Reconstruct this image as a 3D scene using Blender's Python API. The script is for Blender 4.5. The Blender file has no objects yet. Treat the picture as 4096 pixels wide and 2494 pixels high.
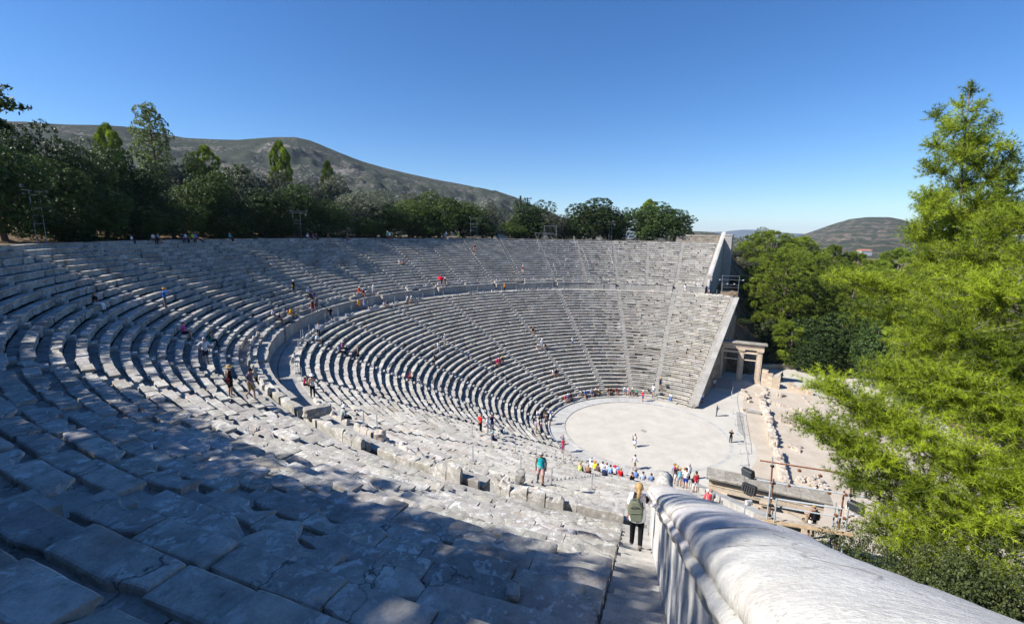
import bpy, bmesh, math, random
import numpy as np
from mathutils import Vector, Matrix, noise as mnoise

random.seed(11)
rng = np.random.default_rng(11)
SC = bpy.context.scene
COL = SC.collection
R = math.radians

# ------------------------------------------------------------------ camera numbers (solved from the photograph)
CAM = np.array([-56.0054, -6.9594, 24.1482])
F_PX, PW, PH = 1833.65, 4096.0, 2494.0
YAW, PIT, ROL = 0.4232, -0.1710, 0.0155
FWD = np.array([math.cos(YAW) * math.cos(PIT), math.sin(YAW) * math.cos(PIT), math.sin(PIT)])
_rt = np.array([math.sin(YAW), -math.cos(YAW), 0.0])
_up = np.cross(_rt, FWD)
RGT = _rt * math.cos(ROL) + _up * math.sin(ROL)
UPV = -_rt * math.sin(ROL) + _up * math.cos(ROL)

def ray(px, py):
    v = FWD + RGT * ((px - PW / 2) / F_PX) - UPV * ((py - PH / 2) / F_PX)
    return v / np.linalg.norm(v)

def at_z(px, py, z):
    v = ray(px, py)
    return CAM + v * ((z - CAM[2]) / v[2])

def at_depth(px, py, d):
    v = FWD + RGT * ((px - PW / 2) / F_PX) - UPV * ((py - PH / 2) / F_PX)
    return CAM + v * d

# ------------------------------------------------------------------ the theatre's measures
LOW_N, LOW_R0, LOW_P = 34, 12.30, 0.7876
LOW_Z0, LOW_DZ = 0.55, 0.3767
UP_N, UP_R1, UP_P = 20, 42.45, 0.7589
UP_Z1, UP_DZ = 14.95, 0.4084
DIA_Z = 12.95                      # walkway level
WALL_R, WALL_Z = 40.62, 14.29
low_r = lambda i: LOW_R0 + i * LOW_P
low_z = lambda i: LOW_Z0 + i * LOW_DZ
up_r = lambda j: UP_R1 + (j - 1) * UP_P
up_z = lambda j: UP_Z1 + (j - 1) * UP_DZ
LOW_STAIRS = [88.7, 72.9, 54.7, 36.1, 18.0, 0.0, -18.0, -36.0, -54.5, -72.6, -89.4]
UP_STAIRS = [88.8, 81.0, 72.9, 64.0, 54.7, 45.3, 36.1, 27.0, 18.0, 9.0, 0.0,
             -9.0, -18.0, -27.0, -36.0, -45.2, -54.5, -63.5, -72.6, -81.0, -89.4]
FAR_PHI, NEAR_PHI = 96.7, -97.57   # inner faces of the two upper end walls
STW = 0.74                         # stair width

def low_end_phi(r):                # inner face of the lower end walls (not radial)
    lo, hi = R(90), R(125)
    for _ in range(40):
        m = (lo + hi) / 2
        x, y = r * math.sin(m), r * math.cos(m)
        if y > -5.04 - (x - 11.06) * 0.187: lo = m
        else: hi = m
    return math.degrees(lo)

def pol(r, phi_deg, z=0.0):
    a = R(phi_deg)
    return (r * math.sin(a), r * math.cos(a), z)

def seat_h(x, y):
    """height of the walked-on surface inside the theatre"""
    r = math.hypot(x, y)
    if r < 11.75: return 0.0
    if r < LOW_R0: return 0.17
    if r < 38.75:
        i = min(LOW_N - 1, int((r - LOW_R0) / LOW_P)); s = r - low_r(i)
        return low_z(i) - (0.0 if s < 0.42 else 0.1)
    if r < WALL_R: return DIA_Z
    if r < 41.25: return WALL_Z
    if r < 41.9: return 14.72
    if r < UP_R1: return 14.5
    if r < 57.6:
        j = min(UP_N, 1 + int((r - UP_R1) / UP_P)); s = r - up_r(j)
        return up_z(j) - (0.0 if s < 0.42 else 0.1)
    return 22.62

def sstep(a, b, x):
    t = np.clip((x - a) / (b - a), 0, 1); return t * t * (3 - 2 * t)

def profile(r):
    return np.interp(r, [0, 11.6, 12.0, 38.2, 38.6, 40.7, 40.8, 41.6, 42.5, 57.3, 58.0, 60.5],
                     [-.06, -.06, .15, 12.75, 12.8, 12.8, 14.0, 14.2, 14.2, 22.3, 22.6, 22.7])

def ground_h(x, y):
    """terrain: scalar or arrays"""
    x = np.asarray(x, float); y = np.asarray(y, float)
    r = np.hypot(x, y); a = np.abs(x)
    ye = np.where(a < 40.5, -5.04 - (a - 11.06) * 0.187 - 0.17, np.where(x > 0, -a * .1175 - .4, -a * 0.1329 - 0.35))
    hill = 22.7 + np.clip(r - 61, 0, 45) * 0.12 * sstep(-30, 40, y) * (1 - sstep(0, 45, x)) - np.clip(r - 64, 0, 90) * .12 * sstep(0, 50, x) - np.clip(r - 120, 0, 400) * .03
    koil = np.where(r < 60.5, profile(r) - 0.35 * ((r > 11.7) & (r < 58)), hill)
    bank = (a - 38) * .36 + (y + 15.5) * 1.0
    bank = np.where(a > 33, bank, np.minimum(bank, -.04))
    bank = np.clip(bank, -0.04, 22.4)
    far = np.clip(r - 75, 0, 1e9)
    val = -0.05 - np.clip(far * .02, 0, 6)
    out = np.maximum(bank * np.exp(-np.clip(a - 75, 0, 1e9) / 60.0), val)
    inside = (y > ye)
    h = np.where(inside & (r > 11.7), koil, out)
    h = np.where((a < 11.06), np.where(inside & (r > 11.7) & (y > -2), koil, -0.05), h)
    # blend the far hillside into the plain beyond the ends
    w = sstep(62, 78, r)
    h = h * (1 - w) + np.where(y > -5, np.maximum(out, hill * sstep(-25, 25, y) + out * (1 - sstep(-25, 25, y))), np.maximum(out, (hill * sstep(-25, 25, y)))) * w
    return h

def seen_point(px, py):
    """first point of the theatre or the ground that a pixel of the photograph shows"""
    v = ray(px, py); t = 2.0
    while t < 260:
        p = CAM + v * t
        a = abs(p[0]); r = math.hypot(p[0], p[1])
        ye = -5.04 - (a - 11.06) * .187 if a < 40.5 else -a * .127
        h = seat_h(p[0], p[1]) if (p[1] > ye - .2 and r < 59.5) else (0.0 if r < 33 or p[1] < ye else float(ground_h(p[0], p[1])))
        if p[2] <= h: return np.array([p[0], p[1], h])
        t += 0.03
    return CAM + v * t

# ------------------------------------------------------------------ materials
def new_mat(name):
    m = bpy.data.materials.new(name); m.use_nodes = True
    nt = m.node_tree
    return m, nt, nt.nodes['Principled BSDF']

def N(nt, kind, **kw):
    n = nt.nodes.new(kind)
    for k, v in kw.items():
        if k in n.inputs: n.inputs[k].default_value = v
        else: setattr(n, k, v)
    return n

def ramp(nt, fac, stops):
    n = nt.nodes.new('ShaderNodeValToRGB'); e = n.color_ramp.elements
    while len(e) < len(stops): e.new(0.5)
    for el, (p, c) in zip(e, stops):
        el.position = p; el.color = (*c, 1) if len(c) == 3 else c
    nt.links.new(fac, n.inputs[0]); return n.outputs[0]

def mixc(nt, fac, a, b, mode='MIX'):
    n = nt.nodes.new('ShaderNodeMix'); n.data_type = 'RGBA'; n.blend_type = mode
    for s, v in ((0, fac), (6, a), (7, b)):
        if hasattr(v, 'is_linked'): nt.links.new(v, n.inputs[s])
        elif s == 0: n.inputs[0].default_value = v
        else: n.inputs[s].default_value = (*v, 1)
    return n.outputs[2]

def coords(nt, scale=1.0, kind='Object'):
    tc = nt.nodes.new('ShaderNodeTexCoord')
    mp = nt.nodes.new('ShaderNodeMapping'); mp.inputs['Scale'].default_value = (scale,) * 3 if not isinstance(scale, tuple) else scale
    nt.links.new(tc.outputs[kind], mp.inputs[0]); return mp.outputs[0]

def noise(nt, vec, scale, detail=5, rough=.6, dist=0.0):
    n = N(nt, 'ShaderNodeTexNoise'); n.inputs['Scale'].default_value = scale; n.inputs['Detail'].default_value = detail
    n.inputs['Roughness'].default_value = rough; n.inputs['Distortion'].default_value = dist
    nt.links.new(vec, n.inputs['Vector']); return n.outputs['Fac']

def bump(nt, bs, h, strength=.4, dist=.02, prev=None):
    b = nt.nodes.new('ShaderNodeBump'); b.inputs['Strength'].default_value = strength; b.inputs['Distance'].default_value = dist
    nt.links.new(h, b.inputs['Height'])
    if prev: nt.links.new(prev, b.inputs['Normal'])
    nt.links.new(b.outputs[0], bs.inputs['Normal']); return b.outputs[0]

def stone_mat(name, lo, mid, hi, lichen=.6, stain=.5, red=0.0, crack=False, rough=.9, bump_s=.5):
    m, nt, bs = new_mat(name); v = coords(nt)
    big = noise(nt, v, .55, 4, .6); med = noise(nt, v, 3.2, 6, .65, .3); fine = noise(nt, v, 26, 5, .7)
    c = ramp(nt, med, [(.28, lo), (.5, mid), (.72, hi)])
    c = mixc(nt, ramp(nt, big, [(.38, (stain,) * 3), (.62, (0, 0, 0))]), c, tuple(k * .62 for k in lo))
    if red:
        c = mixc(nt, ramp(nt, noise(nt, v, .9, 3, .5), [(.56, (0, 0, 0)), (.7, (red,) * 3)]), c, (.40, .27, .20))
    if lichen:
        spots = noise(nt, v, 5.5, 7, .62, .6)
        zone = noise(nt, v, .8, 3, .5)
        msk = mixc(nt, 1.0, ramp(nt, spots, [(.555, (0, 0, 0)), (.58, (lichen,) * 3)]), ramp(nt, zone, [(.40, (0.05,) * 3), (.56, (1, 1, 1))]), 'MULTIPLY')
        sp2 = noise(nt, v, 2.4, 8, .7, .4)
        msk = mixc(nt, 1.0, msk, ramp(nt, sp2, [(.60, (0, 0, 0)), (.625, (lichen * .9,) * 3)]), 'LIGHTEN')
        c = mixc(nt, msk, c, (.68, .68, .65))
        dk = noise(nt, v, 9, 6, .7, .4)
        c = mixc(nt, ramp(nt, dk, [(.60, (0, 0, 0)), (.68, (.55,) * 3)]), c, tuple(k * .38 for k in lo))
    c = mixc(nt, .35, c, ramp(nt, fine, [(.3, (.35,) * 3), (.7, (1, 1, 1))]), 'MULTIPLY')
    at = nt.nodes.new('ShaderNodeAttribute'); at.attribute_name = 'tint'
    c = mixc(nt, 1.0, c, at.outputs['Color'], 'MULTIPLY')
    h = mixc(nt, .5, med, fine)
    if crack:
        vo = nt.nodes.new('ShaderNodeTexVoronoi'); vo.feature = 'DISTANCE_TO_EDGE'; vo.inputs['Scale'].default_value = .75
        wv = N(nt, 'ShaderNodeVectorMath', operation='ADD'); nt.links.new(v, wv.inputs[0])
        nz = nt.nodes.new('ShaderNodeTexNoise'); nz.inputs['Scale'].default_value = 2.2; nz.inputs['Detail'].default_value = 4
        nt.links.new(v, nz.inputs['Vector']); nt.links.new(nz.outputs['Color'], wv.inputs[1]); nt.links.new(wv.outputs[0], vo.inputs['Vector'])
        zn = noise(nt, v, .6, 2)
        ck = mixc(nt, 1.0, ramp(nt, vo.outputs['Distance'], [(0, (1, 1, 1)), (.016, (0, 0, 0))]), ramp(nt, zn, [(.5, (0, 0, 0)), (.6, (1, 1, 1))]), 'MULTIPLY')
        c = mixc(nt, ck, c, tuple(k * .3 for k in lo))
    nt.links.new(c, bs.inputs['Base Color']); bs.inputs['Roughness'].default_value = rough
    bs.inputs['Specular IOR Level'].default_value = .15
    bump(nt, bs, h, bump_s, .03)
    return m

def plain(name, col, rough=.8, metal=0.0, spec=.3, var=.15, scale=8, bump_s=0.0):
    m, nt, bs = new_mat(name)
    v = coords(nt); n = noise(nt, v, scale, 4)
    c = ramp(nt, n, [(.3, tuple(k * (1 - var) for k in col)), (.7, tuple(min(1, k * (1 + var)) for k in col))])
    nt.links.new(c, bs.inputs['Base Color'])
    bs.inputs['Roughness'].default_value = rough; bs.inputs['Metallic'].default_value = metal
    bs.inputs['Specular IOR Level'].default_value = spec
    if bump_s: bump(nt, bs, n, bump_s, .01)
    return m

def leaf_mat(name, dark, light, transl=.3, rough=.55, spec=.35):
    m, nt, bs = new_mat(name)
    at = nt.nodes.new('ShaderNodeAttribute'); at.attribute_name = 'tint'
    oi = nt.nodes.new('ShaderNodeObjectInfo')
    sep = nt.nodes.new('ShaderNodeSeparateColor'); nt.links.new(at.outputs['Color'], sep.inputs[0])
    c = mixc(nt, sep.outputs[0], dark, light)
    hv = nt.nodes.new('ShaderNodeHueSaturation')
    mr = nt.nodes.new('ShaderNodeMapRange'); mr.inputs['To Min'].default_value = .66; mr.inputs['To Max'].default_value = 1.25
    nt.links.new(oi.outputs['Random'], mr.inputs['Value']); nt.links.new(mr.outputs[0], hv.inputs['Value']); nt.links.new(c, hv.inputs['Color'])
    c = hv.outputs[0]
    nt.links.new(c, bs.inputs['Base Color']); bs.inputs['Roughness'].default_value = rough
    bs.inputs['Specular IOR Level'].default_value = spec
    tr = nt.nodes.new('ShaderNodeBsdfTranslucent'); nt.links.new(c, tr.inputs['Color'])
    mx = nt.nodes.new('ShaderNodeMixShader'); mx.inputs[0].default_value = transl
    nt.links.new(bs.outputs[0], mx.inputs[1]); nt.links.new(tr.outputs[0], mx.inputs[2])
    nt.links.new(mx.outputs[0], nt.nodes['Material Output'].inputs['Surface'])
    return m

M = {}
M['seat'] = stone_mat('seat_limestone', (.30, .285, .26), (.48, .455, .415), (.60, .57, .52), lichen=.85, stain=.45, red=.35, crack=True)
M['seat_low'] = stone_mat('lower_seat_limestone', (.35, .33, .295), (.54, .51, .46), (.65, .615, .555), lichen=.5, stain=.35, red=.5)
M['step'] = stone_mat('step_stone', (.34, .325, .30), (.44, .42, .385), (.52, .50, .46), lichen=.12, stain=.3)
M['marble'] = stone_mat('coping_marble', (.54, .515, .495), (.68, .66, .635), (.77, .755, .73), lichen=.35, stain=.22, bump_s=.8, crack=True)
M['slab'] = stone_mat('walkway_slab', (.30, .285, .265), (.40, .385, .355), (.46, .44, .41), lichen=.2, stain=.3)
M['pale_slab'] = stone_mat('pale_paving', (.42, .41, .39), (.50, .49, .465), (.56, .55, .52), lichen=.1, stain=.15)
M['white_wall'] = stone_mat('white_wall_stone', (.42, .40, .36), (.55, .53, .49), (.66, .64, .60), lichen=.4, stain=.3)
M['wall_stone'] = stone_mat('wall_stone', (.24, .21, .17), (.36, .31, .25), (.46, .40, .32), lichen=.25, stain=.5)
M['gate'] = stone_mat('gate_limestone', (.50, .395, .285), (.64, .52, .395), (.74, .63, .50), lichen=.2, stain=.3)
M['rubble'] = stone_mat('rubble_limestone', (.42, .34, .27), (.55, .47, .39), (.64, .57, .50), lichen=.3, stain=.2)
M['steel'] = plain('galvanised_steel', (.42, .46, .50), .5, .3, .5, .2, 20)
M['rust'] = plain('rusty_steel', (.20, .085, .045), .8, .2, .3, .4, 14)
M['plank'] = plain('weathered_plank', (.36, .27, .17), .85, 0, .2, .3, 5)
M['ramp'] = plain('grey_boards', (.34, .30, .26), .9, 0, .2, .25, 6)
M['black'] = plain('black_housing', (.02, .022, .026), .5, 0, .4, .2, 8)
M['glass'] = plain('lamp_glass', (.05, .06, .07), .12, 0, .6, .1, 4)
M['lamp'] = plain('lamp_housing_grey', (.55, .57, .6), .4, .2, .5, .1, 6)
M['rope'] = plain('pale_rope', (.50, .48, .44), .9, 0, .1, .2, 30)
M['bark'] = plain('bark', (.13, .105, .085), .95, 0, .1, .4, 9, .6)
M['bark_pale'] = plain('pale_bark', (.30, .28, .25), .9, 0, .1, .35, 9, .5)
M['pole'] = plain('dark_pole', (.06, .045, .035), .9, 0, .1, .2, 9)
M['oak'] = leaf_mat('oak_leaves', (.022, .042, .012), (.085, .140, .030), .25, .5, .25)
M['oak2'] = leaf_mat('bay_leaves', (.035, .060, .014), (.125, .180, .034), .28, .5, .25)
M['olive'] = leaf_mat('olive_leaves', (.085, .100, .060), (.215, .230, .155), .28, .55, .3)
M['pine'] = leaf_mat('pine_needles', (.06, .10, .010), (.37, .46, .030), .30, .5, .2)
M['pine2'] = leaf_mat('far_pine_needles', (.065, .10, .014), (.33, .42, .045), .28, .55, .12)
M['poplar'] = leaf_mat('poplar_leaves', (.08, .115, .03), (.22, .27, .07), .35, .5, .25)
M['scrub'] = leaf_mat('bush_leaves', (.030, .045, .016), (.100, .125, .035), .25, .55, .3)

def ground_material():
    m, nt, bs = new_mat('earth_and_grass'); v = coords(nt)
    big = noise(nt, v, .09, 5, .6); med = noise(nt, v, .9, 6, .65); fine = noise(nt, v, 9, 5, .7)
    c = ramp(nt, big, [(.35, (.17, .125, .085)), (.5, (.20, .14, .09)), (.65, (.15, .13, .075))])
    c = mixc(nt, ramp(nt, med, [(.45, (0, 0, 0)), (.7, (.7,) * 3)]), c, (.24, .17, .115))
    c = mixc(nt, ramp(nt, noise(nt, v, .35, 6, .7), [(.5, (0, 0, 0)), (.6, (.8,) * 3)]), c, (.05, .055, .025))
    c = mixc(nt, .5, c, ramp(nt, fine, [(.3, (.45,) * 3), (.7, (1, 1, 1))]), 'MULTIPLY')
    nt.links.new(c, bs.inputs['Base Color']); bs.inputs['Roughness'].default_value = .95; bs.inputs['Specular IOR Level'].default_value = .05
    bump(nt, bs, mixc(nt, .5, med, fine), .6, .08)
    return m

def sand_material(name, a, b, spots, scale=.5):
    m, nt, bs = new_mat(name); v = coords(nt)
    big = noise(nt, v, scale, 5, .65); fine = noise(nt, v, 14, 6, .75)
    c = ramp(nt, big, [(.35, a), (.65, b)])
    c = mixc(nt, ramp(nt, noise(nt, v, 2.3, 7, .7), [(.55, (0, 0, 0)), (.72, (spots,) * 3)]), c, tuple(k * .55 for k in a))
    c = mixc(nt, .25, c, ramp(nt, fine, [(.3, (.5,) * 3), (.7, (1, 1, 1))]), 'MULTIPLY')
    nt.links.new(c, bs.inputs['Base Color']); bs.inputs['Roughness'].default_value = .95; bs.inputs['Specular IOR Level'].default_value = .08
    bump(nt, bs, fine, .35, .02)
    return m
M['ground'] = ground_material()
M['sand'] = sand_material('orchestra_earth', (.475, .44, .385), (.56, .525, .465), .2, .45)
M['stage'] = sand_material('stage_earth', (.44, .375, .30), (.53, .465, .385), .35, .45)
M['parodos'] = sand_material('path_earth', (.47, .44, .385), (.55, .52, .46), .15, .3)

def hill_material(name, earth, rock, scrub, size=1.0, cover=.5, bands=0.0):
    m, nt, bs = new_mat(name); v = coords(nt)
    sp = noise(nt, v, .09 / size, 8, .75); med = noise(nt, v, .02 / size, 6, .65); big = noise(nt, v, .006 / size, 4, .6)
    c = ramp(nt, med, [(.35, earth), (.65, tuple(k * .75 for k in earth))])
    c = mixc(nt, ramp(nt, noise(nt, v, .05 / size, 7, .7, .6), [(.56, (0, 0, 0)), (.62, (.8,) * 3)]), c, rock)
    add = N(nt, 'ShaderNodeMath', operation='ADD'); nt.links.new(sp, add.inputs[0])
    ms = N(nt, 'ShaderNodeMath', operation='MULTIPLY'); ms.inputs[1].default_value = .55; nt.links.new(big, ms.inputs[0]); nt.links.new(ms.outputs[0], add.inputs[1])
    t = .78 - .25 * (cover - .5)
    c = mixc(nt, ramp(nt, add.outputs[0], [(t - .04, (0, 0, 0)), (t + .03, (1, 1, 1))]), c, scrub)
    if bands:
        w = nt.nodes.new('ShaderNodeTexWave'); w.bands_direction = 'Z'; w.inputs['Scale'].default_value = bands; w.inputs['Distortion'].default_value = 9; w.inputs['Detail'].default_value = 4
        nt.links.new(v, w.inputs['Vector'])
        c = mixc(nt, ramp(nt, w.outputs['Fac'], [(.72, (0, 0, 0)), (.88, (.35,) * 3)]), c, (.27, .20, .16))
    nt.links.new(c, bs.inputs['Base Color']); bs.inputs['Roughness'].default_value = 1; bs.inputs['Specular IOR Level'].default_value = 0
    bump(nt, bs, sp, 1.0, 5.0 * size)
    return m
M['hill'] = hill_material('scrub_mountain', (.19, .172, .156), (.32, .31, .30), (.056, .064, .050), .42, .80)
M['hill2'] = hill_material('far_scrub_hill', (.20, .165, .14), (.31, .295, .28), (.060, .070, .056), 1.0, .95, .035)
M['hill3'] = hill_material('distant_range', (.12, .12, .12), (.2, .2, .2), (.05, .06, .05), 6, .5)

_tint_cache = {}
def cloth(hexc):
    if hexc not in _tint_cache:
        c = [((int(hexc[i:i + 2], 16) / 255.0 + .055) / 1.055) ** 2.4 for i in (0, 2, 4)]
        _tint_cache[hexc] = plain('cloth_' + hexc, tuple(min(.8, k) for k in c), .9, 0, .15, .12, 30)
    return _tint_cache[hexc]
M['skin'] = plain('skin', (.46, .27, .19), .6, 0, .3, .06, 20)
M['skin2'] = plain('tanned_skin', (.33, .18, .115), .6, 0, .3, .06, 20)
M['eye'] = plain('eye_dark', (.02, .015, .012), .3)
HAIR = {k: plain('hair_' + k, c, .6, 0, .35, .35, 40) for k, c in dict(dark=(.022, .016, .012), brown=(.075, .042, .022), blond=(.38, .25, .11), grey=(.36, .35, .34), red=(.16, .045, .02)).items()}

def striped(name, cols, scale, axis='Z', second=None):
    m, nt, bs = new_mat(name); v = coords(nt)
    w = nt.nodes.new('ShaderNodeTexWave'); w.bands_direction = axis; w.inputs['Scale'].default_value = scale
    nt.links.new(v, w.inputs['Vector'])
    c = ramp(nt, w.outputs['Fac'], [(i / len(cols), k) for i, k in enumerate(cols)])
    nt.nodes[-1].color_ramp.interpolation = 'CONSTANT'
    if second:
        w2 = nt.nodes.new('ShaderNodeTexWave'); w2.bands_direction = 'Y'; w2.inputs['Scale'].default_value = scale * .8
        nt.links.new(v, w2.inputs['Vector'])
        c = mixc(nt, ramp(nt, w2.outputs['Fac'], [(.6, (0, 0, 0)), (.62, (.6,) * 3)]), c, second)
    nt.links.new(c, bs.inputs['Base Color']); bs.inputs['Roughness'].default_value = .9
    return m
M['plaid'] = striped('plaid_cloth', [(.05, .05, .07), (.25, .03, .05), (.5, .5, .52), (.03, .03, .05)], 2.6, 'Z', (.03, .03, .06))
M['stripes'] = striped('blue_white_stripes', [(.62, .66, .72), (.12, .22, .42), (.66, .7, .75)], 3.0)
M['stripes_dark'] = striped('navy_white_stripes', [(.03, .035, .07), (.6, .6, .6)], 6.0)
M['straw'] = striped('straw_hat_bands', [(.42, .30, .13), (.08, .05, .03), (.50, .37, .17)], 9.0)
M['bluegreen_print'] = striped('blue_print', [(.1, .2, .45), (.5, .6, .7), (.06, .1, .3)], 5.0, 'DIAGONAL')
M['brown_print'] = striped('brown_print', [(.10, .05, .05), (.3, .18, .15), (.05, .03, .05)], 5.0, 'DIAGONAL')

# ------------------------------------------------------------------ mesh building
class MB:
    def __init__(self): self.v = []; self.f = []; self.m = []; self.t = []
    def add(self, verts, faces, mat=0, tint=1.0):
        o = len(self.v)
        self.v.extend(tuple(p) for p in verts)
        self.f.extend(tuple(i + o for i in f) for f in faces)
        self.m.extend([mat] * len(faces))
        if np.isscalar(tint): tint = (tint, tint, tint)
        self.t.extend([tint] * len(verts))
    def box(self, c, s, rot=0.0, mat=0, tint=1.0, tilt=None, jit=0.0, bev=0.0):
        hx, hy, hz = s[0] / 2, s[1] / 2, s[2] / 2
        if bev:
            P = []
            for (k, zz) in ((1, -hz), (1, -hz + bev), (1, hz - bev), (0, hz)):
                b = 0 if k else bev
                for (sx, sy) in ((-1, -1), (1, -1), (1, 1), (-1, 1)):
                    P.append((sx * (hx - b), sy * (hy - b), zz))
            Fc = [(3, 2, 1, 0), (12, 13, 14, 15)]
            for L in range(3):
                for i in range(4): Fc.append((L * 4 + i, L * 4 + (i + 1) % 4, L * 4 + 4 + (i + 1) % 4, L * 4 + 4 + i))
        else:
            P = [(sx * hx, sy * hy, sz * hz) for sz in (-1, 1) for (sx, sy) in ((-1, -1), (1, -1), (1, 1), (-1, 1))]
            Fc = [(3, 2, 1, 0), (4, 5, 6, 7), (0, 1, 5, 4), (1, 2, 6, 5), (2, 3, 7, 6), (3, 0, 4, 7)]
        mt = Matrix.Rotation(rot, 3, 'Z')
        if tilt is not None: mt = mt @ tilt
        V = []
        for p in P:
            q = Vector(p)
            if jit: q += Vector((random.uniform(-jit, jit) for _ in range(3)))
            V.append(tuple(mt @ q + Vector(c)))
        self.add(V, Fc, mat, tint)
    def tube(self, pts, rad, n=6, mat=0, tint=1.0, cap=True):
        pts = [Vector(p) for p in pts]
        if np.isscalar(rad): rad = [rad] * len(pts)
        V = []; Fc = []
        t0 = (pts[1] - pts[0]).normalized()
        a = t0.orthogonal().normalized()
        for i, p in enumerate(pts):
            d = (pts[min(i + 1, len(pts) - 1)] - pts[max(i - 1, 0)]).normalized()
            a = (a - d * a.dot(d)).normalized(); b = d.cross(a)
            for k in range(n):
                ang = 2 * math.pi * k / n
                V.append(p + (a * math.cos(ang) + b * math.sin(ang)) * rad[i])
        for i in range(len(pts) - 1):
            for k in range(n):
                Fc.append((i * n + k, i * n + (k + 1) % n, (i + 1) * n + (k + 1) % n, (i + 1) * n + k))
        if cap: Fc += [tuple(range(n - 1, -1, -1)), tuple(range((len(pts) - 1) * n, len(pts) * n))]
        self.add(V, Fc, mat, tint)
    def rock(self, c, s, mat=0, tint=1.0, sub=2, rough=.16, rot=None):
        bm = bmesh.new(); bmesh.ops.create_cube(bm, size=1.0)
        bmesh.ops.subdivide_edges(bm, edges=bm.edges[:], cuts=sub, use_grid_fill=True)
        off = Vector((random.uniform(-50, 50) for _ in range(3)))
        rz = Matrix.Rotation(random.uniform(0, 6.28) if rot is None else rot, 3, 'Z')
        V = []
        for v in bm.verts:
            q = v.co.copy(); L = q.length
            q = q.lerp(q.normalized() * .58, .35)
            q += q.normalized() * mnoise.noise(q * 2.3 + off) * rough * 2
            V.append(rz @ Vector((q.x * s[0], q.y * s[1], q.z * s[2])) + Vector(c))
        self.add(V, [[w.index for w in f.verts] for f in bm.faces], mat, tint); bm.free()
    def build(self, name, mats, parent=None, smooth=False, loc=None):
        me = bpy.data.meshes.new(name)
        off = np.array(parent.location if parent is not None and parent.get('_w', 1) else (0, 0, 0)) if loc is None else np.array(loc)
        V = np.array(self.v, dtype=np.float32)
        if parent is not None or loc is not None: V = V - off.astype(np.float32)
        me.from_pydata(V.tolist(), [], self.f)
        if not isinstance(mats, (list, tuple)): mats = [mats]
        for mm in mats: me.materials.append(mm)
        if len(mats) > 1: me.polygons.foreach_set('material_index', np.array(self.m, dtype=np.int32))
        at = me.attributes.new('tint', 'FLOAT_COLOR', 'POINT')
        T = np.ones((len(V), 4), np.float32); T[:, :3] = np.array(self.t, np.float32); at.data.foreach_set('color', T.ravel())
        if smooth: me.polygons.foreach_set('use_smooth', np.ones(len(me.polygons), bool))
        me.update()
        o = bpy.data.objects.new(name, me); COL.objects.link(o)
        if parent is not None: o.parent = parent
        elif loc is not None: o.location = loc
        return o

def mesh_np(name, V, Fq, mats, tint=None, mat_idx=None, smooth=False):
    """fast mesh from numpy: V (n,3), Fq (m,k)"""
    me = bpy.data.meshes.new(name); k = Fq.shape[1]; m = len(Fq)
    me.vertices.add(len(V)); me.vertices.foreach_set('co', np.ascontiguousarray(V, np.float32).ravel())
    me.loops.add(m * k); me.loops.foreach_set('vertex_index', np.ascontiguousarray(Fq, np.int32).ravel())
    me.polygons.add(m); me.polygons.foreach_set('loop_start', np.arange(0, m * k, k, dtype=np.int32))
    me.polygons.foreach_set('loop_total', np.full(m, k, np.int32))
    if not isinstance(mats, (list, tuple)): mats = [mats]
    for mm in mats: me.materials.append(mm)
    if mat_idx is not None: me.polygons.foreach_set('material_index', mat_idx.astype(np.int32))
    if smooth: me.polygons.foreach_set('use_smooth', np.ones(m, bool))
    me.update(calc_edges=True)
    at = me.attributes.new('tint', 'FLOAT_COLOR', 'POINT')
    T = np.ones((len(V), 4), np.float32)
    if tint is not None: T[:, :3] = tint.reshape(len(V), -1)
    at.data.foreach_set('color', T.ravel())
    return me

def link(name, me, parent=None, loc=(0, 0, 0), rz=0.0, sc=None):
    o = bpy.data.objects.new(name, me); COL.objects.link(o); o.location = loc; o.rotation_euler = (0, 0, rz)
    if sc is not None: o.scale = sc if isinstance(sc, tuple) else (sc,) * 3
    if parent is not None: o.parent = parent
    return o

def tag(o, label, cat, group=None):
    o['label'] = label; o['category'] = cat
    if group: o['group'] = group
    return o

def thing(name, label, cat, loc=(0, 0, 0), rz=0.0, group=None, sc=None):
    o = bpy.data.objects.new(name, None); COL.objects.link(o)
    o.location = loc; o.rotation_euler = (0, 0, rz); o.empty_display_size = .3
    if sc is not None: o.scale = sc if isinstance(sc, tuple) else (sc,) * 3
    return tag(o, label, cat, group)

def struct(o): o['kind'] = 'structure'; return o

def local(name, mb, mats, parent, smooth=False):
    """a part whose vertices are already in its thing's own space"""
    return mb.build(name, mats, parent, smooth, loc=(0, 0, 0)) if False else _local(name, mb, mats, parent, smooth)
def _local(name, mb, mats, parent, smooth=False):
    o = mb.build(name, mats, None, smooth); o.parent = parent; return o

ORD = ['first', 'second', 'third', 'fourth', 'fifth', 'sixth', 'seventh', 'eighth', 'ninth', 'tenth', 'eleventh', 'twelfth', 'thirteenth',
       'fourteenth', 'fifteenth', 'sixteenth', 'seventeenth', 'eighteenth', 'nineteenth', 'twentieth', 'twenty-first', 'twenty-second', 'twenty-third']
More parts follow.
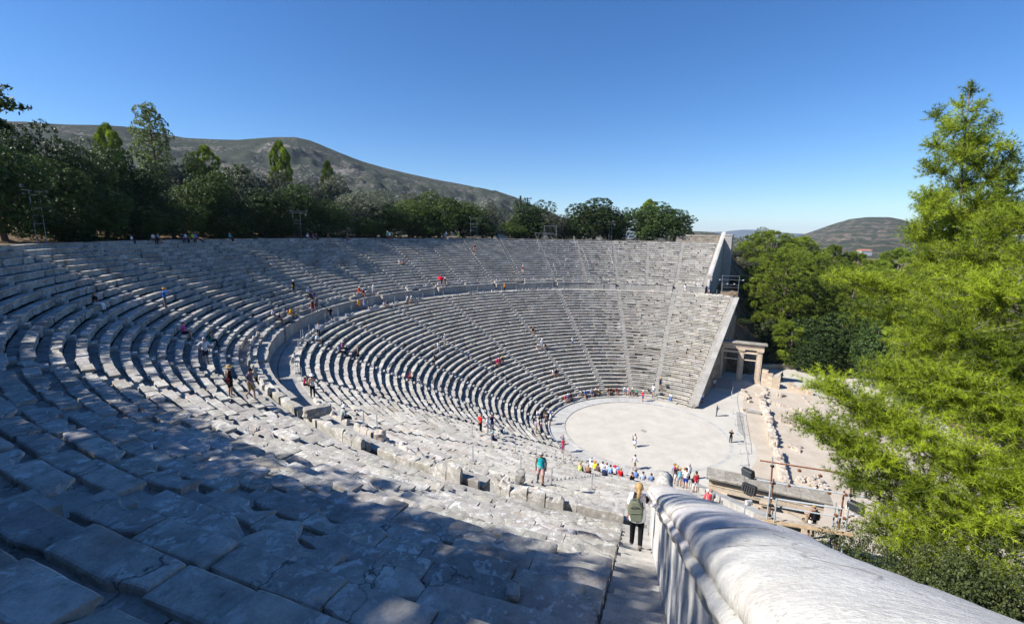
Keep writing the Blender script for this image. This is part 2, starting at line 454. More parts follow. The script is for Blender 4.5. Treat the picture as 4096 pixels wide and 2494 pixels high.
# ================================================================== ground, floors
def build_ground():
    rr = np.concatenate([np.arange(0, 84, .42), 84 * (7000 / 84.0) ** (np.linspace(0, 1, 70)[1:])])
    na = 1100; aa = np.linspace(0, 2 * np.pi, na, endpoint=False)
    RR, AA = np.meshgrid(rr, aa, indexing='ij')
    X = RR * np.sin(AA); Y = RR * np.cos(AA); Z = ground_h(X, Y)
    big = np.clip((RR - 60) / 40, 0, 1)
    Z = Z + big * (np.sin(X * .11 + 1.3) * np.cos(Y * .09) * .6) * (RR < 2000)
    bankm = (np.abs(X) > 33) & (Z > .5) & (Y < 0) | (RR > 61) & (Y > 0)
    Z = Z + np.where(bankm, np.sin(X * 1.9 + np.sin(Y * 1.3) * 2) * np.cos(Y * 2.3 + X * .7) * .14, 0)
    Z = np.where(RR > 600, Z - (RR - 600) * .004, Z)
    V = np.stack([X, Y, Z], -1).reshape(-1, 3); n = len(rr)
    i = np.arange(n - 1)[:, None] * na; j = np.arange(na)[None, :]; j2 = (j + 1) % na
    Fq = np.stack([i + j, i + j2, i + na + j2, i + na + j], -1).reshape(-1, 4)
    struct(link('ground', mesh_np('ground', V, Fq, M['ground'], smooth=True)))
build_ground()

def ring_sheet(name, r0, r1, z, mat, phi0=-180, phi1=180, joints=0, seg=180, thick=0.0, rad=1, jz=0.0):
    mb = MB(); n = max(2, int(seg * (phi1 - phi0) / 360))
    if joints: n = joints
    for k in range(n):
        a0 = phi0 + (phi1 - phi0) * k / n; a1 = phi0 + (phi1 - phi0) * (k + 1) / n
        t = random.uniform(.86, 1.06) if joints else 1.0
        g = math.degrees(.006 / r1) if joints else 0
        zz = z + random.uniform(-jz, jz)
        sub = 1 if not joints else max(1, int((a1 - a0) / 2.0))
        for q in range(sub):
            b0 = a0 + g + (a1 - a0 - 2 * g) * q / sub; b1 = a0 + g + (a1 - a0 - 2 * g) * (q + 1) / sub
            V = [pol(r0, b0, zz), pol(r1, b0, zz), pol(r1, b1, zz), pol(r0, b1, zz)]; Fc = [(0, 3, 2, 1)]
            if thick:
                V += [pol(r0, b0, zz - thick), pol(r1, b0, zz - thick), pol(r1, b1, zz - thick), pol(r0, b1, zz - thick)]
                Fc += [(0, 1, 5, 4), (1, 2, 6, 5), (2, 3, 7, 6), (3, 0, 4, 7)]
            mb.add(V, Fc, 0, t)
    return struct(mb.build(name, mat))

mb = MB(); mb.add([(-23, -36, 0), (47, -36, 0), (47, -4, 0), (-23, -4, 0)], [(0, 1, 2, 3)]); mb.add([(-12.2, -4, 0), (12.2, -4, 0), (12.2, 12.2, 0), (-12.2, 12.2, 0)], [(0, 1, 2, 3)])
struct(mb.build('path', M['parodos']))
mb = MB(); mb.add([(-22, -34, .004), (26, -34, .004), (26, -11.7, .004), (-22, -11.7, .004)], [(0, 1, 2, 3)]); struct(mb.build('stage_ground', M['stage']))
ring_sheet('orchestra_floor', 0.001, 9.70, .035, M['sand'])
ring_sheet('orchestra_kerb', 9.77, 10.16, .085, M['pale_slab'], -97, 96, joints=64, thick=.12)
ring_sheet('orchestra_kerb', 9.77, 10.16, .042, M['pale_slab'], 96, 263, joints=50, thick=.01)
ring_sheet('gutter_path', 10.18, 11.80, .020, M['pale_slab'], -94, 88, joints=52, thick=.02)
mb = MB()
for k in range(24): 
    a0, a1 = k * 15, k * 15 + 15
    mb.add([(0, 0, .085), pol(.36, a0, .085), pol(.36, a1, .085), pol(.38, a0, .03), pol(.38, a1, .03)], [(0, 1, 2), (1, 3, 4, 2)], 0, .95)
tag(mb.build('round_stone', M['slab']), 'small round grey stone set in the centre of the orchestra floor', 'stone')
ring_sheet('step', 11.76, 12.45, .17, M['seat_low'], -102, 104, joints=70, thick=.3, jz=.012)
ring_sheet('walkway', 38.70, 39.90, DIA_Z, M['slab'], -104, 104, joints=92, thick=.3, jz=.008)
ring_sheet('walkway', 39.97, 40.70, DIA_Z + .01, M['slab'], -104, 104, joints=110, thick=.3, jz=.008)
ring_sheet('walkway', 41.85, 42.60, 14.50, M['slab'], NEAR_PHI, FAR_PHI, joints=96, thick=.3, jz=.01)

mb = MB()
for (r0, z0, r1, z1) in ((9.69, .036, 9.775, .037), (10.155, .040, 12.6, .003)):
    for k in range(60):
        a0, a1 = 97 + 166 * k / 60, 97 + 166 * (k + 1) / 60
        mb.add([pol(r0, a0, z0), pol(r1, a0, z1), pol(r1, a1, z1), pol(r0, a1, z0)], [(0, 3, 2, 1)])
struct(mb.build('path', M['parodos']))
# ================================================================== seats
SEAT_PROF = lambda h: [(.06, -h), (.085, -.15), (.05, -.085), (.0, -.065), (.0, -.018), (.018, 0.0), (.405, 0.004), (.425, -.014), (.43, -.12), (.43, -h)]
def dense_prof(h):
    P = [(.06, -h), (.08, -.26), (.085, -.15), (.05, -.085), (.005, -.066), (.0, -.04), (.004, -.016), (.02, 0.0)]
    P += [(s, .003) for s in (.09, .17, .25, .33, .39)] + [(.415, -.004), (.43, -.03), (.432, -.13), (.43, -h)]
    return P

def dist_cam(r, phi):
    x, y, _ = pol(r, math.degrees(phi)); return math.hypot(x - CAM[0], y - CAM[1])

def blocks_row(mb, r, z, h, p0, p1, pitch, wear=1.0, tread=True, top_tint=1.0):
    """one curved bench between two stairs, laid in separate blocks"""
    if p1 <= p0: return
    pm = (p0 + p1) / 2
    L = (p1 - p0) * r
    n = max(1, int(round(L / random.uniform(1.05, 1.55))))
    cuts = [p0 + (p1 - p0) * (k + (random.uniform(-.22, .22) if 0 < k < n else 0)) / n for k in range(n + 1)]
    tz = random.uniform(-.012, .012)
    for k in range(n):
        a0, a1 = cuts[k], cuts[k + 1]
        D = min(dist_cam(r, a0), dist_cam(r, a1), dist_cam(r, (a0 + a1) / 2))
        lvl = 2 if D < 21 else (1 if D < 48 else 0)
        g = (.010 if lvl == 2 else .014) * random.uniform(.3, 1.4) / r
        a0 += g; a1 -= g
        w = (a1 - a0) * r
        cols = {0: max(2, int(w / .8) + 1), 1: max(4, int(w / .3) + 1), 2: max(8, int(w / .10) + 1)}[lvl]
        P = dense_prof(h) if lvl == 2 else SEAT_PROF(h)
        ds = random.gauss(0, .016) * wear; dz = tz + random.gauss(0, .010) * wear
        tl = random.gauss(0, .010) * wear
        if lvl == 2: ds *= 1.5; dz += random.gauss(0, .009); tl *= 1.4
        tb_ = random.gauss(0, .025) if lvl == 2 else random.gauss(0, .015)
        t = random.uniform(.80, 1.12) * top_tint
        tt = (t, t * random.uniform(.985, 1.01), t * random.uniform(.95, 1.02))
        brk0 = brk1 = 0.0
        if random.random() < (.34 if lvl == 2 else .20) * wear: brk0 = random.uniform(.05, .26)
        if random.random() < (.34 if lvl == 2 else .20) * wear: brk1 = random.uniform(.05, .26)
        bl = random.uniform(.12, .45)
        mid_b = random.random() < (.22 if lvl == 2 else .10) * wear; mb_c = random.uniform(.25, .75) * w; mb_d = random.uniform(.04, .16); mb_w = random.uniform(.1, .35)
        back_b = random.random() < (.35 if lvl == 2 else .15) * wear; bk_e = random.random() < .5; bk_d = random.uniform(.03, .11)
        seed = random.uniform(0, 100)
        V = []
        for c in range(cols):
            u = c / (cols - 1)
            if lvl == 2: u = .5 - .5 * math.cos(math.pi * u) if cols > 6 and False else u
            a = a0 + (a1 - a0) * u; q = u * w
            e = 0.0
            if brk0: e = max(e, brk0 * max(0, 1 - q / bl) ** .6)
            if brk1: e = max(e, brk1 * max(0, 1 - (w - q) / bl) ** .6)
            if mid_b: e = max(e, mb_d * max(0, 1 - abs(q - mb_c) / mb_w) ** .5)
            if lvl: e += .012 * wear * mnoise.noise(Vector((q * 3.1 + seed, r, 0)))
            be = 0.0
            if back_b: be = bk_d * max(0, 1 - (q if bk_e else w - q) / bl) ** .6
            dead = min(q, w - q)
            for (s, zz) in P:
                # the front part takes the chips, the rear part its own
                f = max(0.0, 1 - s / .42)
                s2 = s + ds + e * f - be * (1 - f)
                z2 = z + (zz + dz if zz > -.2 else zz) + tl * (u - .5) * 2 + tb_ * (s - .2)
                if e and zz > -.03 and s < .1: z2 -= e * .25
                rr_ = r + s2
                if lvl == 2:
                    p = Vector(pol(rr_, math.degrees(a), z2))
                    nn = mnoise.noise(p * 1.8) * .020 + mnoise.noise(p * 5.5) * .011 + mnoise.noise(p * 15.0) * .005
                    ed = max(0, 1 - dead / .05) * (.014 + .03 * max(0, mnoise.noise(p * 3.3))) + (max(0, .03 - abs(s - .0)) + 0) * .2 * abs(mnoise.noise(p * 5))
                    p.z += (nn if zz > -.1 else nn * .3) - (ed if zz > -.03 else 0)
                    rr2 = math.hypot(p.x, p.y); k2 = (rr2 + (nn * .8 if zz < -.005 else 0)) / rr2
                    V.append((p.x * k2, p.y * k2, p.z))
                else:
                    V.append(pol(rr_, math.degrees(a), z2))
        m = len(P); Fc = []
        for c in range(cols - 1):
            for i in range(m - 1):
                Fc.append((c * m + i, c * m + i + 1, (c + 1) * m + i + 1, (c + 1) * m + i))
        Fc += [tuple(range(m - 1, -1, -1)), tuple(range((cols - 1) * m, cols * m))]
        mb.add(V, Fc, 0, tt)
    if not tread: return
    # foot tread behind the seat
    D = dist_cam(r, pm); D = min(D, dist_cam(r, p0), dist_cam(r, p1))
    n = max(1, int(L / (1.4 if D < 48 else 2.2)))
    for k in range(n):
        a0 = p0 + (p1 - p0) * k / n; a1 = p0 + (p1 - p0) * (k + 1) / n
        DD = dist_cam(r, (a0 + a1) / 2); lvl = 2 if DD < 21 else 0
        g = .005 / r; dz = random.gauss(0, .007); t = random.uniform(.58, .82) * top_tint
        ns = 1 if lvl == 0 else 10; na_ = 2 if lvl == 0 else 14
        S = [.10 + (pitch + .05 - .10) * i / ns for i in range(ns + 1)]
        V = []
        for c in range(na_):
            a = a0 + g + (a1 - a0 - 2 * g) * c / (na_ - 1)
            for s in S:
                p = pol(r + s, math.degrees(a), z - .12 + dz)
                if lvl: pv = Vector(p); p = (p[0], p[1], p[2] + mnoise.noise(pv * 2.7) * .014 + mnoise.noise(pv * 9) * .006)
                V.append(p)
        m = ns + 1
        Fc = [(c * m + i, (c + 1) * m + i, (c + 1) * m + i + 1, c * m + i + 1) for c in range(na_ - 1) for i in range(ns)]
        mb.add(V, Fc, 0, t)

def throne_backs(mb, r, z, p0, p1, keep, hmax):
    L = (p1 - p0) * r; n = max(1, int(L / .62))
    run = random.random() < keep
    for k in range(n):
        if random.random() < .35: run = random.random() < keep
        if not run: continue
        a0 = p0 + (p1 - p0) * (k + .03) / n; a1 = p0 + (p1 - p0) * (k + .97) / n
        near = dist_cam(r, a0) < 30
        cols = 7 if near else 3
        h0 = random.uniform(.12, 1) * hmax; h1 = random.uniform(.12, 1) * hmax
        sd = random.uniform(0, 90); V = []
        for c in range(cols):
            u = c / (cols - 1); a = a0 + (a1 - a0) * u
            hh = max(.05, h0 * (1 - u) + h1 * u + mnoise.noise(Vector((u * 4 + sd, 0, 0))) * .12)
            for (s, zz) in ((.40, -.2), (.44, hh * .6), (.48, hh), (.58, hh * .94), (.64, hh * .4), (.66, -.2)):
                V.append(pol(r + s, math.degrees(a), z + zz))
        m = 6
        Fc = [(c * m + i, c * m + i + 1, (c + 1) * m + i + 1, (c + 1) * m + i) for c in range(cols - 1) for i in range(m - 1)]
        Fc += [tuple(range(m - 1, -1, -1)), tuple(range((cols - 1) * m, cols * m))]
        mb.add(V, Fc, 0, random.uniform(.85, 1.15))

def bench_wedge(tier, k, total, bounds, rows):
    a, b = bounds
    lab_t = 'lower' if tier == 'low' else 'upper'
    if k == 0: where = 'against the far end wall'
    elif k == total - 1: where = 'at the near end below the camera' if tier == 'low' else 'at the near end beside the marble balustrade'
    else: where = f'{ORD[k]} from the far end wall'
    if tier == 'low': cz = low_z(0) - .38; rm = LOW_R0
    else: cz = WALL_Z; rm = 41.3
    th = thing('seating_wedge', f'{lab_t} tier wedge of curved grey stone benches, {where}', 'seating',
               pol(rm, (a(rm) + b(rm)) / 2, cz), group=f'{lab_t} tier wedges of stone benches')
    mat = M['seat_low'] if tier == 'low' else M['seat']
    for (r, z, h, kind) in rows:
        p0, p1 = R(a(r)), R(b(r))
        mb = MB()
        if kind == 'row':
            blocks_row(mb, r, z, h, p0, p1, LOW_P if tier == 'low' else UP_P, 1.3 if tier == 'low' else 1.0)
        elif kind == 'throne':
            blocks_row(mb, r, z, h, p0, p1, .5, 1.8, tread=False)
            throne_backs(mb, r, z, p0, p1, (.62 if (tier == 'low' and k >= total - 4) else .5), .46 if (tier == 'low' and k >= total - 4) else .48)
        mb.build('bench_row', mat, th)
    return th

def bound(phi, half):            # radial stair edge
    return lambda r: phi + math.degrees(half / r)
rows_low = [(low_r(i), low_z(i), .38, 'row' if i < LOW_N - 1 else 'throne') for i in range(LOW_N)]
rows_up = [(41.25, 14.72, .45, 'throne')] + [(up_r(j), up_z(j), .43, 'row') for j in range(1, UP_N + 1)]
HW = STW / 2
lows = [lambda r: low_end_phi(r) - math.degrees((STW + .02) / r)] + [None] * 0
n_low = len(LOW_STAIRS) + 1
for k in range(n_low):
    hi = (lambda r: low_end_phi(r) - math.degrees((STW + .02) / r)) if k == 0 else bound(LOW_STAIRS[k - 1], -HW)
    lo = (lambda r: -low_end_phi(r) + math.degrees((STW + .02) / r)) if k == n_low - 1 else bound(LOW_STAIRS[k], HW)
    bench_wedge('low', k, n_low, (lo, hi), rows_low)
n_up = len(UP_STAIRS) + 1
for k in range(n_up):
    hi = (lambda r: FAR_PHI - math.degrees((STW + .04) / r)) if k == 0 else bound(UP_STAIRS[k - 1], -HW)
    lo = (lambda r: NEAR_PHI + math.degrees((STW + .06) / r)) if k == n_up - 1 else bound(UP_STAIRS[k], HW)
    bench_wedge('up', k, n_up, (lo, hi), rows_up)

# ================================================================== stairs
def stair_strip(mb, prof, phic, half):
    """prof: list of (r, z) of the stepped line; phic(r) centre angle"""
    near = dist_cam(prof[len(prof) // 2][0], R(phic(prof[len(prof) // 2][0]))) < 16
    m = 11 if near else 2
    pts = []
    for (r, z) in prof:
        w = math.degrees(half / r)
        row = []
        for c in range(m):
            u = c / (m - 1) * 2 - 1
            p = pol(r, phic(r) + w * u, z)
            if near:
                pv = Vector(p); p = (p[0], p[1], p[2] - .012 * (1 - u * u) + mnoise.noise(pv * 4) * .008)
            row.append(p)
        pts.append(row)
    for i in range(len(prof) - 1):
        V = pts[i] + pts[i + 1]
        Fc = [(c, c + 1, m + c + 1, m + c) for c in range(m - 1)]
        if abs(prof[i][1] - prof[i + 1][1]) < .01:
            for e in (0, m - 1):
                p, q = pts[i][e], pts[i + 1][e]
                mb.add([p, q, (q[0], q[1], q[2] - .5), (p[0], p[1], p[2] - .5)], [(0, 1, 2, 3)], 0, .9)
        mb.add(V, Fc, 0, random.uniform(.84, 1.08) if abs(prof[i][1] - prof[i + 1][1]) < .01 else random.uniform(.8, .95))

def step_prof(rows, pitch, dz, drop=.10):
    P = []
    for (r, z) in rows:
        b = z - drop
        P += [(r - pitch / 2 + .12, b - dz), (r - pitch / 2 + .12, b - dz / 2), (r + .12, b - dz / 2), (r + .12, b)]
    P.append((rows[-1][0] + pitch + .03, rows[-1][1] - drop))
    return P
prof_low = [(12.2, .17)] + step_prof([(low_r(i), low_z(i)) for i in range(LOW_N)], LOW_P, LOW_DZ)
prof_low = [(r, max(z, .17)) for r, z in prof_low]
prof_low[-1] = (38.8, DIA_Z + .02)
prof_up_short = [(42.0, 14.51)] + step_prof([(up_r(j), up_z(j)) for j in range(1, UP_N + 1)], UP_P, UP_DZ)
flight = []
for q in range(5):
    flight += [(40.45 + q * .28, DIA_Z + .27 * q), (40.45 + q * .28, DIA_Z + .27 * (q + 1))]
prof_up_long = [(40.4, DIA_Z)] + flight + prof_up_short
def stairway(tier, k, total, prof, phic, half):
    lab = 'lower' if tier == 'low' else 'upper'
    if k == 0: w = 'along the far end wall'
    elif k == total - 1: w = 'beside the near marble balustrade' if tier == 'up' else 'along the near lower end wall'
    else: w = f'{ORD[k]} from the far end wall'
    mb = MB(); stair_strip(mb, prof, phic, half)
    o = mb.build('stairway', M['step'], loc=pol(prof[0][0], phic(prof[0][0]), prof[0][1]))
    tag(o, f'narrow stone stairway climbing the {lab} tier, {w}', 'stairs', f'stairways of the {lab} tier')
allow = [None] + LOW_STAIRS + [None]
for k, ph in enumerate(allow):
    if k == 0: fc = lambda r: low_end_phi(r) - math.degrees(HW / r)
    elif k == len(allow) - 1: fc = lambda r: -low_end_phi(r) + math.degrees(HW / r)
    else: fc = (lambda ph: lambda r: ph)(ph)
    stairway('low', k, len(allow), prof_low, fc, HW + .01)
allup = [None] + UP_STAIRS + [None]
for k, ph in enumerate(allup):
    if k == 0: fc = lambda r: FAR_PHI - math.degrees((HW + .01) / r)
    elif k == len(allup) - 1: fc = lambda r: NEAR_PHI + math.degrees((HW + .02) / r)
    else: fc = (lambda ph: lambda r: ph)(ph)
    aligned = ph is not None and any(abs(ph - q) < .3 for q in LOW_STAIRS)
    stairway('up', k, len(allup), prof_up_long if aligned else prof_up_short, fc, HW + .01)

# ================================================================== wall of the middle walkway
def walkway_walls():
    edges = [FAR_PHI] + LOW_STAIRS + [NEAR_PHI]
    for k in range(len(edges) - 1):
        hi, lo = edges[k], edges[k + 1]
        hi -= math.degrees((.40 if k else .02) / WALL_R); lo += math.degrees((.40 if k < len(edges) - 2 else .02) / WALL_R)
        where = 'next to the far end wall' if k == 0 else ('next to the near end post' if k == len(edges) - 2 else f'{ORD[k]} stretch from the far end wall')
        th = thing('slab_wall', f'low wall of upright grey slabs behind the middle walkway, {where}', 'wall', pol(WALL_R, (hi + lo) / 2, DIA_Z), group='slab walls of the middle walkway')
        mb = MB(); L = R(hi - lo) * WALL_R; n = max(2, int(L / 1.15))
        for i in range(n):
            a0 = lo + (hi - lo) * i / n + .02; a1 = lo + (hi - lo) * (i + 1) / n - .02
            t = random.uniform(.82, 1.1); d = random.gauss(0, .02)
            near = dist_cam(WALL_R, R(a0)) < 30; nc = 5 if near else 2
            V = []
            for c in range(nc):
                a = a0 + (a1 - a0) * c / (nc - 1)
                for (s, z) in ((.0, -.2), (-.03, .14), (.0, .15), (.0 + d, 1.16), (.5, 1.16), (.5, -.2)):
                    V.append(pol(WALL_R + s, a, DIA_Z + z))
            Fc = [(c * 6 + q, c * 6 + q + 1, (c + 1) * 6 + q + 1, (c + 1) * 6 + q) for c in range(nc - 1) for q in range(5)]
            Fc += [tuple(range(5, -1, -1)), tuple(range((nc - 1) * 6, nc * 6))]
            mb.add(V, Fc, 0, t)
        mb.build('wall_slabs', M['slab'], th)
        mb = MB(); n = max(2, int(L / 1.5))
        for i in range(n):
            if random.random() < .12: continue
            a0 = lo + (hi - lo) * i / n + .01; a1 = lo + (hi - lo) * (i + 1) / n - .01
            nc = 9 if dist_cam(WALL_R, R(a0)) < 34 else 3
            e0 = random.uniform(-.06, .02); V = []
            dz = random.gauss(0, .015); ch = random.random() < .4; chd = random.uniform(.05, .25)
            for c in range(nc):
                a = a0 + (a1 - a0) * c / (nc - 1); u = c / (nc - 1)
                e = (chd * max(0, 1 - u / .35) if ch else 0) + .03 * mnoise.noise(Vector((a * 14, i, 3)))
                for (s, z) in ((.0 + e0 + e, -.14), (-.06 + e0 + e, -.12), (-.07 + e0 + e, -.03), (-.05 + e0 + e, .0), (.66, .0), (.66, -.16)):
                    V.append(pol(WALL_R + s, a, WALL_Z + z + dz))
            Fc = [(c * 6 + q, c * 6 + q + 1, (c + 1) * 6 + q + 1, (c + 1) * 6 + q) for c in range(nc - 1) for q in range(5)]
            Fc += [tuple(range(5, -1, -1)), tuple(range((nc - 1) * 6, nc * 6))]
            mb.add(V, Fc, 0, random.uniform(.85, 1.12))
        mb.build('wall_coping', M['slab'], th)
walkway_walls()

# ================================================================== end walls of the upper tier
def SL(r): return 14.29 + (r - 41.0) * .5305
def upper_end_wall(phi, label, near):
    d = np.array([math.sin(R(phi)), math.cos(R(phi)), 0]); n = np.array([-d[1], d[0], 0])
    if n[1] > 0: n = -n
    def P(r, off, z): q = d * r + n * off; return (q[0], q[1], z)
    th = thing('end_wall', label, 'wall', P(43, .35, 13), group='end walls of the upper tier')
    # body in courses
    mb = MB(); r = 43.1
    while r < 58.6:
        r2 = min(58.6, r + random.uniform(1.0, 1.5)); g = .006
        m = 6 if near else 2
        V = []
        for c in range(m):
            q = r + g + (r2 - r - 2 * g) * c / (m - 1)
            for (o, h) in ((0, -1.6), (0, .10), (0.0, .92), (.70, .92), (.74, .5), (.80, -2.6)):
                V.append(P(q, o, SL(q) + h if h > -2 else max(0.0, SL(q) - (3.2 if near else 9.0))))
        Fc = [(c * 6 + i, c * 6 + i + 1, (c + 1) * 6 + i + 1, (c + 1) * 6 + i) for c in range(m - 1) for i in range(5)]
        Fc += [tuple(range(5, -1, -1)), tuple(range((m - 1) * 6, m * 6))]
        mb.add(V, Fc, 0, random.uniform(.9, 1.06)); r = r2
    mb.build('wall_body', M['marble'] if near else M['slab'], th)
    # coping: fascia, hollow moulding, rounded top
    prof = [(0, .90), (-.06, .925), (-.065, 1.07), (-.085, 1.085), (-.125, 1.10), (-.15, 1.125), (-.155, 1.155), (-.13, 1.185), (-.10, 1.205)]
    for k in range(0, 19):
        a = math.pi * (1 - k / 18.0)
        prof.append((.34 + .46 * math.cos(a) * (1 if k else 1), 1.215 + .225 * math.sin(a) ** .8))
    prof += [(.78, 1.12), (.72, 1.0), (.68, .90)]
    r = 43.0; i = 0
    lens = [1.25, 1.75, 1.9, 1.85, 1.9, 1.8, 2.0, 1.9, 1.9] if near else [1.6] * 10
    for Lk in lens:
        r2 = min(58.7, r + Lk)
        if r2 - r < .3: break
        mb = MB(); m = 22 if near else 3; V = []; t = random.uniform(.92, 1.05); tn = (t, t * random.uniform(.965, 1.0), t * random.uniform(.93, 1.0))
        if near and i == 0: tn = (1.0, .90, .83)
        dz = random.gauss(0, .008); do = random.gauss(0, .008)
        for c in range(m):
            u = c / (m - 1); q = r + .016 + (r2 - r - .032) * u
            ed = max(0, 1 - min(u, 1 - u) * (r2 - r) / .02) * .008
            for (o, h) in prof:
                z = SL(q) + h + dz - (ed if h > .95 else 0); oo = o + do + (ed if o < .3 else -ed)
                if near:
                    pv = Vector(P(q, oo, z)); nn = mnoise.noise(pv * 1.4) * .018 + mnoise.noise(pv * 4.5) * .011 + mnoise.noise(pv * 15) * .006
                    z += nn if h > 1.1 else nn * .3; oo += nn * .4
                V.append(P(q, oo, z))
        w = len(prof)
        Fc = [(c * w + j, c * w + (j + 1) % w, (c + 1) * w + (j + 1) % w, (c + 1) * w + j) for c in range(m - 1) for j in range(w)]
        mb.add(V, Fc, 0, tn); mb.add(V[:w], [tuple(range(w - 1, -1, -1))], 0, tn); mb.add(V[-w:], [tuple(range(w))], 0, tn)
        o = mb.build('coping_block', M['marble'] if near else M['pale_slab'], th, smooth=near)
        r = r2; i += 1
    # end post
    mb = MB(); V = []; nz = 26; nk = 20
    zt = 16.95 if near else 15.7
    for a in range(nz):
        u = a / (nz - 1); z = 12.7 + (zt - 12.7) * u
        sh = 1.0 if u < .93 else max(.05, (1 - ((u - .93) / .0701) ** 2.6)) ** .5
        for k in range(nk):
            t = 2 * math.pi * k / nk
            ex = .55 if near else .6
            cx = math.copysign(abs(math.cos(t)) ** ex, math.cos(t)); sx = math.copysign(abs(math.sin(t)) ** ex, math.sin(t))
            rr, oo = 42.55 + cx * .45 * sh, .33 + sx * .27 * sh
            p = Vector(P(rr, oo, z))
            if near: rough = (mnoise.noise(p * 3.2) * .05 + mnoise.noise(p * 9) * .03) * (1 if u > .5 else .4)
            else: rough = 0
            p = Vector(P(rr + cx * rough, oo + sx * rough, z + rough * .6)); V.append(tuple(p))
    Fc = [(a * nk + k, a * nk + (k + 1) % nk, (a + 1) * nk + (k + 1) % nk, (a + 1) * nk + k) for a in range(nz - 1) for k in range(nk)]
    Fc.append(tuple(range((nz - 1) * nk, nz * nk)))
    mb.add(V, Fc)
    mb.build('post', M['post'] if near else M['white_wall'], th, smooth=near)
    if not near:
        mb = MB()
        for (ra, rb, o0, o1, zb) in ((56.3, 58.9, .8, 2.3, 6.0),):
            V = [P(ra, o0, zb), P(rb, o0, zb), P(rb, o1, zb), P(ra, o1, zb)]
            zt = SL(57.2) + 1.35
            V += [P(ra, o0, zt), P(rb, o0, zt), P(rb, o1, zt), P(ra, o1, zt)]
            mb.add(V, [(0, 1, 5, 4), (1, 2, 6, 5), (2, 3, 7, 6), (3, 0, 4, 7), (4, 5, 6, 7)])
            mb.add([P(ra - .1, o0, zt + .002), P(rb + .1, o0, zt + .002), P(rb + .1, o1 + .12, zt + .002), P(ra - .1, o1 + .12, zt + .002),
                    P(ra - .1, o0, zt + .28), P(rb + .1, o0, zt + .28), P(rb + .1, o1 + .12, zt + .28), P(ra - .1, o1 + .12, zt + .28)],
                   [(3, 2, 1, 0), (0, 1, 5, 4), (1, 2, 6, 5), (2, 3, 7, 6), (3, 0, 4, 7), (4, 5, 6, 7)], 0, 1.1)
        mb.build('buttress', M['slab'], th)
M['post'] = stone_mat('weathered_post', (.30, .28, .25), (.46, .44, .40), (.56, .54, .50), lichen=.9, stain=.5, bump_s=.9)
upper_end_wall(NEAR_PHI, 'near marble balustrade wall with rounded coping sloping down beside the stairs', True)
upper_end_wall(FAR_PHI, 'far upper end wall with pale sloping coping and grey buttress', False)

# wall closing the top row at the far end
mb = MB()
for crs in range(4):
    a = 87.2
    while a < FAR_PHI - .1:
        a2 = min(FAR_PHI - .05, a + random.uniform(1.1, 1.9))
        t = random.uniform(.8, 1.1); z0 = 22.5 + crs * .46; z1 = z0 + .455; d = random.gauss(0, .015)
        r0 = 58.2 + d - (.1 if crs == 3 else 0)
        V = [pol(rr, aa, zz) for zz in (z0, z1) for (rr, aa) in ((r0, a + .01), (59.0, a + .01), (59.0, a2 - .01), (r0, a2 - .01))]
        if not (crs == 3 and a < 88.4): mb.add(V, [(3, 2, 1, 0), (4, 5, 6, 7), (0, 1, 5, 4), (1, 2, 6, 5), (2, 3, 7, 6), (3, 0, 4, 7)], 0, t)
        a = a2
tag(mb.build('back_wall', M['wall_stone'], loc=pol(58.6, 92, 22.5)), 'rough stone wall behind the top row where it meets the far end wall', 'wall')

# ================================================================== end walls of the lower tier
def lower_end_wall(sg, label):
    A = np.array([11.06, -5.04]); B = np.array([36.9, -9.87]); d = (B - A) / np.linalg.norm(B - A); n = np.array([d[1], -d[0]])
    Ltot = np.linalg.norm(B - A)
    def P(s, off, z): q = A + d * s + n * off; return (sg * q[0], q[1], z)
    def top(s): 
        q = A + d * s; return low_z(0) + (math.hypot(*q) - LOW_R0) * LOW_DZ / LOW_P + .22
    th = thing('lower_end_wall', label, 'wall', P(0, .5, 0), group='end walls of the lower tier')
    mb = MB(); s = 0.0
    while s < Ltot:
        s2 = min(Ltot, s + random.uniform(1.3, 2.0))
        V = []
        for q in (s + .006, s2 - .006):
            for (o, h) in ((.0, -.7), (-.01, -.02), (.03, .0), (.78, .0), (.81, -.03), (.81, -.22), (.74, -.24)):
                V.append(P(q, o, top(q) + h))
        Fc = [(i, i + 1, 7 + i + 1, 7 + i) for i in range(6)] + [(6, 5, 4, 3, 2, 1, 0), tuple(range(7, 14))]
        mb.add(V, Fc, 0, random.uniform(.86, 1.08)); s = s2
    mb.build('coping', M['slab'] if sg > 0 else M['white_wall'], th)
    mb = MB()
    zc = 0.0
    while zc < 13.4:
        s = random.uniform(-1, 0)
        while s < Ltot + 3:
            s2 = s + random.uniform(.9, 1.7)
            a, b = max(0, s), min(Ltot + (2.0 if zc < 9 else .0), s2)
            if b - a > .1:
                o = .34 + random.gauss(0, .018)
                ta = top(min(a, Ltot)) - .23; tb = top(min(b, Ltot)) - .23
                za, zb = min(zc + .555, ta), min(zc + .555, tb)
                if max(za, zb) > zc + .02:
                    if ta < zc: a = a + (b - a) * (zc + .01 - ta) / max(1e-6, tb - ta); za = zc + .01
                    if b - a < .03: s = s2; continue
                    V = [P(a + .006, o, zc), P(b - .006, o, zc), P(b - .006, o, zb), P(a + .006, o, za), P(a + .006, .02, zc), P(b - .006, .02, zc), P(b - .006, .02, zb), P(a + .006, .02, za)]
                    mb.add(V, [(0, 1, 2, 3), (0, 4, 7, 3), (1, 2, 6, 5), (3, 2, 6, 7), (0, 1, 5, 4)], 0, random.uniform(.74, 1.12))
            s = s2
        zc += .56
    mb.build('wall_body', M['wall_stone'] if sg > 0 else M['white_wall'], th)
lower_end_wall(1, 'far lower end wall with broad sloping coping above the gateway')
lower_end_wall(-1, 'near lower end wall with broad white coping below the scaffold')

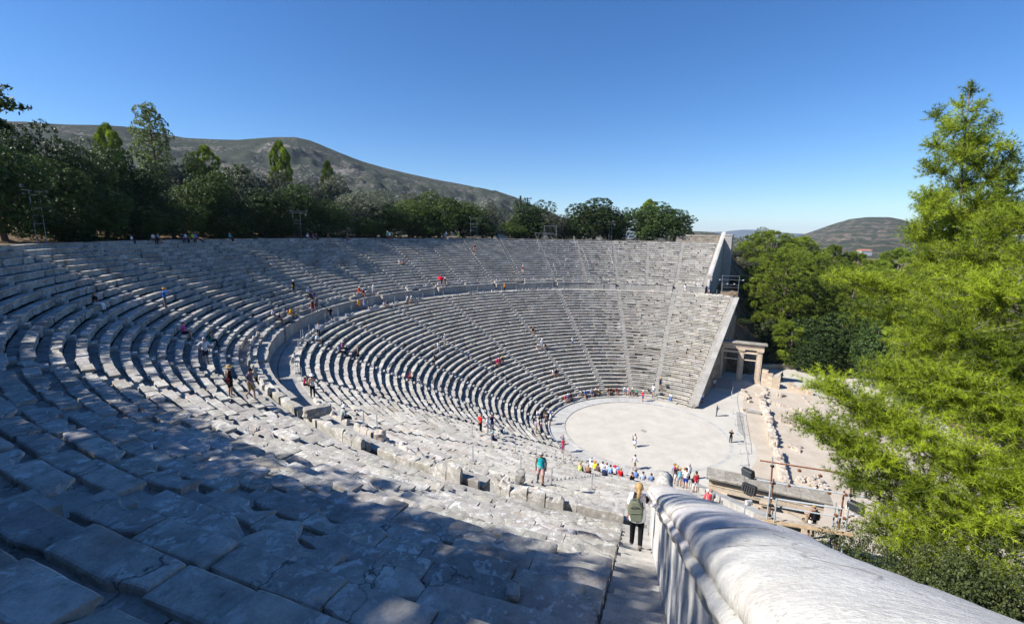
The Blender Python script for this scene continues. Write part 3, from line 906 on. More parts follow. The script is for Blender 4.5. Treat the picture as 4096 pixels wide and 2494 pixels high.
# fallen and loose blocks
def loose(px, py, size, label, mat='seat', dz=.0, rot=0.0):
    p = seen_point(px, py)
    mb = MB(); mb.rock((p[0], p[1], p[2] + size[2] * .42 + dz), size, 0, random.uniform(.9, 1.1), sub=6, rough=.07, rot=rot)
    tag(mb.build('stone_block', M[mat], loc=tuple(p)), label, 'stone block', 'loose stone blocks')
loose(2050, 2385, (.2, .16, .1), 'small loose stone wedged in a joint beside the stairs', rot=.4)
loose(1520, 1765, (.75, .55, .62), 'pitted dark boulder standing on the walkway below the sunlit benches', 'rubble', rot=.5)
loose(1270, 1660, (1.3, .6, .55), 'long pale block at the walkway edge next to the man in the white hat', rot=-.5)
loose(2080, 1925, (.5, .45, .5), 'grey lichen-covered pointed stone next to the woman in turquoise', rot=.3)
# ================================================================== mountains and hills
def px_dir(px, py):
    v = ray(px, py); return math.atan2(v[1], v[0]), v[2] / math.hypot(v[0], v[1])
def ridge(name, pts, Dc, D0, D1, base, mat, na=260, nd=60, rough=6.0, fr=.012, conc=1.25):
    az = []; el = []
    for p in pts:
        a, e = px_dir(*p); az.append(a); el.append(e)
    az = np.array(az); el = np.array(el); o = np.argsort(az); az = az[o]; el = el[o]
    A = np.linspace(az[0], az[-1], na); E = np.interp(A, az, el)
    k = np.exp(-np.linspace(-2, 2, 9) ** 2); k /= k.sum(); E = np.convolve(np.pad(E, 4, 'edge'), k, 'valid')
    V = np.zeros((na, nd, 3))
    for i in range(na):
        edge = min(1, min(i, na - 1 - i) / 14.0)
        for j in range(nd):
            s = j / (nd - 1) * 1.35
            D = D0 + (Dc - D0) * s if s <= 1 else Dc + (D1 - Dc) * (s - 1) / .35
            Hc = CAM[2] + Dc * E[i]
            if s <= 1: h = base + (Hc - base) * (s ** conc)
            else: h = Hc - (Hc - base) * ((s - 1) / .35) ** 1.5
            x, y = CAM[0] + D * math.cos(A[i]), CAM[1] + D * math.sin(A[i])
            f = 4 * s * (1 - s) if s < 1 else 0
            n1 = mnoise.noise(Vector((x * fr, y * fr, 1.7))) + .5 * mnoise.noise(Vector((x * fr * 2.7, y * fr * 2.7, 4))) + .25 * mnoise.noise(Vector((x * fr * 7, y * fr * 7, 9)))
            h += rough * (n1 * (f * 2.5 + .12) - f * .9)
            V[i, j] = (x, y, h)
    i = np.arange(na - 1)[:, None] * nd; j = np.arange(nd - 1)[None, :]
    Fq = np.stack([i + j, i + nd + j, i + nd + j + 1, i + j + 1], -1).reshape(-1, 4)
    struct(link(name, mesh_np(name, V.reshape(-1, 3), Fq, mat, smooth=True)))
ridge('mountain', [(-500, 470), (-100, 478), (100, 487), (230, 497), (400, 499), (500, 505), (600, 520), (730, 548), (850, 556), (950, 560), (1000, 556), (1100, 548), (1180, 547), (1240, 560),
                   (1300, 585), (1370, 615), (1450, 645), (1530, 668), (1620, 690), (1750, 717), (1850, 737), (1950, 757), (2050, 783), (2090, 803), (2200, 850), (2350, 905), (2500, 960)],
      950, 190, 1500, 14, M['hill'], 420, 90, 9.0, .012)
ridge('hill', [(2930, 1010), (3000, 992), (3100, 968), (3230, 932), (3330, 896), (3400, 876), (3470, 868), (3560, 868), (3620, 880), (3700, 905), (3800, 935), (3950, 950), (4096, 962), (4400, 985)],
      1500, 420, 2300, -7, M['hill2'], 240, 70, 5.0, .008, 1.5)
ridge('hill', [(2400, 968), (2560, 950), (2700, 928), (2770, 921), (2850, 926), (2900, 941), (2985, 958), (3060, 975)], 1150, 500, 1700, -7, M['hill2'], 90, 30, 4.0, .01, 1.2)
ridge('distant_range', [(2300, 942), (2550, 930), (2760, 927), (2900, 926), (2960, 917), (3060, 918), (3140, 930), (3250, 936), (3500, 944), (3900, 952), (4300, 965)], 9000, 6500, 12000, -60, M['hill3'], 120, 16, 12.0, .001, 1.0)

# ================================================================== trees
def rand_dirs(n):
    v = rng.normal(size=(n, 3)); return v / np.linalg.norm(v, axis=1)[:, None]

def leaf_quads(P, Nn, size, asp=.6, jit=.7):
    n = len(P)
    d = Nn + rng.normal(size=(n, 3)) * jit; d /= np.linalg.norm(d, axis=1)[:, None]
    t = np.cross(d, rand_dirs(n)); t /= np.linalg.norm(t, axis=1)[:, None] + 1e-9
    b = np.cross(d, t)
    s = size * rng.uniform(.6, 1.35, n)[:, None]
    V = np.stack([P - t * s * .5, P - b * s * .5 * asp + d * s * .08, P + t * s * .5, P + b * s * .5 * asp + d * s * .08], 1).reshape(-1, 3)
    Fq = np.arange(n * 4).reshape(n, 4)
    return V, Fq

def broadleaf(nm, w, h, nleaf, mat, leaf, lobes=14, low=.22, bark='bark', open_=0.0, tall=False, trunk_r=.22):
    """returns (crown mesh, trunk mesh) for a tree of crown half-width w and height h"""
    C = []; 
    for k in range(lobes):
        for _ in range(30):
            d = rand_dirs(1)[0] * rng.uniform(.25, .80) ** .6
            zc = low + (1 - low) * (.5 + .5 * d[2])
            lim = (1 - max(0, (zc - .62) / .38) ** 2 * (.55 if not tall else .75)) * (1 - max(0, (.42 - zc) / .42) * .35)
            c = np.array([d[0] * w * lim * .82, d[1] * w * lim * .82, zc * h * .93])
            rr = rng.uniform(.30, .50) * w * (1 if not tall else .8)
            if all(np.linalg.norm((c - q[0])) > .55 * min(rr, q[1]) for q in C): break
        C.append((c, rr))
    P = []; Nn = []; T = []
    tot = sum(r * r for _, r in C)
    for c, r in C:
        n = int(nleaf * r * r / tot); d = rand_dirs(n)
        rad = r * np.cbrt(rng.uniform(.30, 1.05, n))[:, None]
        q = c + d * rad * np.array([1.08, 1.08, .82])
        # sprigs: pull the leaves into small bunches with gaps between
        nb = max(6, n // 22); hb = rand_dirs(nb); own = np.argmax(d @ hb.T, 1)
        cen = c + hb[own] * (r * rng.uniform(.78, 1.16, nb)[own])[:, None] * np.array([1.08, 1.08, .82])
        pull = rng.uniform(.30, .62, n)[:, None]
        q = q * (1 - pull) + cen * pull
        tb = np.clip(rng.normal(.45, .22, nb), 0, 1)[own] + rng.normal(0, .16, n) + rng.normal(0, .10)
        P.append(q); Nn.append(d + np.array([0, 0, .35])); T.append(np.clip(tb, 0, 1))
    P = np.concatenate(P); Nn = np.concatenate(Nn); T = np.concatenate(T)
    k1 = w / np.percentile(np.hypot(P[:, 0], P[:, 1]), 97); zt = np.percentile(P[:, 2], 99.6); zs = h / zt
    P = P * np.array([k1, k1, zs]); C = [(c * np.array([k1, k1, zs]), r) for c, r in C]
    V, Fq = leaf_quads(P, Nn, leaf, .62, .75)
    crown = mesh_np(nm + '_crown', V, Fq, mat, np.repeat(T, 4)[:, None].repeat(3, 1))
    mb = MB(); base = Vector((0, 0, -.5)); top = Vector((rng.uniform(-.2, .2) * w, rng.uniform(-.2, .2) * w, h * (.42 if not tall else .8)))
    tr = trunk_r * h / 8
    mid = base.lerp(top, .5) + Vector((rng.uniform(-.12, .12) * w, rng.uniform(-.12, .12) * w, 0))
    mb.tube([base, mid, top], [tr * 1.3, tr, tr * .55], 7)
    for c, r in C[:11]:
        s = mid.lerp(top, rng.uniform(.1, 1)); e = Vector(c); m = s.lerp(e, .5) + Vector((0, 0, -.1 * w))
        mb.tube([s, m, e], [tr * .5, tr * .33, tr * .12], 5)
    trunk = mb_mesh(mb, nm + '_trunk', M[bark])
    return crown, trunk

def mb_mesh(mb, name, mat):
    o = mb.build(name, mat, None, True); me = o.data; bpy.data.objects.remove(o); return me

def tuft_tris(P, D, length, width, n, spread=.9, curve=0.0):
    """star of n needles at each point P along direction D"""
    m = len(P)
    Pn = np.repeat(P, n, 0); Dn = np.repeat(D, n, 0)
    d = Dn * rng.uniform(.25, 1.0, (m * n, 1)) + rand_dirs(m * n) * spread; d /= np.linalg.norm(d, axis=1)[:, None]
    L = length * rng.uniform(.65, 1.15, (m * n, 1))
    side = np.cross(d, rand_dirs(m * n)); side /= np.linalg.norm(side, axis=1)[:, None] + 1e-9
    V = np.stack([Pn - side * width / 2, Pn + side * width / 2, Pn + d * L], 1).reshape(-1, 3)
    return V, np.arange(m * n * 3).reshape(-1, 3)

def pine(nm, w, h, mat, n_prim=46, twig=1.1, tuft_len=.42, tuft_w=.05, needles=7, low=.18, shape='cone', dens=1.0, tuft_gap=.32, trunk_r=.2, bark='bark', dead=0, face=None, n_twig=3):
    tr = trunk_r; mb = MB()
    wob = [Vector((math.sin(i * 1.7 + w) * .03 * h * .3, math.cos(i * 1.3) * .03 * h * .3, h * i / 8.0)) for i in range(9)]
    wob[0].z = -.6
    mb.tube(wob, [tr * (1.15 - .98 * i / 8.0) for i in range(9)], 8)
    def tp(z):
        f = min(.999, max(0, z / h)) * 8; i = int(f); return wob[i].lerp(wob[i + 1], f - i)
    P = []; D = []; T = []
    for k in range(n_prim):
        u = (k + random.random()) / n_prim; zf = low + (1.0 - low) * u
        if shape == 'cone': L = w * (1 - ((zf - low) / (1 - low)) ** 1.25) * random.uniform(.62, 1.08) + .35
        elif shape == 'spire': L = w * (1 - ((zf - low) / (1 - low)) ** 1.7) * random.uniform(.45, 1.1) * (.75 + .35 * math.sin(zf * 22)) + .3
        else: L = w * math.sqrt(max(.04, 1 - ((zf - .52) / .52) ** 2)) * random.uniform(.68, 1.02)
        az = k * 2.39996 + random.uniform(-.4, .4)
        if face is not None and random.random() < .55: az = face + random.uniform(-1.35, 1.35)
        s = tp(zf * h); pitch = random.uniform(-.12, .35) + .5 * max(0, zf - .7)
        tone = min(1, max(0, random.gauss(.5, .22)))
        pts = []
        for i in range(7):
            t = i / 6.0
            pts.append(s + Vector((math.cos(az + .25 * t * math.sin(k)) * L * t, math.sin(az + .25 * t * math.sin(k)) * L * t, L * (math.tan(pitch) * t - .22 * t * (1 - t) * 2 + .16 * t * t))))
        br = min(tr * .42, .018 + .011 * L)
        mb.tube(pts, [br * (1 - .85 * i / 6.0) for i in range(7)], 5, cap=False)
        nt_ = max(3, int(L / (.42 / dens)))
        for i in range(nt_ + 1):
            t = .22 + .78 * (i + random.random() * .6) / (nt_ + .6); t = min(t, .999)
            f = t * 6; q = pts[int(f)].lerp(pts[int(f) + 1], f - int(f))
            along = (pts[min(6, int(f) + 1)] - pts[int(f)]).normalized()
            for sdir in range(n_twig if i < nt_ else n_twig + 1):
                lat = along.cross(Vector((0, 0, 1))).normalized() * random.choice((-1, 1)) * random.uniform(.1, 1.3)
                d = (along * random.uniform(.2, 1.1) + lat + Vector((0, 0, random.uniform(-.35, .85)))).normalized()
                ln = twig * random.uniform(.35, 1.0) * (1.05 - .45 * t) * (1 if L > 1 else .6)
                e = q + d * ln + Vector((0, 0, .1 * ln))
                if tuft_w < .03 and sdir < 2: mb.tube([q, q.lerp(e, .5) + Vector((0, 0, .02)), e], [.012, .009, .005], 3, cap=False)
                m = max(1, int(ln / tuft_gap)); tw = tone + random.gauss(0, .18)
                for g in range(m + 1):
                    uu = .3 + .7 * g / m
                    P.append(q.lerp(e, uu)); D.append((d + Vector((0, 0, .35))).normalized()); T.append(tw + random.gauss(0, .10))
        if dead and random.random() < dead:
            for _ in range(5):
                q = pts[random.randint(1, 4)]; d = Vector((random.gauss(0, 1), random.gauss(0, 1), random.gauss(-.2, .6))).normalized()
                mb.tube([q, q + d * random.uniform(.4, 1.1)], [.012, .003], 3, cap=False)
    P = np.array([tuple(p) for p in P]); D = np.array([tuple(p) for p in D]); T = np.clip(np.array(T), 0, 1)
    V, Fq = tuft_tris(P, D, tuft_len, tuft_w, needles)
    tt = np.clip(np.repeat(T, needles) + rng.normal(0, .1, len(T) * needles), 0, 1)
    crown = mesh_np(nm + '_crown', V, Fq, mat, np.repeat(tt, 3)[:, None].repeat(3, 1))
    return crown, mb_mesh(mb, nm + '_trunk', M[bark])

PROTO = {}
PROTO['oak'] = [(broadleaf('oak', 4.2, 9.0, 34000, M['oak'], .205, 24, -.02), 4.0, 9.0) for _ in range(3)]
PROTO['bay'] = [(broadleaf('bay', 4.0, 8.5, 30000, M['oak2'], .205, 21, .0), 3.8, 8.5) for _ in range(2)]
PROTO['olive'] = [(broadleaf('olive', 3.8, 7.5, 26000, M['olive'], .18, 20, .06, 'bark_pale'), 3.6, 7.5) for _ in range(2)]
PROTO['bush'] = [(broadleaf('bush', 2.0, 3.0, 5200, M['scrub'], .16, 11, .0, trunk_r=.1), 2.0, 3.0) for _ in range(2)]
PROTO['nearbush'] = [(broadleaf('nearbush', 2.0, 3.6, 30000, M['scrub'], .060, 18, .0, trunk_r=.1), 2.0, 3.6) for _ in range(2)]
def pine_clumps(nm, w, h, mat, n_tuft, lobes, tl=.40, tw=.065, nd=8, low=.08, leaf=0.0, env_p=.62, big=1.0):
    """rounded Aleppo pine: flattened clumps of needle tufts carried by limbs"""
    mb = MB(); tr = .022 * h
    top = Vector((rng.uniform(-.1, .1) * w, rng.uniform(-.1, .1) * w, h * .93)); mid = Vector((rng.uniform(-.12, .12) * w, rng.uniform(-.12, .12) * w, h * .5))
    mb.tube([(0, 0, -.6), tuple(mid), tuple(top)], [tr, tr * .7, tr * .15], 7)
    P = []; D = []; T = []; L = []
    for k in range(lobes):
        u = (k + .5) / lobes; z = low + (.97 - low) * u
        env = w * min(1.0, 1.15 * math.sqrt(max(.02, 1 - ((z - .40) / env_p) ** 2)))
        rl = w * rng.uniform(.19, .31) * (1 - .25 * z) * big; a = k * 2.39996 + rng.uniform(-.5, .5); d = max(0, env - rl * .8) * rng.uniform(.55, 1.0) if k < lobes - 2 else 0
        c = np.array([math.cos(a) * d, math.sin(a) * d, z * h * .95]); L.append((c, rl))
    tot = sum(r * r for _, r in L)
    for c, r in L:
        n = int(n_tuft * r * r / tot); dd = rand_dirs(n * 2); dd = dd[dd[:, 2] > -.45][:n]; n = len(dd)
        q = c + dd * r * np.array([1.1, 1.1, .85]) * np.cbrt(rng.uniform(.45, 1.05, n))[:, None]
        nb = max(5, n // 16); hb = rand_dirs(nb); hb[:, 2] = np.abs(hb[:, 2]) * .9 - .15; own = np.argmax(dd @ hb.T, 1)
        cen = c + hb[own] * r * np.array([1.15, 1.15, .95]) * rng.uniform(.85, 1.2, nb)[own][:, None]
        pull = rng.uniform(.25, .6, n)[:, None]; q = q * (1 - pull) + cen * pull
        P.append(q); D.append(dd + np.array([0, 0, .7])); T.append(np.clip(rng.normal(.5, .14) + rng.normal(0, .16, nb)[own] + rng.normal(0, .1, n), 0, 1))
        m = Vector((0, 0, 0)).lerp(mid if c[2] < h * .5 else top, 1); s = Vector((mid.x * c[2] / h, mid.y * c[2] / h, max(.3, c[2] - .35 * np.hypot(c[0], c[1]))))
        mb.tube([s, s.lerp(Vector(c), .55) + Vector((0, 0, -.08 * w)), tuple(c)], [tr * .35, tr * .22, tr * .08], 4, cap=False)
    P = np.concatenate(P); D = np.concatenate(D); T = np.concatenate(T); D /= np.linalg.norm(D, axis=1)[:, None]
    k1 = w / np.percentile(np.hypot(P[:, 0], P[:, 1]), 97)
    P = P * np.array([k1, k1, h / np.percentile(P[:, 2], 99.7)])
    if leaf: V, Fq = leaf_quads(P, D, leaf, .6, .8); nd = 4 / 3
    else: V, Fq = tuft_tris(P, D, tl, tw, nd, .75)
    crown = mesh_np(nm + '_crown', V, Fq, mat, np.repeat(T, int(round(nd * 3)))[:, None].repeat(3, 1))
    return crown, mb_mesh(mb, nm + '_trunk', M['bark'])
PROTO['pine'] = [(pine_clumps('pine', 3.6, 10.0, M['pine2'], 6500, 40), 3.6, 10.0) for _ in range(2)]
PROTO['bigpine'] = [(pine_clumps('bigpine', 6.0, 16.0, M['pine2'], 13000, 72), 6.0, 16.0) for _ in range(3)]
PROTO['poplar'] = [(pine_clumps('poplar', 3.0, 14.0, M['poplar'], 17000, 46, leaf=.22, low=.12, big=1.7), 3.0, 14.0)]
_tcount = {}
def tree(kind, x, y, ztop, hw, label, cat='tree', group='trees around the theatre', name=None, zb=None):
    i = _tcount.get(kind, 0); _tcount[kind] = i + 1
    (crown, trunk), pw, ph = PROTO[kind][i % len(PROTO[kind])]
    g = float(ground_h(x, y)) if zb is None else zb
    H = max(1.2, ztop - g)
    nm = name or {'oak': 'oak_tree', 'bay': 'bay_tree', 'olive': 'olive_tree', 'bush': 'bush', 'poplar': 'poplar_tree', 'pine': 'pine_tree', 'bigpine': 'pine_tree'}[kind]
    th = thing(nm, label, cat, (x, y, g), random.uniform(0, 6.28), group, (hw / pw, hw / pw * random.uniform(.9, 1.1), H / ph))
    link('crown', crown, th); link('trunk', trunk, th)
    return th

def rim_pt(px, rr):
    v = ray(px, 930); dx, dy = v[0], v[1]; k = math.hypot(dx, dy); dx /= k; dy /= k
    b = CAM[0] * dx + CAM[1] * dy; c = CAM[0] ** 2 + CAM[1] ** 2 - rr * rr
    t = -b + math.sqrt(b * b - c); return CAM[0] + dx * t, CAM[1] + dy * t, t

def rim_tree(kind, px, top, hw, rr, label):
    x, y, t = rim_pt(px, rr); v = ray(px, top); k = t / math.hypot(v[0], v[1])
    depth = t * abs(np.dot(np.array([ray(px, 930)[0], ray(px, 930)[1], 0]) / np.linalg.norm(ray(px, 930)[:2]), FWD))
    return tree(kind, x, y, CAM[2] + v[2] * k, hw / F_PX * depth, label, group='trees along the rim of the seating')

RIM = [
 ('oak', 20, 560, 150, 61.5, 'dark oak tree rising at the left edge behind the first floodlight tower'),
 ('oak', 190, 510, 140, 65, 'tallest dark oak tree on the left behind the rim'),
 ('bay', 250, 640, 110, 62, 'rounded glossy oak in front of the tallest dark oak, right of the first floodlight tower'),
 ('oak', 345, 610, 115, 64, 'dark oak above the three seated visitors at the left of the top row'),
 ('oak', 470, 600, 120, 65, 'dark broad oak left of the tall poplar'),
 ('oak', 575, 650, 105, 62, 'low dark oak whose shade falls beside the tall poplar'),
 ('oak', 420, 740, 110, 60.8, 'low dark oak crown hanging over the path at the rim'),
 ('oak', 700, 800, 110, 61, 'dark oak behind the standing elderly man on the rim path'),
 ('bay', 810, 690, 115, 63, 'bright-topped bushy oak right of the tall poplar'),
 ('oak', 930, 770, 100, 61.5, 'dark oak behind the rim path, two crowns right of the tall poplar'),
 ('oak', 1060, 760, 110, 62, 'broad dark oak left of the second floodlight tower'),
 ('oak', 1190, 740, 100, 63, 'dark oak right behind the second floodlight tower'),
 ('oak', 1300, 800, 90, 61.8, 'dark oak between the second floodlight tower and the grey olive'),
 ('olive', 1425, 765, 105, 63, 'large grey-green olive tree in the middle of the rim'),
 ('oak', 1545, 810, 95, 62, 'dark oak just right of the large grey-green olive'),
 ('bay', 1650, 800, 90, 63, 'yellowish green oak in the middle of the rim row'),
 ('bay', 1760, 790, 95, 63, 'bushy green oak left of the third floodlight tower'),
 ('bay', 1860, 805, 85, 64, 'green oak behind the third floodlight tower'),
 ('olive', 1965, 815, 65, 67, 'grey olive tree left of the stepped path'),
 ('oak', 1930, 890, 60, 61.5, 'low dark bushy oak beside the foot of the stepped path'),
 ('oak', 2130, 800, 95, 64, 'dark oak right of the stepped path below the utility pole'),
 ('bay', 2060, 890, 60, 62, 'low green oak crown just right of the stepped path'),
 ('olive', 2205, 850, 60, 63, 'brownish olive between two dark oaks on the far rim'),
 ('oak', 2260, 860, 50, 64, 'small dark oak filling the gap left of the tall round oak'),
 ('oak', 2375, 795, 95, 63, 'tall round oak with visible trunk on the far rim'),
 ('oak', 2480, 830, 60, 64, 'narrow dark oak between the two biggest far rim oaks'),
 ('oak', 2595, 812, 105, 64, 'biggest oak at the right of the far rim'),
 ('oak', 2695, 838, 85, 62.5, 'rightmost dark oak on the rim, next to the far end wall'),
 ('olive', 90, 530, 120, 78, 'hazy grey tree behind the dark oaks at far left'),
 ('olive', 335, 560, 120, 76, 'grey olive between the two dark oaks at left'),
 ('pine', 478, 508, 62, 80, 'light green pine standing above the oaks left of the poplar'),
 ('poplar', 648, 425, 72, 74, 'tallest tree of the left hillside, slender light green poplar against the sky'),
 ('olive', 730, 665, 90, 71, 'pale twiggy olive at the foot of the tall poplar'),
 ('pine', 850, 590, 60, 80, 'small bright pine right of the tall poplar'),
 ('bay', 800, 620, 45, 79, 'round bright green bush next to the small bright pine'),
 ('bay', 920, 660, 100, 73, 'mixed green oak on the slope below the mountain dip'),
 ('olive', 1010, 690, 95, 71, 'grey olive left of the lone conical pine'),
 ('pine', 1140, 572, 52, 76, 'lone conical pine standing out against the mountain'),
 ('olive', 1110, 690, 95, 70, 'grey olive at the foot of the lone conical pine'),
 ('olive', 1235, 720, 85, 70, 'silver olive right of the lone conical pine'),
 ('pine', 1325, 648, 32, 76, 'small pine tip showing above the silver olives'),
 ('olive', 1350, 700, 80, 72, 'pale olive below the small pine tip'),
 ('olive', 1520, 760, 95, 71, 'silver-topped olive behind the middle oaks'),
 ('olive', 1640, 775, 85, 71, 'yellowish olive against the lower mountain slope'),
 ('bay', 1720, 770, 80, 72, 'round green oak against the lower mountain slope'),
 ('olive', 2060, 845, 45, 72, 'small pale olive at the right of the stepped path'),
 ('pine', 2590, 800, 50, 72, 'light green pine peeping above the biggest far rim oak'),
 ('bay', 2320, 845, 60, 70, 'dim oak seen through the gap left of the tall round oak'),
 ('bay', 2440, 850, 60, 70, 'dim oak behind the narrow far rim oak'),
 ('oak', 900, 850, 90, 60.6, 'low dark shrubby oak on the bank, behind the path left of the second tower'),
 ('oak', 1480, 870, 80, 60.8, 'low dark shrubby oak in the middle of the bank'),
 ('oak', 1700, 880, 80, 60.8, 'low shrubby oak on the bank left of the third tower'),
 ('oak', 250, 800, 120, 60.6, 'low shrubby oak on the bank right of the first floodlight tower'),
 ('oak', 560, 830, 110, 60.6, 'low shrubby oak on the bank below the tall poplar'),
 ('oak', 1130, 870, 70, 60.8, 'low shrubby oak on the bank left of the second floodlight tower'),
]
for a in RIM: rim_tree(*a)
# the trees standing left of the view, whose shade lies on the benches
SHADE = [(-76.5, 62.5, 34.8, 4.2, 'oak'), (-72, 62.5, 32.2, 3.8, 'oak'), (-79.5, 66, 38.5, 4.0, 'oak'), (-74, 67.5, 35.4, 4.0, 'oak'), (-69.5, 68, 34, 4.0, 'oak'), (-67.5, 62, 30.6, 3.5, 'oak'), (-62.5, 62, 30.8, 3.7, 'oak'),
         (-57.5, 62, 31.2, 3.8, 'oak'), (-52.5, 61.8, 31.2, 3.8, 'oak'), (-48.5, 64, 33, 4.0, 'oak'), (-65, 68, 34, 4.0, 'oak'), (-59.5, 68, 33.6, 4.0, 'oak'), (-54, 68, 35, 4.2, 'oak'), (-83, 62.3, 36.4, 2.6, 'oak'), (-86, 62.2, 34.2, 2.2, 'oak'), (-89, 62, 32.0, 2.1, 'oak'), (-92.5, 62, 30.0, 2.1, 'oak'), (-80, 61, 33.0, 3.2, 'oak'), (-75, 60.8, 31.0, 3.2, 'oak'), (-70, 61, 30.0, 3.2, 'oak')]
for k, (ph, rr, zt, hw, kd) in enumerate(SHADE):
    x, y, _ = pol(rr, ph)
    tree(kd, x, y, zt, hw, f'{"grey olive" if kd == "olive" else "dark oak"} on the near rim, {ORD[k]} of the trees shading the benches', group='shade trees of the near rim')
for x, y, zt, hw, l in [(-69, -9, 40, 5.0, 'added tall dark oak, unseen, blocking skylight straight behind the end of the balustrade'), (-66, -17, 38, 4.8, 'added tall dark oak, unseen, blocking skylight beyond the head of the balustrade wall'), (-72, 0, 42, 5.0, 'added tall dark oak, unseen, blocking skylight at the head of the stairs')]:  # oaks out of view, added to cut skylight and deepen the near shade
    tree('oak', x, y, zt, hw, l, group='shade trees of the near rim')

def place_tree(kind, px, top, hw, depth, label, zb=None, group='trees on the slope beyond the gateway'):
    p = at_depth(px, top, depth)
    return tree(kind, p[0], p[1], p[2], hw / F_PX * depth, label, group=group, zb=zb)
for a in [
 ('bigpine', 3150, 1000, 165, 96, 'broad layered pine rising behind the gateway'),
 ('bigpine', 3090, 925, 128, 118, 'tall yellow-green pine behind and left of the broad layered pine'),
 ('bigpine', 3215, 950, 100, 128, 'darker pine behind and right of the broad layered pine'),
 ('pine', 3340, 985, 92, 138, 'far yellow-green pine left of the far white house'),
 ('pine', 3270, 1008, 70, 150, 'distant pine crown beneath the round hill'),
 ('pine', 3430, 1012, 100, 138, 'rounded pine below the far hill slope'),
 ('pine', 3375, 1045, 80, 120, 'small olive-coloured pine in the middle of the valley trees'),
 ('pine', 3610, 1000, 120, 118, 'flat-topped dark pine left of the slender tall pine'),
 ('bigpine', 3560, 1130, 150, 80, 'ragged pine between the round dark oak and the tall pine'),
 ('bigpine', 3420, 1130, 120, 92, 'brownish green pine above the round dark oak'),
 ('pine', 3165, 1290, 80, 86, 'small bushy pine on the red bank by the gateway'),
 ('bigpine', 3680, 1060, 150, 74, 'pine behind the foot of the tall pine'),
 ('bigpine', 3830, 1110, 200, 62, 'large pine deep in the shade behind the nearest pine'),
 ('oak', 3345, 1255, 150, 84, 'round dark oak standing below the pines by the terrace'),
 ('oak', 3255, 1340, 85, 82, 'dark low oak at the left foot of the round dark oak'),
 ('oak', 3470, 1310, 110, 80, 'dark oak at the right side of the round dark oak'),
 ('oak', 3290, 1180, 120, 100, 'shaded oak between the broad pine and the round dark oak'),
 ('olive', 2945, 1000, 60, 125, 'grey olive close to the far end wall'),
 ('olive', 3010, 950, 75, 150, 'grey-green tree above the olives right of the far end wall'),
 ('olive', 2985, 1040, 60, 116, 'silver olive right of the path behind the far end wall'),
 ('olive', 3070, 915, 60, 160, 'pale tree top behind the tall yellow-green pine'),
 ('bay', 2990, 1110, 85, 106, 'bushy green oak behind the far scaffold'),
 ('bay', 3050, 1190, 70, 104, 'low green oak right of the far scaffold'),
 ('bush', 3080, 1270, 50, 92, 'dry bush on the dark bank above the gateway'),
 ('bush', 3110, 1330, 40, 90, 'straw-coloured bush on the red bank'),
 ('pine', 3520, 1040, 90, 150, 'far rounded pine among the valley trees'),
 ('pine', 3700, 1090, 120, 100, 'half-hidden pine right of the flat-topped dark pine'),
 ('oak', 3620, 1230, 130, 72, 'dark oak in the hollow left of the nearest pine'),
 ('bush', 2940, 1120, 45, 104, 'low bush beside the outer foot of the far end wall'), ('bush', 2965, 1290, 40, 93, 'dark bush just outside the broken lower end wall'), ('bush', 3010, 1255, 45, 96, 'round bush on the shaded bank below the far scaffold'),
 ('bush', 3060, 1330, 40, 92, 'dry twiggy bush above the right end of the gateway'), ('bush', 3025, 1180, 50, 101, 'dull green bush behind the right leg of the far scaffold'), ('bush', 3100, 1395, 30, 86, 'small bush on the red bank, right of the gateway roof'),
 ('bigpine', 3285, 1110, 95, 108, 'pine filling the gap right of the broad layered pine'), ('bigpine', 3490, 1070, 100, 112, 'pine crown between the rounded pine and the flat-topped dark pine'),
]: place_tree(*a)

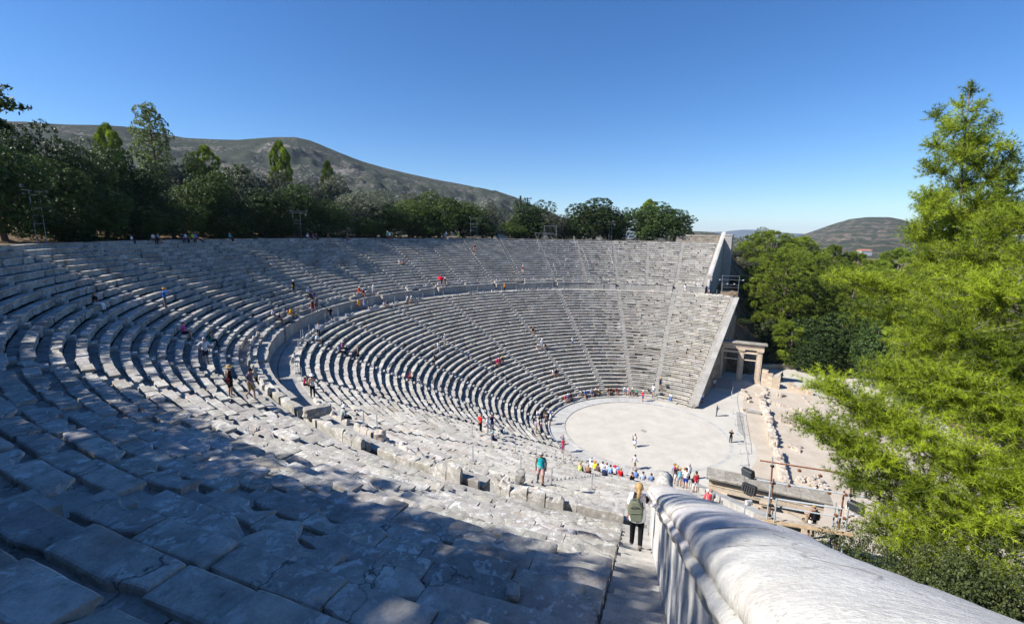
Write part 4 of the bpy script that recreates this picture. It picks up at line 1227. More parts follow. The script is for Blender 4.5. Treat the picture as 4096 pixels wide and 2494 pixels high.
# the pines next to the balustrade: clumps of sprays carried by limbs
def spray_pine(px_base, dep_base, zb, lobes, label, mat, tl, tw, nd, per_r2, step, trunk_r, back=0, bark='bark', top=None, flat=.52, wid=1.22, rise=.385):
    q = at_depth(px_base, 1200, dep_base); base = Vector((q[0], q[1], zb))
    th = thing('pine_tree', label, 'tree', tuple(base), 0, 'pines next to the balustrade')
    C = [(Vector(at_depth(x, y, d)), r / F_PX * d) for x, y, r, d in lobes]
    for x, y, r, d in lobes:
        if random.random() < back: C.append((Vector(at_depth(x + random.uniform(-30, 60), y + random.uniform(-40, 40), d + random.uniform(1.6, 3.2))), r / F_PX * d * 1.05))
    zt = max(c.z for c, _ in C) if top is None else top; lean = sum((c for c, _ in C), Vector()) / len(C)
    tp = max(C, key=lambda k: k[0].z)[0] if top is None else Vector((lean.x, lean.y, top))
    mb = MB(); pts = []
    for i in range(10):
        u = i / 9.0; p = base.lerp(Vector((tp.x, tp.y, zt + .2)), u); p.x += math.sin(i * 1.9) * .12; p.y += math.cos(i * 1.4) * .12; p.z = zb + (zt + .2 - zb) * u; pts.append(p)
    mb.tube(pts, [trunk_r * (1.1 - .98 * i / 9.0) for i in range(10)], 8)
    P = []; D = []; T = []
    for c, r in C:
        u = min(.97, max(.05, (c.z - rise * math.hypot(c.x - base.x, c.y - base.y) - zb) / (zt - zb))) * 9; s = pts[int(u)].lerp(pts[min(9, int(u) + 1)], u - int(u))
        L = (c - s).length; m1 = s.lerp(c, .5) + Vector((random.gauss(0, .15), random.gauss(0, .15), -.06 * L))
        br = min(trunk_r * .5, .012 + .0055 * L); mb.tube([s, s.lerp(m1, .5) + Vector((0, 0, -.02 * L)), m1, m1.lerp(c, .5), c], [br, br * .8, br * .6, br * .4, br * .2], 5, cap=False)
        out = (c - s).normalized(); tone = min(1, max(0, random.gauss(.5, .20)))
        n = max(8, int(per_r2 * r * r))
        for q_ in range(int(n * 1.45)):
            d = Vector(rand_dirs(1)[0]) + out * .45 + Vector((0, 0, .30)); d.normalize()
            k0, k1 = random.uniform(.15, .5), random.uniform(.80, 1.08)
            sw = Vector((random.gauss(0, .10), random.gauss(0, .10), 0)) * r
            if q_ < n: cc, kk = c, 1.0
            else: uu = random.uniform(.35, .95); cc = m1.lerp(c, uu); kk = .45 + .35 * uu
            dv = Vector((d.x * wid, d.y * wid, d.z * flat)) * kk
            e0 = cc + dv * r * k0 + sw * kk; e1 = cc + dv * r * k1 + sw * kk + Vector((0, 0, .12 * r * kk))
            if random.random() < .42: mb.tube([e0.lerp(c, .35), e0, e1], [.016, .012, .006], 3, cap=False)
            m = max(2, int((e1 - e0).length / step)); tn = tone + random.gauss(0, .17); dd = (e1 - e0).normalized()
            for g in range(m + 1):
                P.append(e0.lerp(e1, g / m)); D.append((dd * (1.0 + .8 * (g == m)) + Vector((0, 0, .25))).normalized()); T.append(tn + random.gauss(0, .07))
        if random.random() < .22:
            for _ in range(4):
                e0 = s.lerp(c, random.uniform(.3, .8)); mb.tube([e0, e0 + Vector((random.gauss(0, .4), random.gauss(0, .4), random.gauss(0, .3)))], [.011, .003], 3, cap=False)
    P = np.array([tuple(p) for p in P]) - np.array(base); D = np.array([tuple(p) for p in D]); T = np.clip(np.array(T), 0, 1)
    V, Fq = tuft_tris(P, D, tl, tw, nd, .80)
    tt = np.clip(np.repeat(T, nd) + rng.normal(0, .08, len(T) * nd), 0, 1)
    link('crown', mesh_np('pine_crown', V, Fq, mat, np.repeat(tt, 3)[:, None].repeat(3, 1)), th)
    mb.build('trunk', M[bark], th, True)
    return th
SPIRE = [(3885, 372, 36), (3850, 425, 44), (3920, 430, 40), (3745, 470, 40), (3800, 520, 58), (3870, 500, 44), (3950, 500, 46), (3900, 575, 62), (3745, 590, 54), (3990, 590, 52), (3820, 640, 66), (3905, 670, 56), (4030, 640, 60), (3745, 690, 66), (3960, 720, 76), (3850, 750, 70), (4060, 700, 44),
         (3720, 810, 66), (3780, 790, 60), (3905, 830, 84), (3990, 810, 60), (3715, 890, 66), (3810, 900, 96), (3890, 920, 80), (3985, 900, 80), (3695, 960, 60), (3770, 1000, 96), (3870, 1030, 100), (3970, 1010, 90), (3720, 1060, 80), (3900, 1110, 110)]
spray_pine(3890, 21.5, 4.0, [(x, y, r, 21.3 + random.uniform(-1.0, 1.0)) for x, y, r in SPIRE], 'slender tall pine with see-through top reaching above the horizon', M['pine'], .22, .019, 13, 80, .16, .13, .3, 'bark', flat=1.0, wid=.95)
BROAD = [(3335, 1545, 105, 16.5), (3295, 1720, 112, 16), (3420, 1600, 132, 16), (3440, 1780, 132, 15.5), (3430, 1910, 110, 15.5), (3560, 1960, 140, 15), (3640, 2080, 140, 14.5), (3560, 1700, 150, 15.5), (3600, 1510, 130, 16.5), (3700, 1370, 125, 17), (3780, 1230, 120, 17.5),
         (3840, 1100, 110, 17.5), (3900, 1020, 120, 17), (4010, 940, 120, 16.5), (4120, 900, 140, 16), (3760, 1530, 160, 15.5), (3700, 1750, 170, 15), (3720, 1950, 160, 14.5), (3800, 2100, 150, 14), (3850, 1330, 170, 16), (3880, 1600, 180, 15), (3880, 1850, 180, 14.2),
         (3920, 2050, 165, 13.6), (4000, 1180, 170, 15.5), (4030, 1440, 190, 15), (4060, 1700, 190, 14.2), (4060, 1950, 190, 13.6), (4080, 2150, 170, 13.2), (4180, 1050, 170, 15.5), (4220, 1300, 200, 14.8), (4240, 1600, 200, 14.2), (4240, 1900, 200, 13.5), (4250, 2120, 190, 13), (3700, 2150, 100, 14.2), (3500, 1840, 120, 15.2), (3570, 2130, 115, 14.6), (3660, 2220, 115, 14), (3850, 2250, 140, 13.5), (4000, 2300, 150, 13)]
spray_pine(4200, 18.0, 2.0, BROAD, 'nearest pine with masses of bright needles filling the lower right', M['pine'], .20, .017, 14, 54, .15, .34, .2, 'bark_pale', flat=.56, wid=1.12)
SIDE = [(3370, 1110, 55), (3450, 1130, 80), (3550, 1150, 95), (3640, 1180, 100), (3440, 1225, 60), (3560, 1240, 85), (3660, 1290, 120), (3760, 1230, 140), (3850, 1180, 140), (3770, 1420, 120), (3780, 1600, 150), (3900, 1400, 150), (3960, 1150, 130)]
spray_pine(3900, 26.0, 2.0, [(x, y, r, 24.5 + random.uniform(-1.5, 1.5)) for x, y, r in SIDE], 'pine between the nearest pine and the rubble field, long branches to the left', M['pine'], .26, .027, 12, 38, .20, .26, .6, 'bark_pale', rise=.06, top=float(at_depth(3850, 1190, 24.5)[2]))
for k, (px, top, dep, hw) in enumerate([(3500, 2175, 15.5, 2.1), (3760, 2180, 12.5, 1.8), (3960, 2230, 11.0, 1.7), (4120, 2250, 10.5, 2.0), (3420, 2120, 19, 1.6), (3880, 2080, 15.5, 2.0)]):
    p = at_depth(px, top, dep)
    (crown, trunk), pw, ph = PROTO['nearbush'][k % 2]
    zb = p[2] - 5.0
    th = thing('bush', ['leafy bush by the foot of the scaffold, outside the balustrade', 'dark bush beneath the nearest pine, middle of its row', 'bush with yellowing leaves just beyond the marble coping', 'bush at the lower right corner behind the coping', 'low bush at the end of the lower tier wall', 'bush in the shade under the nearest pine'][k], 'bush', (p[0], p[1], zb), k * 1.3, 'bushes outside the balustrade', (hw / pw, hw / pw, 5.0 / ph))
    link('crown', crown, th); link('trunk', trunk, th)

# branch hanging into the upper left corner
def corner_branch():
    tip = at_depth(60, 400, 7.0); base = Vector((-60.2, 2.2, 22.7))
    th = thing('oak_tree', 'small near oak whose leafy twigs hang into the upper left corner', 'tree', tuple(base))
    mb = MB(); Tp = Vector(tip)
    fork = base + Vector((.6, .2, 3.2))
    mb.tube([base + Vector((0, 0, -.4)), base + Vector((.2, .1, 1.6)), fork], [.16, .13, .10], 7)
    ctr = fork.lerp(Tp, .55) + Vector((0, 0, .5))
    mb.tube([fork, ctr, Tp], [.07, .035, .008], 6)
    P = []; Dn = []
    tw = [(0, 350, 7.2), (10, 380, 7.0), (30, 350, 7.0), (20, 410, 7.0), (45, 400, 6.9), (0, 440, 7.0), (60, 425, 7.1), (122, 436, 6.9), (95, 425, 6.9), (-60, 380, 7.2), (-60, 440, 7.1), (-120, 400, 7.3), (20, 440, 7.0), (-30, 500, 7.2), (8, 490, 7.4), (-30, 540, 7.4), (20, 520, 7.3), (40, 505, 7.4), (60, 520, 7.4), (-90, 470, 7.2)]
    src = Vector(at_depth(-120, 430, 7.2))
    for q in tw:
        e = Vector(at_depth(*q)); s = src.lerp(e, .35) + Vector((0, 0, .03))
        mb.tube([src, s, e], [.016, .010, .004], 4)
        for t in np.linspace(.45, 1.0, 15):
            for _ in range(2):
                P.append(tuple(s.lerp(e, t) + Vector((random.gauss(0, .025), random.gauss(0, .025), random.gauss(0, .025))))); Dn.append((random.gauss(0, 1), random.gauss(0, 1), .6))
    for _ in range(900):
        c = fork + Vector((random.gauss(0, .7), random.gauss(0, .7), random.uniform(.2, 1.8))); P.append(tuple(c)); Dn.append((0, 0, 1))
    P = np.array(P) - np.array(base); Dn = np.array(Dn)
    V, Fq = leaf_quads(P, Dn, .075, .45, .6)
    link('crown', mesh_np('twig_leaves', V, Fq, M['oak'], np.full((len(V), 3), .3)), th)
    mb.build('trunk', M['bark'], th, True)
corner_branch()
# ================================================================== gateways
def gateway(x0, label, sg):
    th = thing('stone_gateway', label, 'gateway', (x0, -11.4, 0), group='stone gateways of the side passages')
    for yc, wd in ((-8.3, .78), (-11.45, .74), (-14.2, .74)):
        mb = MB(); z = 0.0
        mb.box((x0, yc, .16), (.9, wd + .2, .34), mat=0, tint=.95)
        while z < 5.25:
            h = min(random.uniform(.7, 1.2), 5.3 - z)
            mb.box((x0, yc, z + h / 2 + .02), (.62 + random.gauss(0, .008), wd + random.gauss(0, .008), h - .008), tint=random.uniform(.88, 1.08), bev=.012); z += h
        mb.box((x0 - .33 * sg, yc, 2.9), (.06, wd * .55, 4.6), tint=1.0)
        mb.box((x0, yc, 5.38), (1.02, wd + .16, .16)); mb.box((x0, yc, 5.52), (1.14, wd + .30, .12), tint=1.05)
        p = mb.build('pillar', M['gate'], th)
    for a, b in ((-8.69, -11.08), (-11.82, -13.83)):
        mb = MB()
        mb.box((x0 - .1 * sg, a - .06, 2.45), (.24, .08, 4.9), tint=.95); mb.box((x0 - .1 * sg, b + .06, 2.45), (.24, .08, 4.9), tint=.95)
        mb.box((x0 - .1 * sg, (a + b) / 2, 5.06), (.5, a - b - .01, .30), tint=1.15)
        mb.box((x0 - .1 * sg, (a + b) / 2, 3.80), (.12, a - b - .26, .13), tint=1.3)
        mb.build('door_frame', M['gate'], th)
    mb = MB(); y = -7.55
    for yy in (-9.2, -11.45, -13.2, -14.75):
        mb.box((x0, (y + yy) / 2, 5.80), (.92, y - yy - .01, .42), tint=random.uniform(.9, 1.05), bev=.01)
        mb.box((x0, (y + yy) / 2, 6.03), (1.0, y - yy - .01, .06), tint=1.05)
        mb.box((x0, (y + yy) / 2, 6.24), (.9, y - yy - .012, .36), tint=random.uniform(.9, 1.05)); y = yy
    mb.build('entablature', M['gate'], th)
    mb = MB(); y = -7.35
    for k, yy in enumerate((-8.6, -9.9, -11.8, -12.5, -13.3, -15.15)):
        dz = random.uniform(-.02, .02)
        V = []
        for q in (y - .006, yy + .006):
            for (o, z) in ((-.47, 6.42), (-.62, 6.48), (-.64, 6.56), (-.84, 6.60), (-.86, 6.72 + dz), (-.70, 6.78 + dz), (.70, 6.80 + dz), (.86, 6.72 + dz), (.84, 6.60), (.64, 6.56), (.47, 6.42)):
                V.append((x0 + o, q + random.gauss(0, .004), z + random.gauss(0, .006)))
        mb.add(V, [(i, (i + 1) % 11, 11 + (i + 1) % 11, 11 + i) for i in range(11)] + [tuple(range(10, -1, -1)), tuple(range(11, 22))], 0, random.uniform(.8, 1.05)); y = yy
    mb.build('cornice', M['cornice'], th)
M['cornice'] = stone_mat('weathered_cornice', (.26, .235, .20), (.38, .345, .29), (.47, .43, .36), lichen=.4, stain=.45)
gateway(28.0, 'far gateway of warm limestone with three pillars and two openings', 1)
gateway(-20.9, 'near gateway seen from above, its grey slab roof behind the scaffold', -1)

def ashlar(name, pts, h, label, mat, t=.5, base=0.0, course=.45, ragged=.0, cat='wall'):
    mb = MB()
    for (a, b, hh) in [(pts[i], pts[i + 1], h[i]) for i in range(len(pts) - 1)]:
        a = np.array(a, float); b = np.array(b, float); L = np.linalg.norm(b - a); d = (b - a) / L; rz = math.atan2(d[1], d[0]); z = 0.0; k = 0
        while z < hh - .02:
            c = min(course, hh - z); s = -random.random() * .4 if k % 2 else 0.0
            while s < L - .01:
                e = min(L, s + random.uniform(.7, 1.3)); s0 = max(0, s)
                if e - s0 > .05 and not (ragged and z + c > hh - course and random.random() < ragged):
                    m = a + d * (s0 + e) / 2
                    mb.box((m[0], m[1], base + z + c / 2), (e - s0 - .008, t + random.gauss(0, .012), c - .006), rz, tint=random.uniform(.8, 1.12), bev=.012)
                s = e
            z += c; k += 1
    return tag(mb.build(name, mat, loc=(pts[0][0], pts[0][1], base)), label, cat)
ashlar('stepped_wall', [(27.1, -14.72), (26.9, -15.6), (26.7, -16.3), (26.45, -17.35)], [2.75, 2.3, 1.85], 'stepped limestone wall running on from the right pillar of the far gateway', M['gate'])
ashlar('low_wall', [(26.2, -18.35), (26.08, -19.3), (25.9, -21.1)], [1.35, .95], 'low limestone wall standing alone right of the stepped wall', M['gate'])
mb = MB(); mb.box((25.45, -21.35, .35), (.8, .75, .72), .1, bev=.03); tag(mb.build('stone_block', M['gate'], loc=(25.45, -21.35, 0)), 'square limestone block at the end of the low wall', 'stone block')
ashlar('terrace_wall', [(37.6, -15.3), (42.6, -24.6)], [.95], 'long low terrace wall under the red bank beyond the gateway', M['wall_stone'], .5)
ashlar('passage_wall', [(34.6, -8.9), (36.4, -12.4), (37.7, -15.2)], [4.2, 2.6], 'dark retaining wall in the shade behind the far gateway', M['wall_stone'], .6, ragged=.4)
# wooden ramp
mb = MB(); n = 16
for i in range(n):
    u0, u1 = i / n, (i + 1) / n
    x0, x1 = 22.2 + 5.0 * u0, 22.2 + 5.0 * u1 - .03
    z0, z1 = .06 + .24 * u0, .06 + .24 * u1
    mb.add([(x0, -7.75, z0), (x1, -7.75, z1), (x1, -10.35, z1), (x0, -10.35, z0), (x0, -7.75, 0), (x1, -7.75, 0), (x1, -10.35, 0), (x0, -10.35, 0)],
           [(0, 3, 2, 1), (0, 1, 5, 4), (1, 2, 6, 5), (2, 3, 7, 6), (3, 0, 4, 7)], 0, random.uniform(.85, 1.1))
tag(mb.build('wooden_ramp', M['ramp'], loc=(24.7, -9, 0)), 'grey boarded ramp leading up to the left opening of the far gateway', 'ramp')

# ================================================================== remains of the stage building
def stone_row(pts, size, hmin, hmax, label, name='rubble_wall', mat='rubble'):
    mb = MB()
    for i in range(len(pts) - 1):
        a = Vector((*pts[i], 0)); b = Vector((*pts[i + 1], 0)); L = (b - a).length; s = 0.0
        while s < L:
            w = random.uniform(.55, 1.15) * size; h = random.uniform(hmin, hmax); c = a.lerp(b, min(1, (s + w / 2) / L))
            mb.rock((c.x + random.gauss(0, .06), c.y + random.gauss(0, .06), h * .42), (w * 1.06, size * random.uniform(.75, 1.1), h), tint=random.uniform(.85, 1.1), sub=3, rough=.12, rot=math.atan2(b.y - a.y, b.x - a.x) + random.gauss(0, .12))
            s += w
    return tag(mb.build(name, M[mat], loc=(*pts[0], 0)), label, 'ruin')
stone_row([(19.2, -14.25), (15, -14.4), (11, -14.5), (6, -14.45), (2.3, -14.45)], .85, .5, .95, 'long rough stone footing of the stage building, far stretch beside the roped path')
stone_row([(.6, -14.55), (-2.5, -14.6), (-6.6, -14.6)], .85, .6, 1.15, 'rough stone footing of the stage building, near stretch above the scaffold')
stone_row([(19, -14.6), (17.6, -17.0), (16.9, -19.4)], .55, .2, .4, 'low row of flat stones crossing the rubble field')
stone_row([(25.6, -15.2), (23.6, -15.0), (21.8, -15.1)], .6, .3, .6, 'broken stones at the foot of the stepped wall')
stone_row([(22.5, -11.9), (20.2, -12.0), (18.2, -12.1)], .6, .25, .5, 'row of reddish stones beside the rope barrier near the gateway')
stone_row([(23.8, -20.3), (20, -20.6), (17.5, -21.0)], .4, .1, .22, 'pale kerb line along the right edge of the rubble field')
def heap(x, y, n, sp, label):
    mb = MB()
    for _ in range(n):
        a = random.uniform(0, 6.28); r = sp * math.sqrt(random.random()); s = random.uniform(.2, .55)
        mb.rock((x + math.cos(a) * r, y + math.sin(a) * r * .8, s * .3 + (sp - r) * .14), (s * 1.3, s, s * .8), tint=random.uniform(.85, 1.1), sub=2)
    tag(mb.build('stone_heap', M['rubble'], loc=(x, y, 0)), label, 'stone heap', 'heaps of loose stones')
heap(2.9, -16.6, 12, .8, 'small heap of pale stones beside the long footing')
heap(-5.2, -17.2, 26, 1.5, 'large heap of pale stones above the scaffold top rail')
heap(22.6, -17.3, 9, .9, 'flat heap of stones in front of the stepped wall')
heap(14.8, -17.8, 8, .7, 'scattered stones around the three squared blocks')
heap(-9.2, -19.8, 16, 1.6, 'heap of stones half hidden by the pine branches')
mb = MB()
for k in range(3): mb.box((11.2 + k * .12, -16.3 - k * .82, .45), (.9, .78, .9 + .1 * (k == 1)), .1, bev=.04, tint=random.uniform(.9, 1.05))
tag(mb.build('squared_blocks', M['rubble'], loc=(11.3, -17.1, 0)), 'three squared blocks set side by side in the rubble field', 'stone block')
mb = MB(); mb.box((12.8, -12.9, .32), (.6, 1.9, .16), bev=.02); mb.box((12.8, -12.9, .12), (.5, 1.8, .24), bev=.02)
tag(mb.build('stone_bench', M['slab'], loc=(12.8, -12.9, 0)), 'long grey bench-shaped block beside the roped path', 'stone block')
for k, (px, py, s, l) in enumerate([(2985, 1590, .9, 'reddish boulder left of the rubble footing'), (3042, 1590, 1.1, 'long flat boulder at the head of the rubble footing'), (2998, 1608, .6, 'small round boulder in front of the reddish boulder'), (3218, 1683, .6, 'single boulder right of the three squared blocks'), (2975, 1640, .7, 'upright stone at the corner of the roped path')]):
    p = at_z(px, py, 0); mb = MB(); mb.rock((p[0], p[1], s * .28), (s, s * .8, s * .7), sub=3); tag(mb.build('boulder', M['rubble'], loc=tuple(p)), l, 'boulder', 'boulders of the stage ruins')
mb = MB(); n = 30
for i in range(n):
    x0 = 12.4 - 16.6 * i / n; x1 = 12.4 - 16.6 * (i + 1) / n + .015
    mb.add([(x0, -10.75, .012), (x1, -10.75, .012), (x1, -11.6, .012), (x0, -11.6, .012)], [(0, 1, 2, 3)], 0, random.uniform(.9, 1.05))
struct(mb.build('slab_path', M['slab']))

# ================================================================== posts and rope barriers
def zproj(x, y, py):
    lo, hi = -20.0, 60.0
    for _ in range(50):
        z = (lo + hi) / 2; v = np.array([x, y, z]) - CAM; w_ = v @ FWD
        yy = PH / 2 - F_PX * (v @ UPV) / w_
        if yy > py: lo = z
        else: hi = z
    return lo
def post_mesh():
    mb = MB(); mb.tube([(0, 0, 0), (0, 0, .98)], .028, 8); mb.tube([(0, 0, .98), (0, 0, 1.0)], [.032, .02], 8)
    mb.box((0, 0, .03), (.34, .34, .06), mat=1, bev=.01)
    o = mb.build('steel_post', [M['steel'], M['slab']]); me = o.data; bpy.data.objects.remove(o); return me
POST = post_mesh()
posts = []
def c19(x, y): return (1900 + x / 3.75, 900 + y / 3.75)
def c13(x, y): return (1300 + x / 3.75, 900 + y / 3.75)
def c9(x, y): return (900 + x / 3.75, 1150 + y / 3.75)
far_walk = [c19(*q) for q in [(40, 1005), (283, 985), (398, 985), (617, 972), (993, 958), (1165, 955), (1330, 955), (1545, 955), (1920, 958), (2083, 965)]] + [(2752, 1174), (2866, 1180)]
mid_walk = [c13(*q) for q in [(120, 1400), (397, 1310), (640, 1240), (1047, 1170), (1217, 1140), (1470, 1110), (1640, 1110), (1775, 1095), (1960, 1040)]]
near_walk = [c9(*q) for q in [(1505, 510), (1265, 690), (1173, 765), (1142, 775), (1102, 915), (1053, 1180), (1097, 1270), (1155, 1390), (1697, 450)]]
slope = [(1600 + x / 2, 1600 + y / 2) for x, y in [(303, 125), (378, 178), (577, 295), (733, 372), (583, 495), (923, 425), (1091, 455), (1241, 480), (1307, 495), (1367, 500), (965, 560), (1211, 685)]]
slope += [(1367, 1644), (1455, 1700), (1509, 1722), (2366, 1961)]
mids = [(1000 + x / 2.1426, 1000 + y / 2.1426) for x, y in [(1465, 1195), (1510, 1295), (1895, 805), (1760, 850), (2058, 765), (1625, 915)]]
lowfar = [(2000 + x / 2.1426, 700 + y / 2.1426) for x, y in [(68, 1382), (218, 1362), (433, 1342), (618, 1330), (685, 1332), (872, 1325), (1028, 1355)]]
nearend = [(2823, 2040), (2972, 2095)]
def put_posts(L, grp, words_):
    n = len(L)
    L = sorted(L)
    for k, q in enumerate(L):
        p = seen_point(*q)
        o = link('steel_post', POST, None, tuple(p))
        tag(o, f'thin grey steel post {words_}, {ORD[k]} of {n} from the left', 'post', grp)
put_posts(far_walk, 'steel posts on the far walkway', 'before the far slab wall')
put_posts(mid_walk, 'steel posts in the bend of the walkway', 'in the bend of the walkway')
put_posts(near_walk, 'steel posts on the shaded walkway', 'on the shaded walkway at left')
put_posts(slope, 'steel posts on the sunlit near slope', 'on the sunlit near benches')
put_posts(mids, 'steel posts among the lower benches', 'among the lower benches')
put_posts(lowfar, 'steel posts halfway up the far lower tier', 'halfway up the far lower tier')
def hposts():
    for q, l in zip(nearend, ('grey steel post just beyond the marble coping, the one further down', 'grey steel post just beyond the marble coping, the taller-looking one')):
        r_ = 24 if q[0] < 2900 else 29; 
        p = at_z(q[0], q[1], 8.6 if q[0] < 2900 else 11.4)
        tag(link('steel_post', POST, None, tuple(p)), l, 'post', 'steel posts beyond the coping')
hposts()

def rope_barrier(bases, label, h=.95, sag=.07, ground=None, mat='steel', two=False):
    P = [Vector(seen_point(*q)) if ground is None else Vector(at_z(*q, ground)) for q in bases]
    th = thing('rope_barrier', label, 'rope barrier', tuple(P[0]), group='rope barriers')
    for p in P:
        mb = MB(); mb.tube([p, p + Vector((0, 0, h))], .03, 6); mb.box((p.x, p.y, p.z + .03), (.3, .3, .06), bev=.01); mb.build('post', M[mat], th)
    for a, b in zip(P, P[1:]):
        for hh in ((h * .95, h * .5) if two else (h * .95,)):
            mb = MB(); pts = [a.lerp(b, t) + Vector((0, 0, hh - sag * 4 * t * (1 - t))) for t in np.linspace(0, 1, 7)]
            mb.tube(pts, .018, 5); mb.build('rope', M['rope'], th)
for B, l in [([(895, 195), (930, 290), (962, 390)], 'pale rope barrier going down the stairs at the left of the far frame'), ([(1480, 235), (1492, 290), (1505, 350)], 'short rope barrier on the stairs right of the far frame'),
             ([(1600, 398), (1655, 540), (1707, 678)], 'slanting rope barrier left of the widest roped-off benches'), ([(1712, 760), (1860, 767), (2080, 757)], 'level rope barrier below the widest roped-off benches'),
             ([(2000, 405), (2045, 600), (2080, 682)], 'slanting rope barrier right of the widest roped-off benches'), ([(1172, 632), (1192, 692), (1222, 762)], 'short slanting rope barrier left of the smaller roped-off benches'),
             ([(1228, 762), (1382, 767), (1565, 752)], 'level rope barrier below the smaller roped-off benches'), ([(1055, 388), (1225, 392), (1405, 388)], 'level rope barrier under the far frame'),
             ([(1180, 634), (1343, 637), (1545, 642)], 'level rope barrier above the smaller roped-off benches'), ([(2165, 360), (2148, 442), (2160, 532)], 'rope barrier beside the stairs right of the widest roped-off benches'),
             ([(230, 190), (610, 197), (885, 197)], 'rope barrier on the rim path at the foot of the stepped path')]:
    rope_barrier([c19(*q) for q in B], l)
rope_barrier([(2945, 1522), (2925, 1590), (2933, 1655), (2940, 1700), (2948, 1738), (2953, 1776), (2960, 1815), (2963, 1862), (2964, 1907)], 'long rope barrier between the orchestra and the stage ruins', 1.0, .1, 0.0)
rope_barrier([(2972, 1660), (2978, 1705), (2984, 1738), (2990, 1775), (2992, 1815)], 'dark rope barrier along the right side of the slab path', .5, .06, 0.0)
rope_barrier([(3232, 1545), (3262, 1585), (3300, 1640), (3345, 1690), (3400, 1740)], 'steel rope barrier at the right edge of the rubble field by the pine branches', 1.0, .05, 0.0, two=True)
rope_barrier([(2968, 1518), (3018, 1524)], 'short rail across the right opening of the far gateway', 1.0, .01, 0.0, two=True)

# ================================================================== scaffolds and floodlight towers
def on_plane(px, py, A, B):
    d = np.array([B[0] - A[0], B[1] - A[1], 0.0]); n = np.array([-d[1], d[0], 0.0]); v = ray(px, py)
    t = (n @ (np.array([A[0], A[1], 0]) - CAM)) / (n @ v); return CAM + v * t
def floodlight(th, p, s, yaw, mat='black', name='floodlight'):
    mb = MB()
    mb.box((0, 0, 0), (s * .42, s, s * .72), 0, 0, bev=s * .07); mb.box((s * .22, 0, 0), (s * .08, s * .86, s * .56), 0, 1)
    for k in range(5): mb.box((-s * .23, (k - 2) * s * .17, 0), (s * .12, s * .04, s * .5), 0, 0)
    mb.box((0, 0, -s * .48), (s * .1, s * .5, s * .06), 0, 0); mb.box((0, s * .27, -s * .3), (s * .1, s * .05, s * .4), 0, 0); mb.box((0, -s * .27, -s * .3), (s * .1, s * .05, s * .4), 0, 0)
    mt = Matrix.Rotation(yaw, 3, 'Z') @ Matrix.Rotation(.3, 3, 'Y')
    mb.v = [tuple(mt @ Vector(v) + Vector(p)) for v in mb.v]
    mb.build(name, [M[mat], M['glass']], th)
def Z8(x, y): return (2900 + x / 1.678, 1600 + y / 1.678)
SA = at_z(3073, 2118, 12.6); SB = at_z(3386, 2214, 12.6)
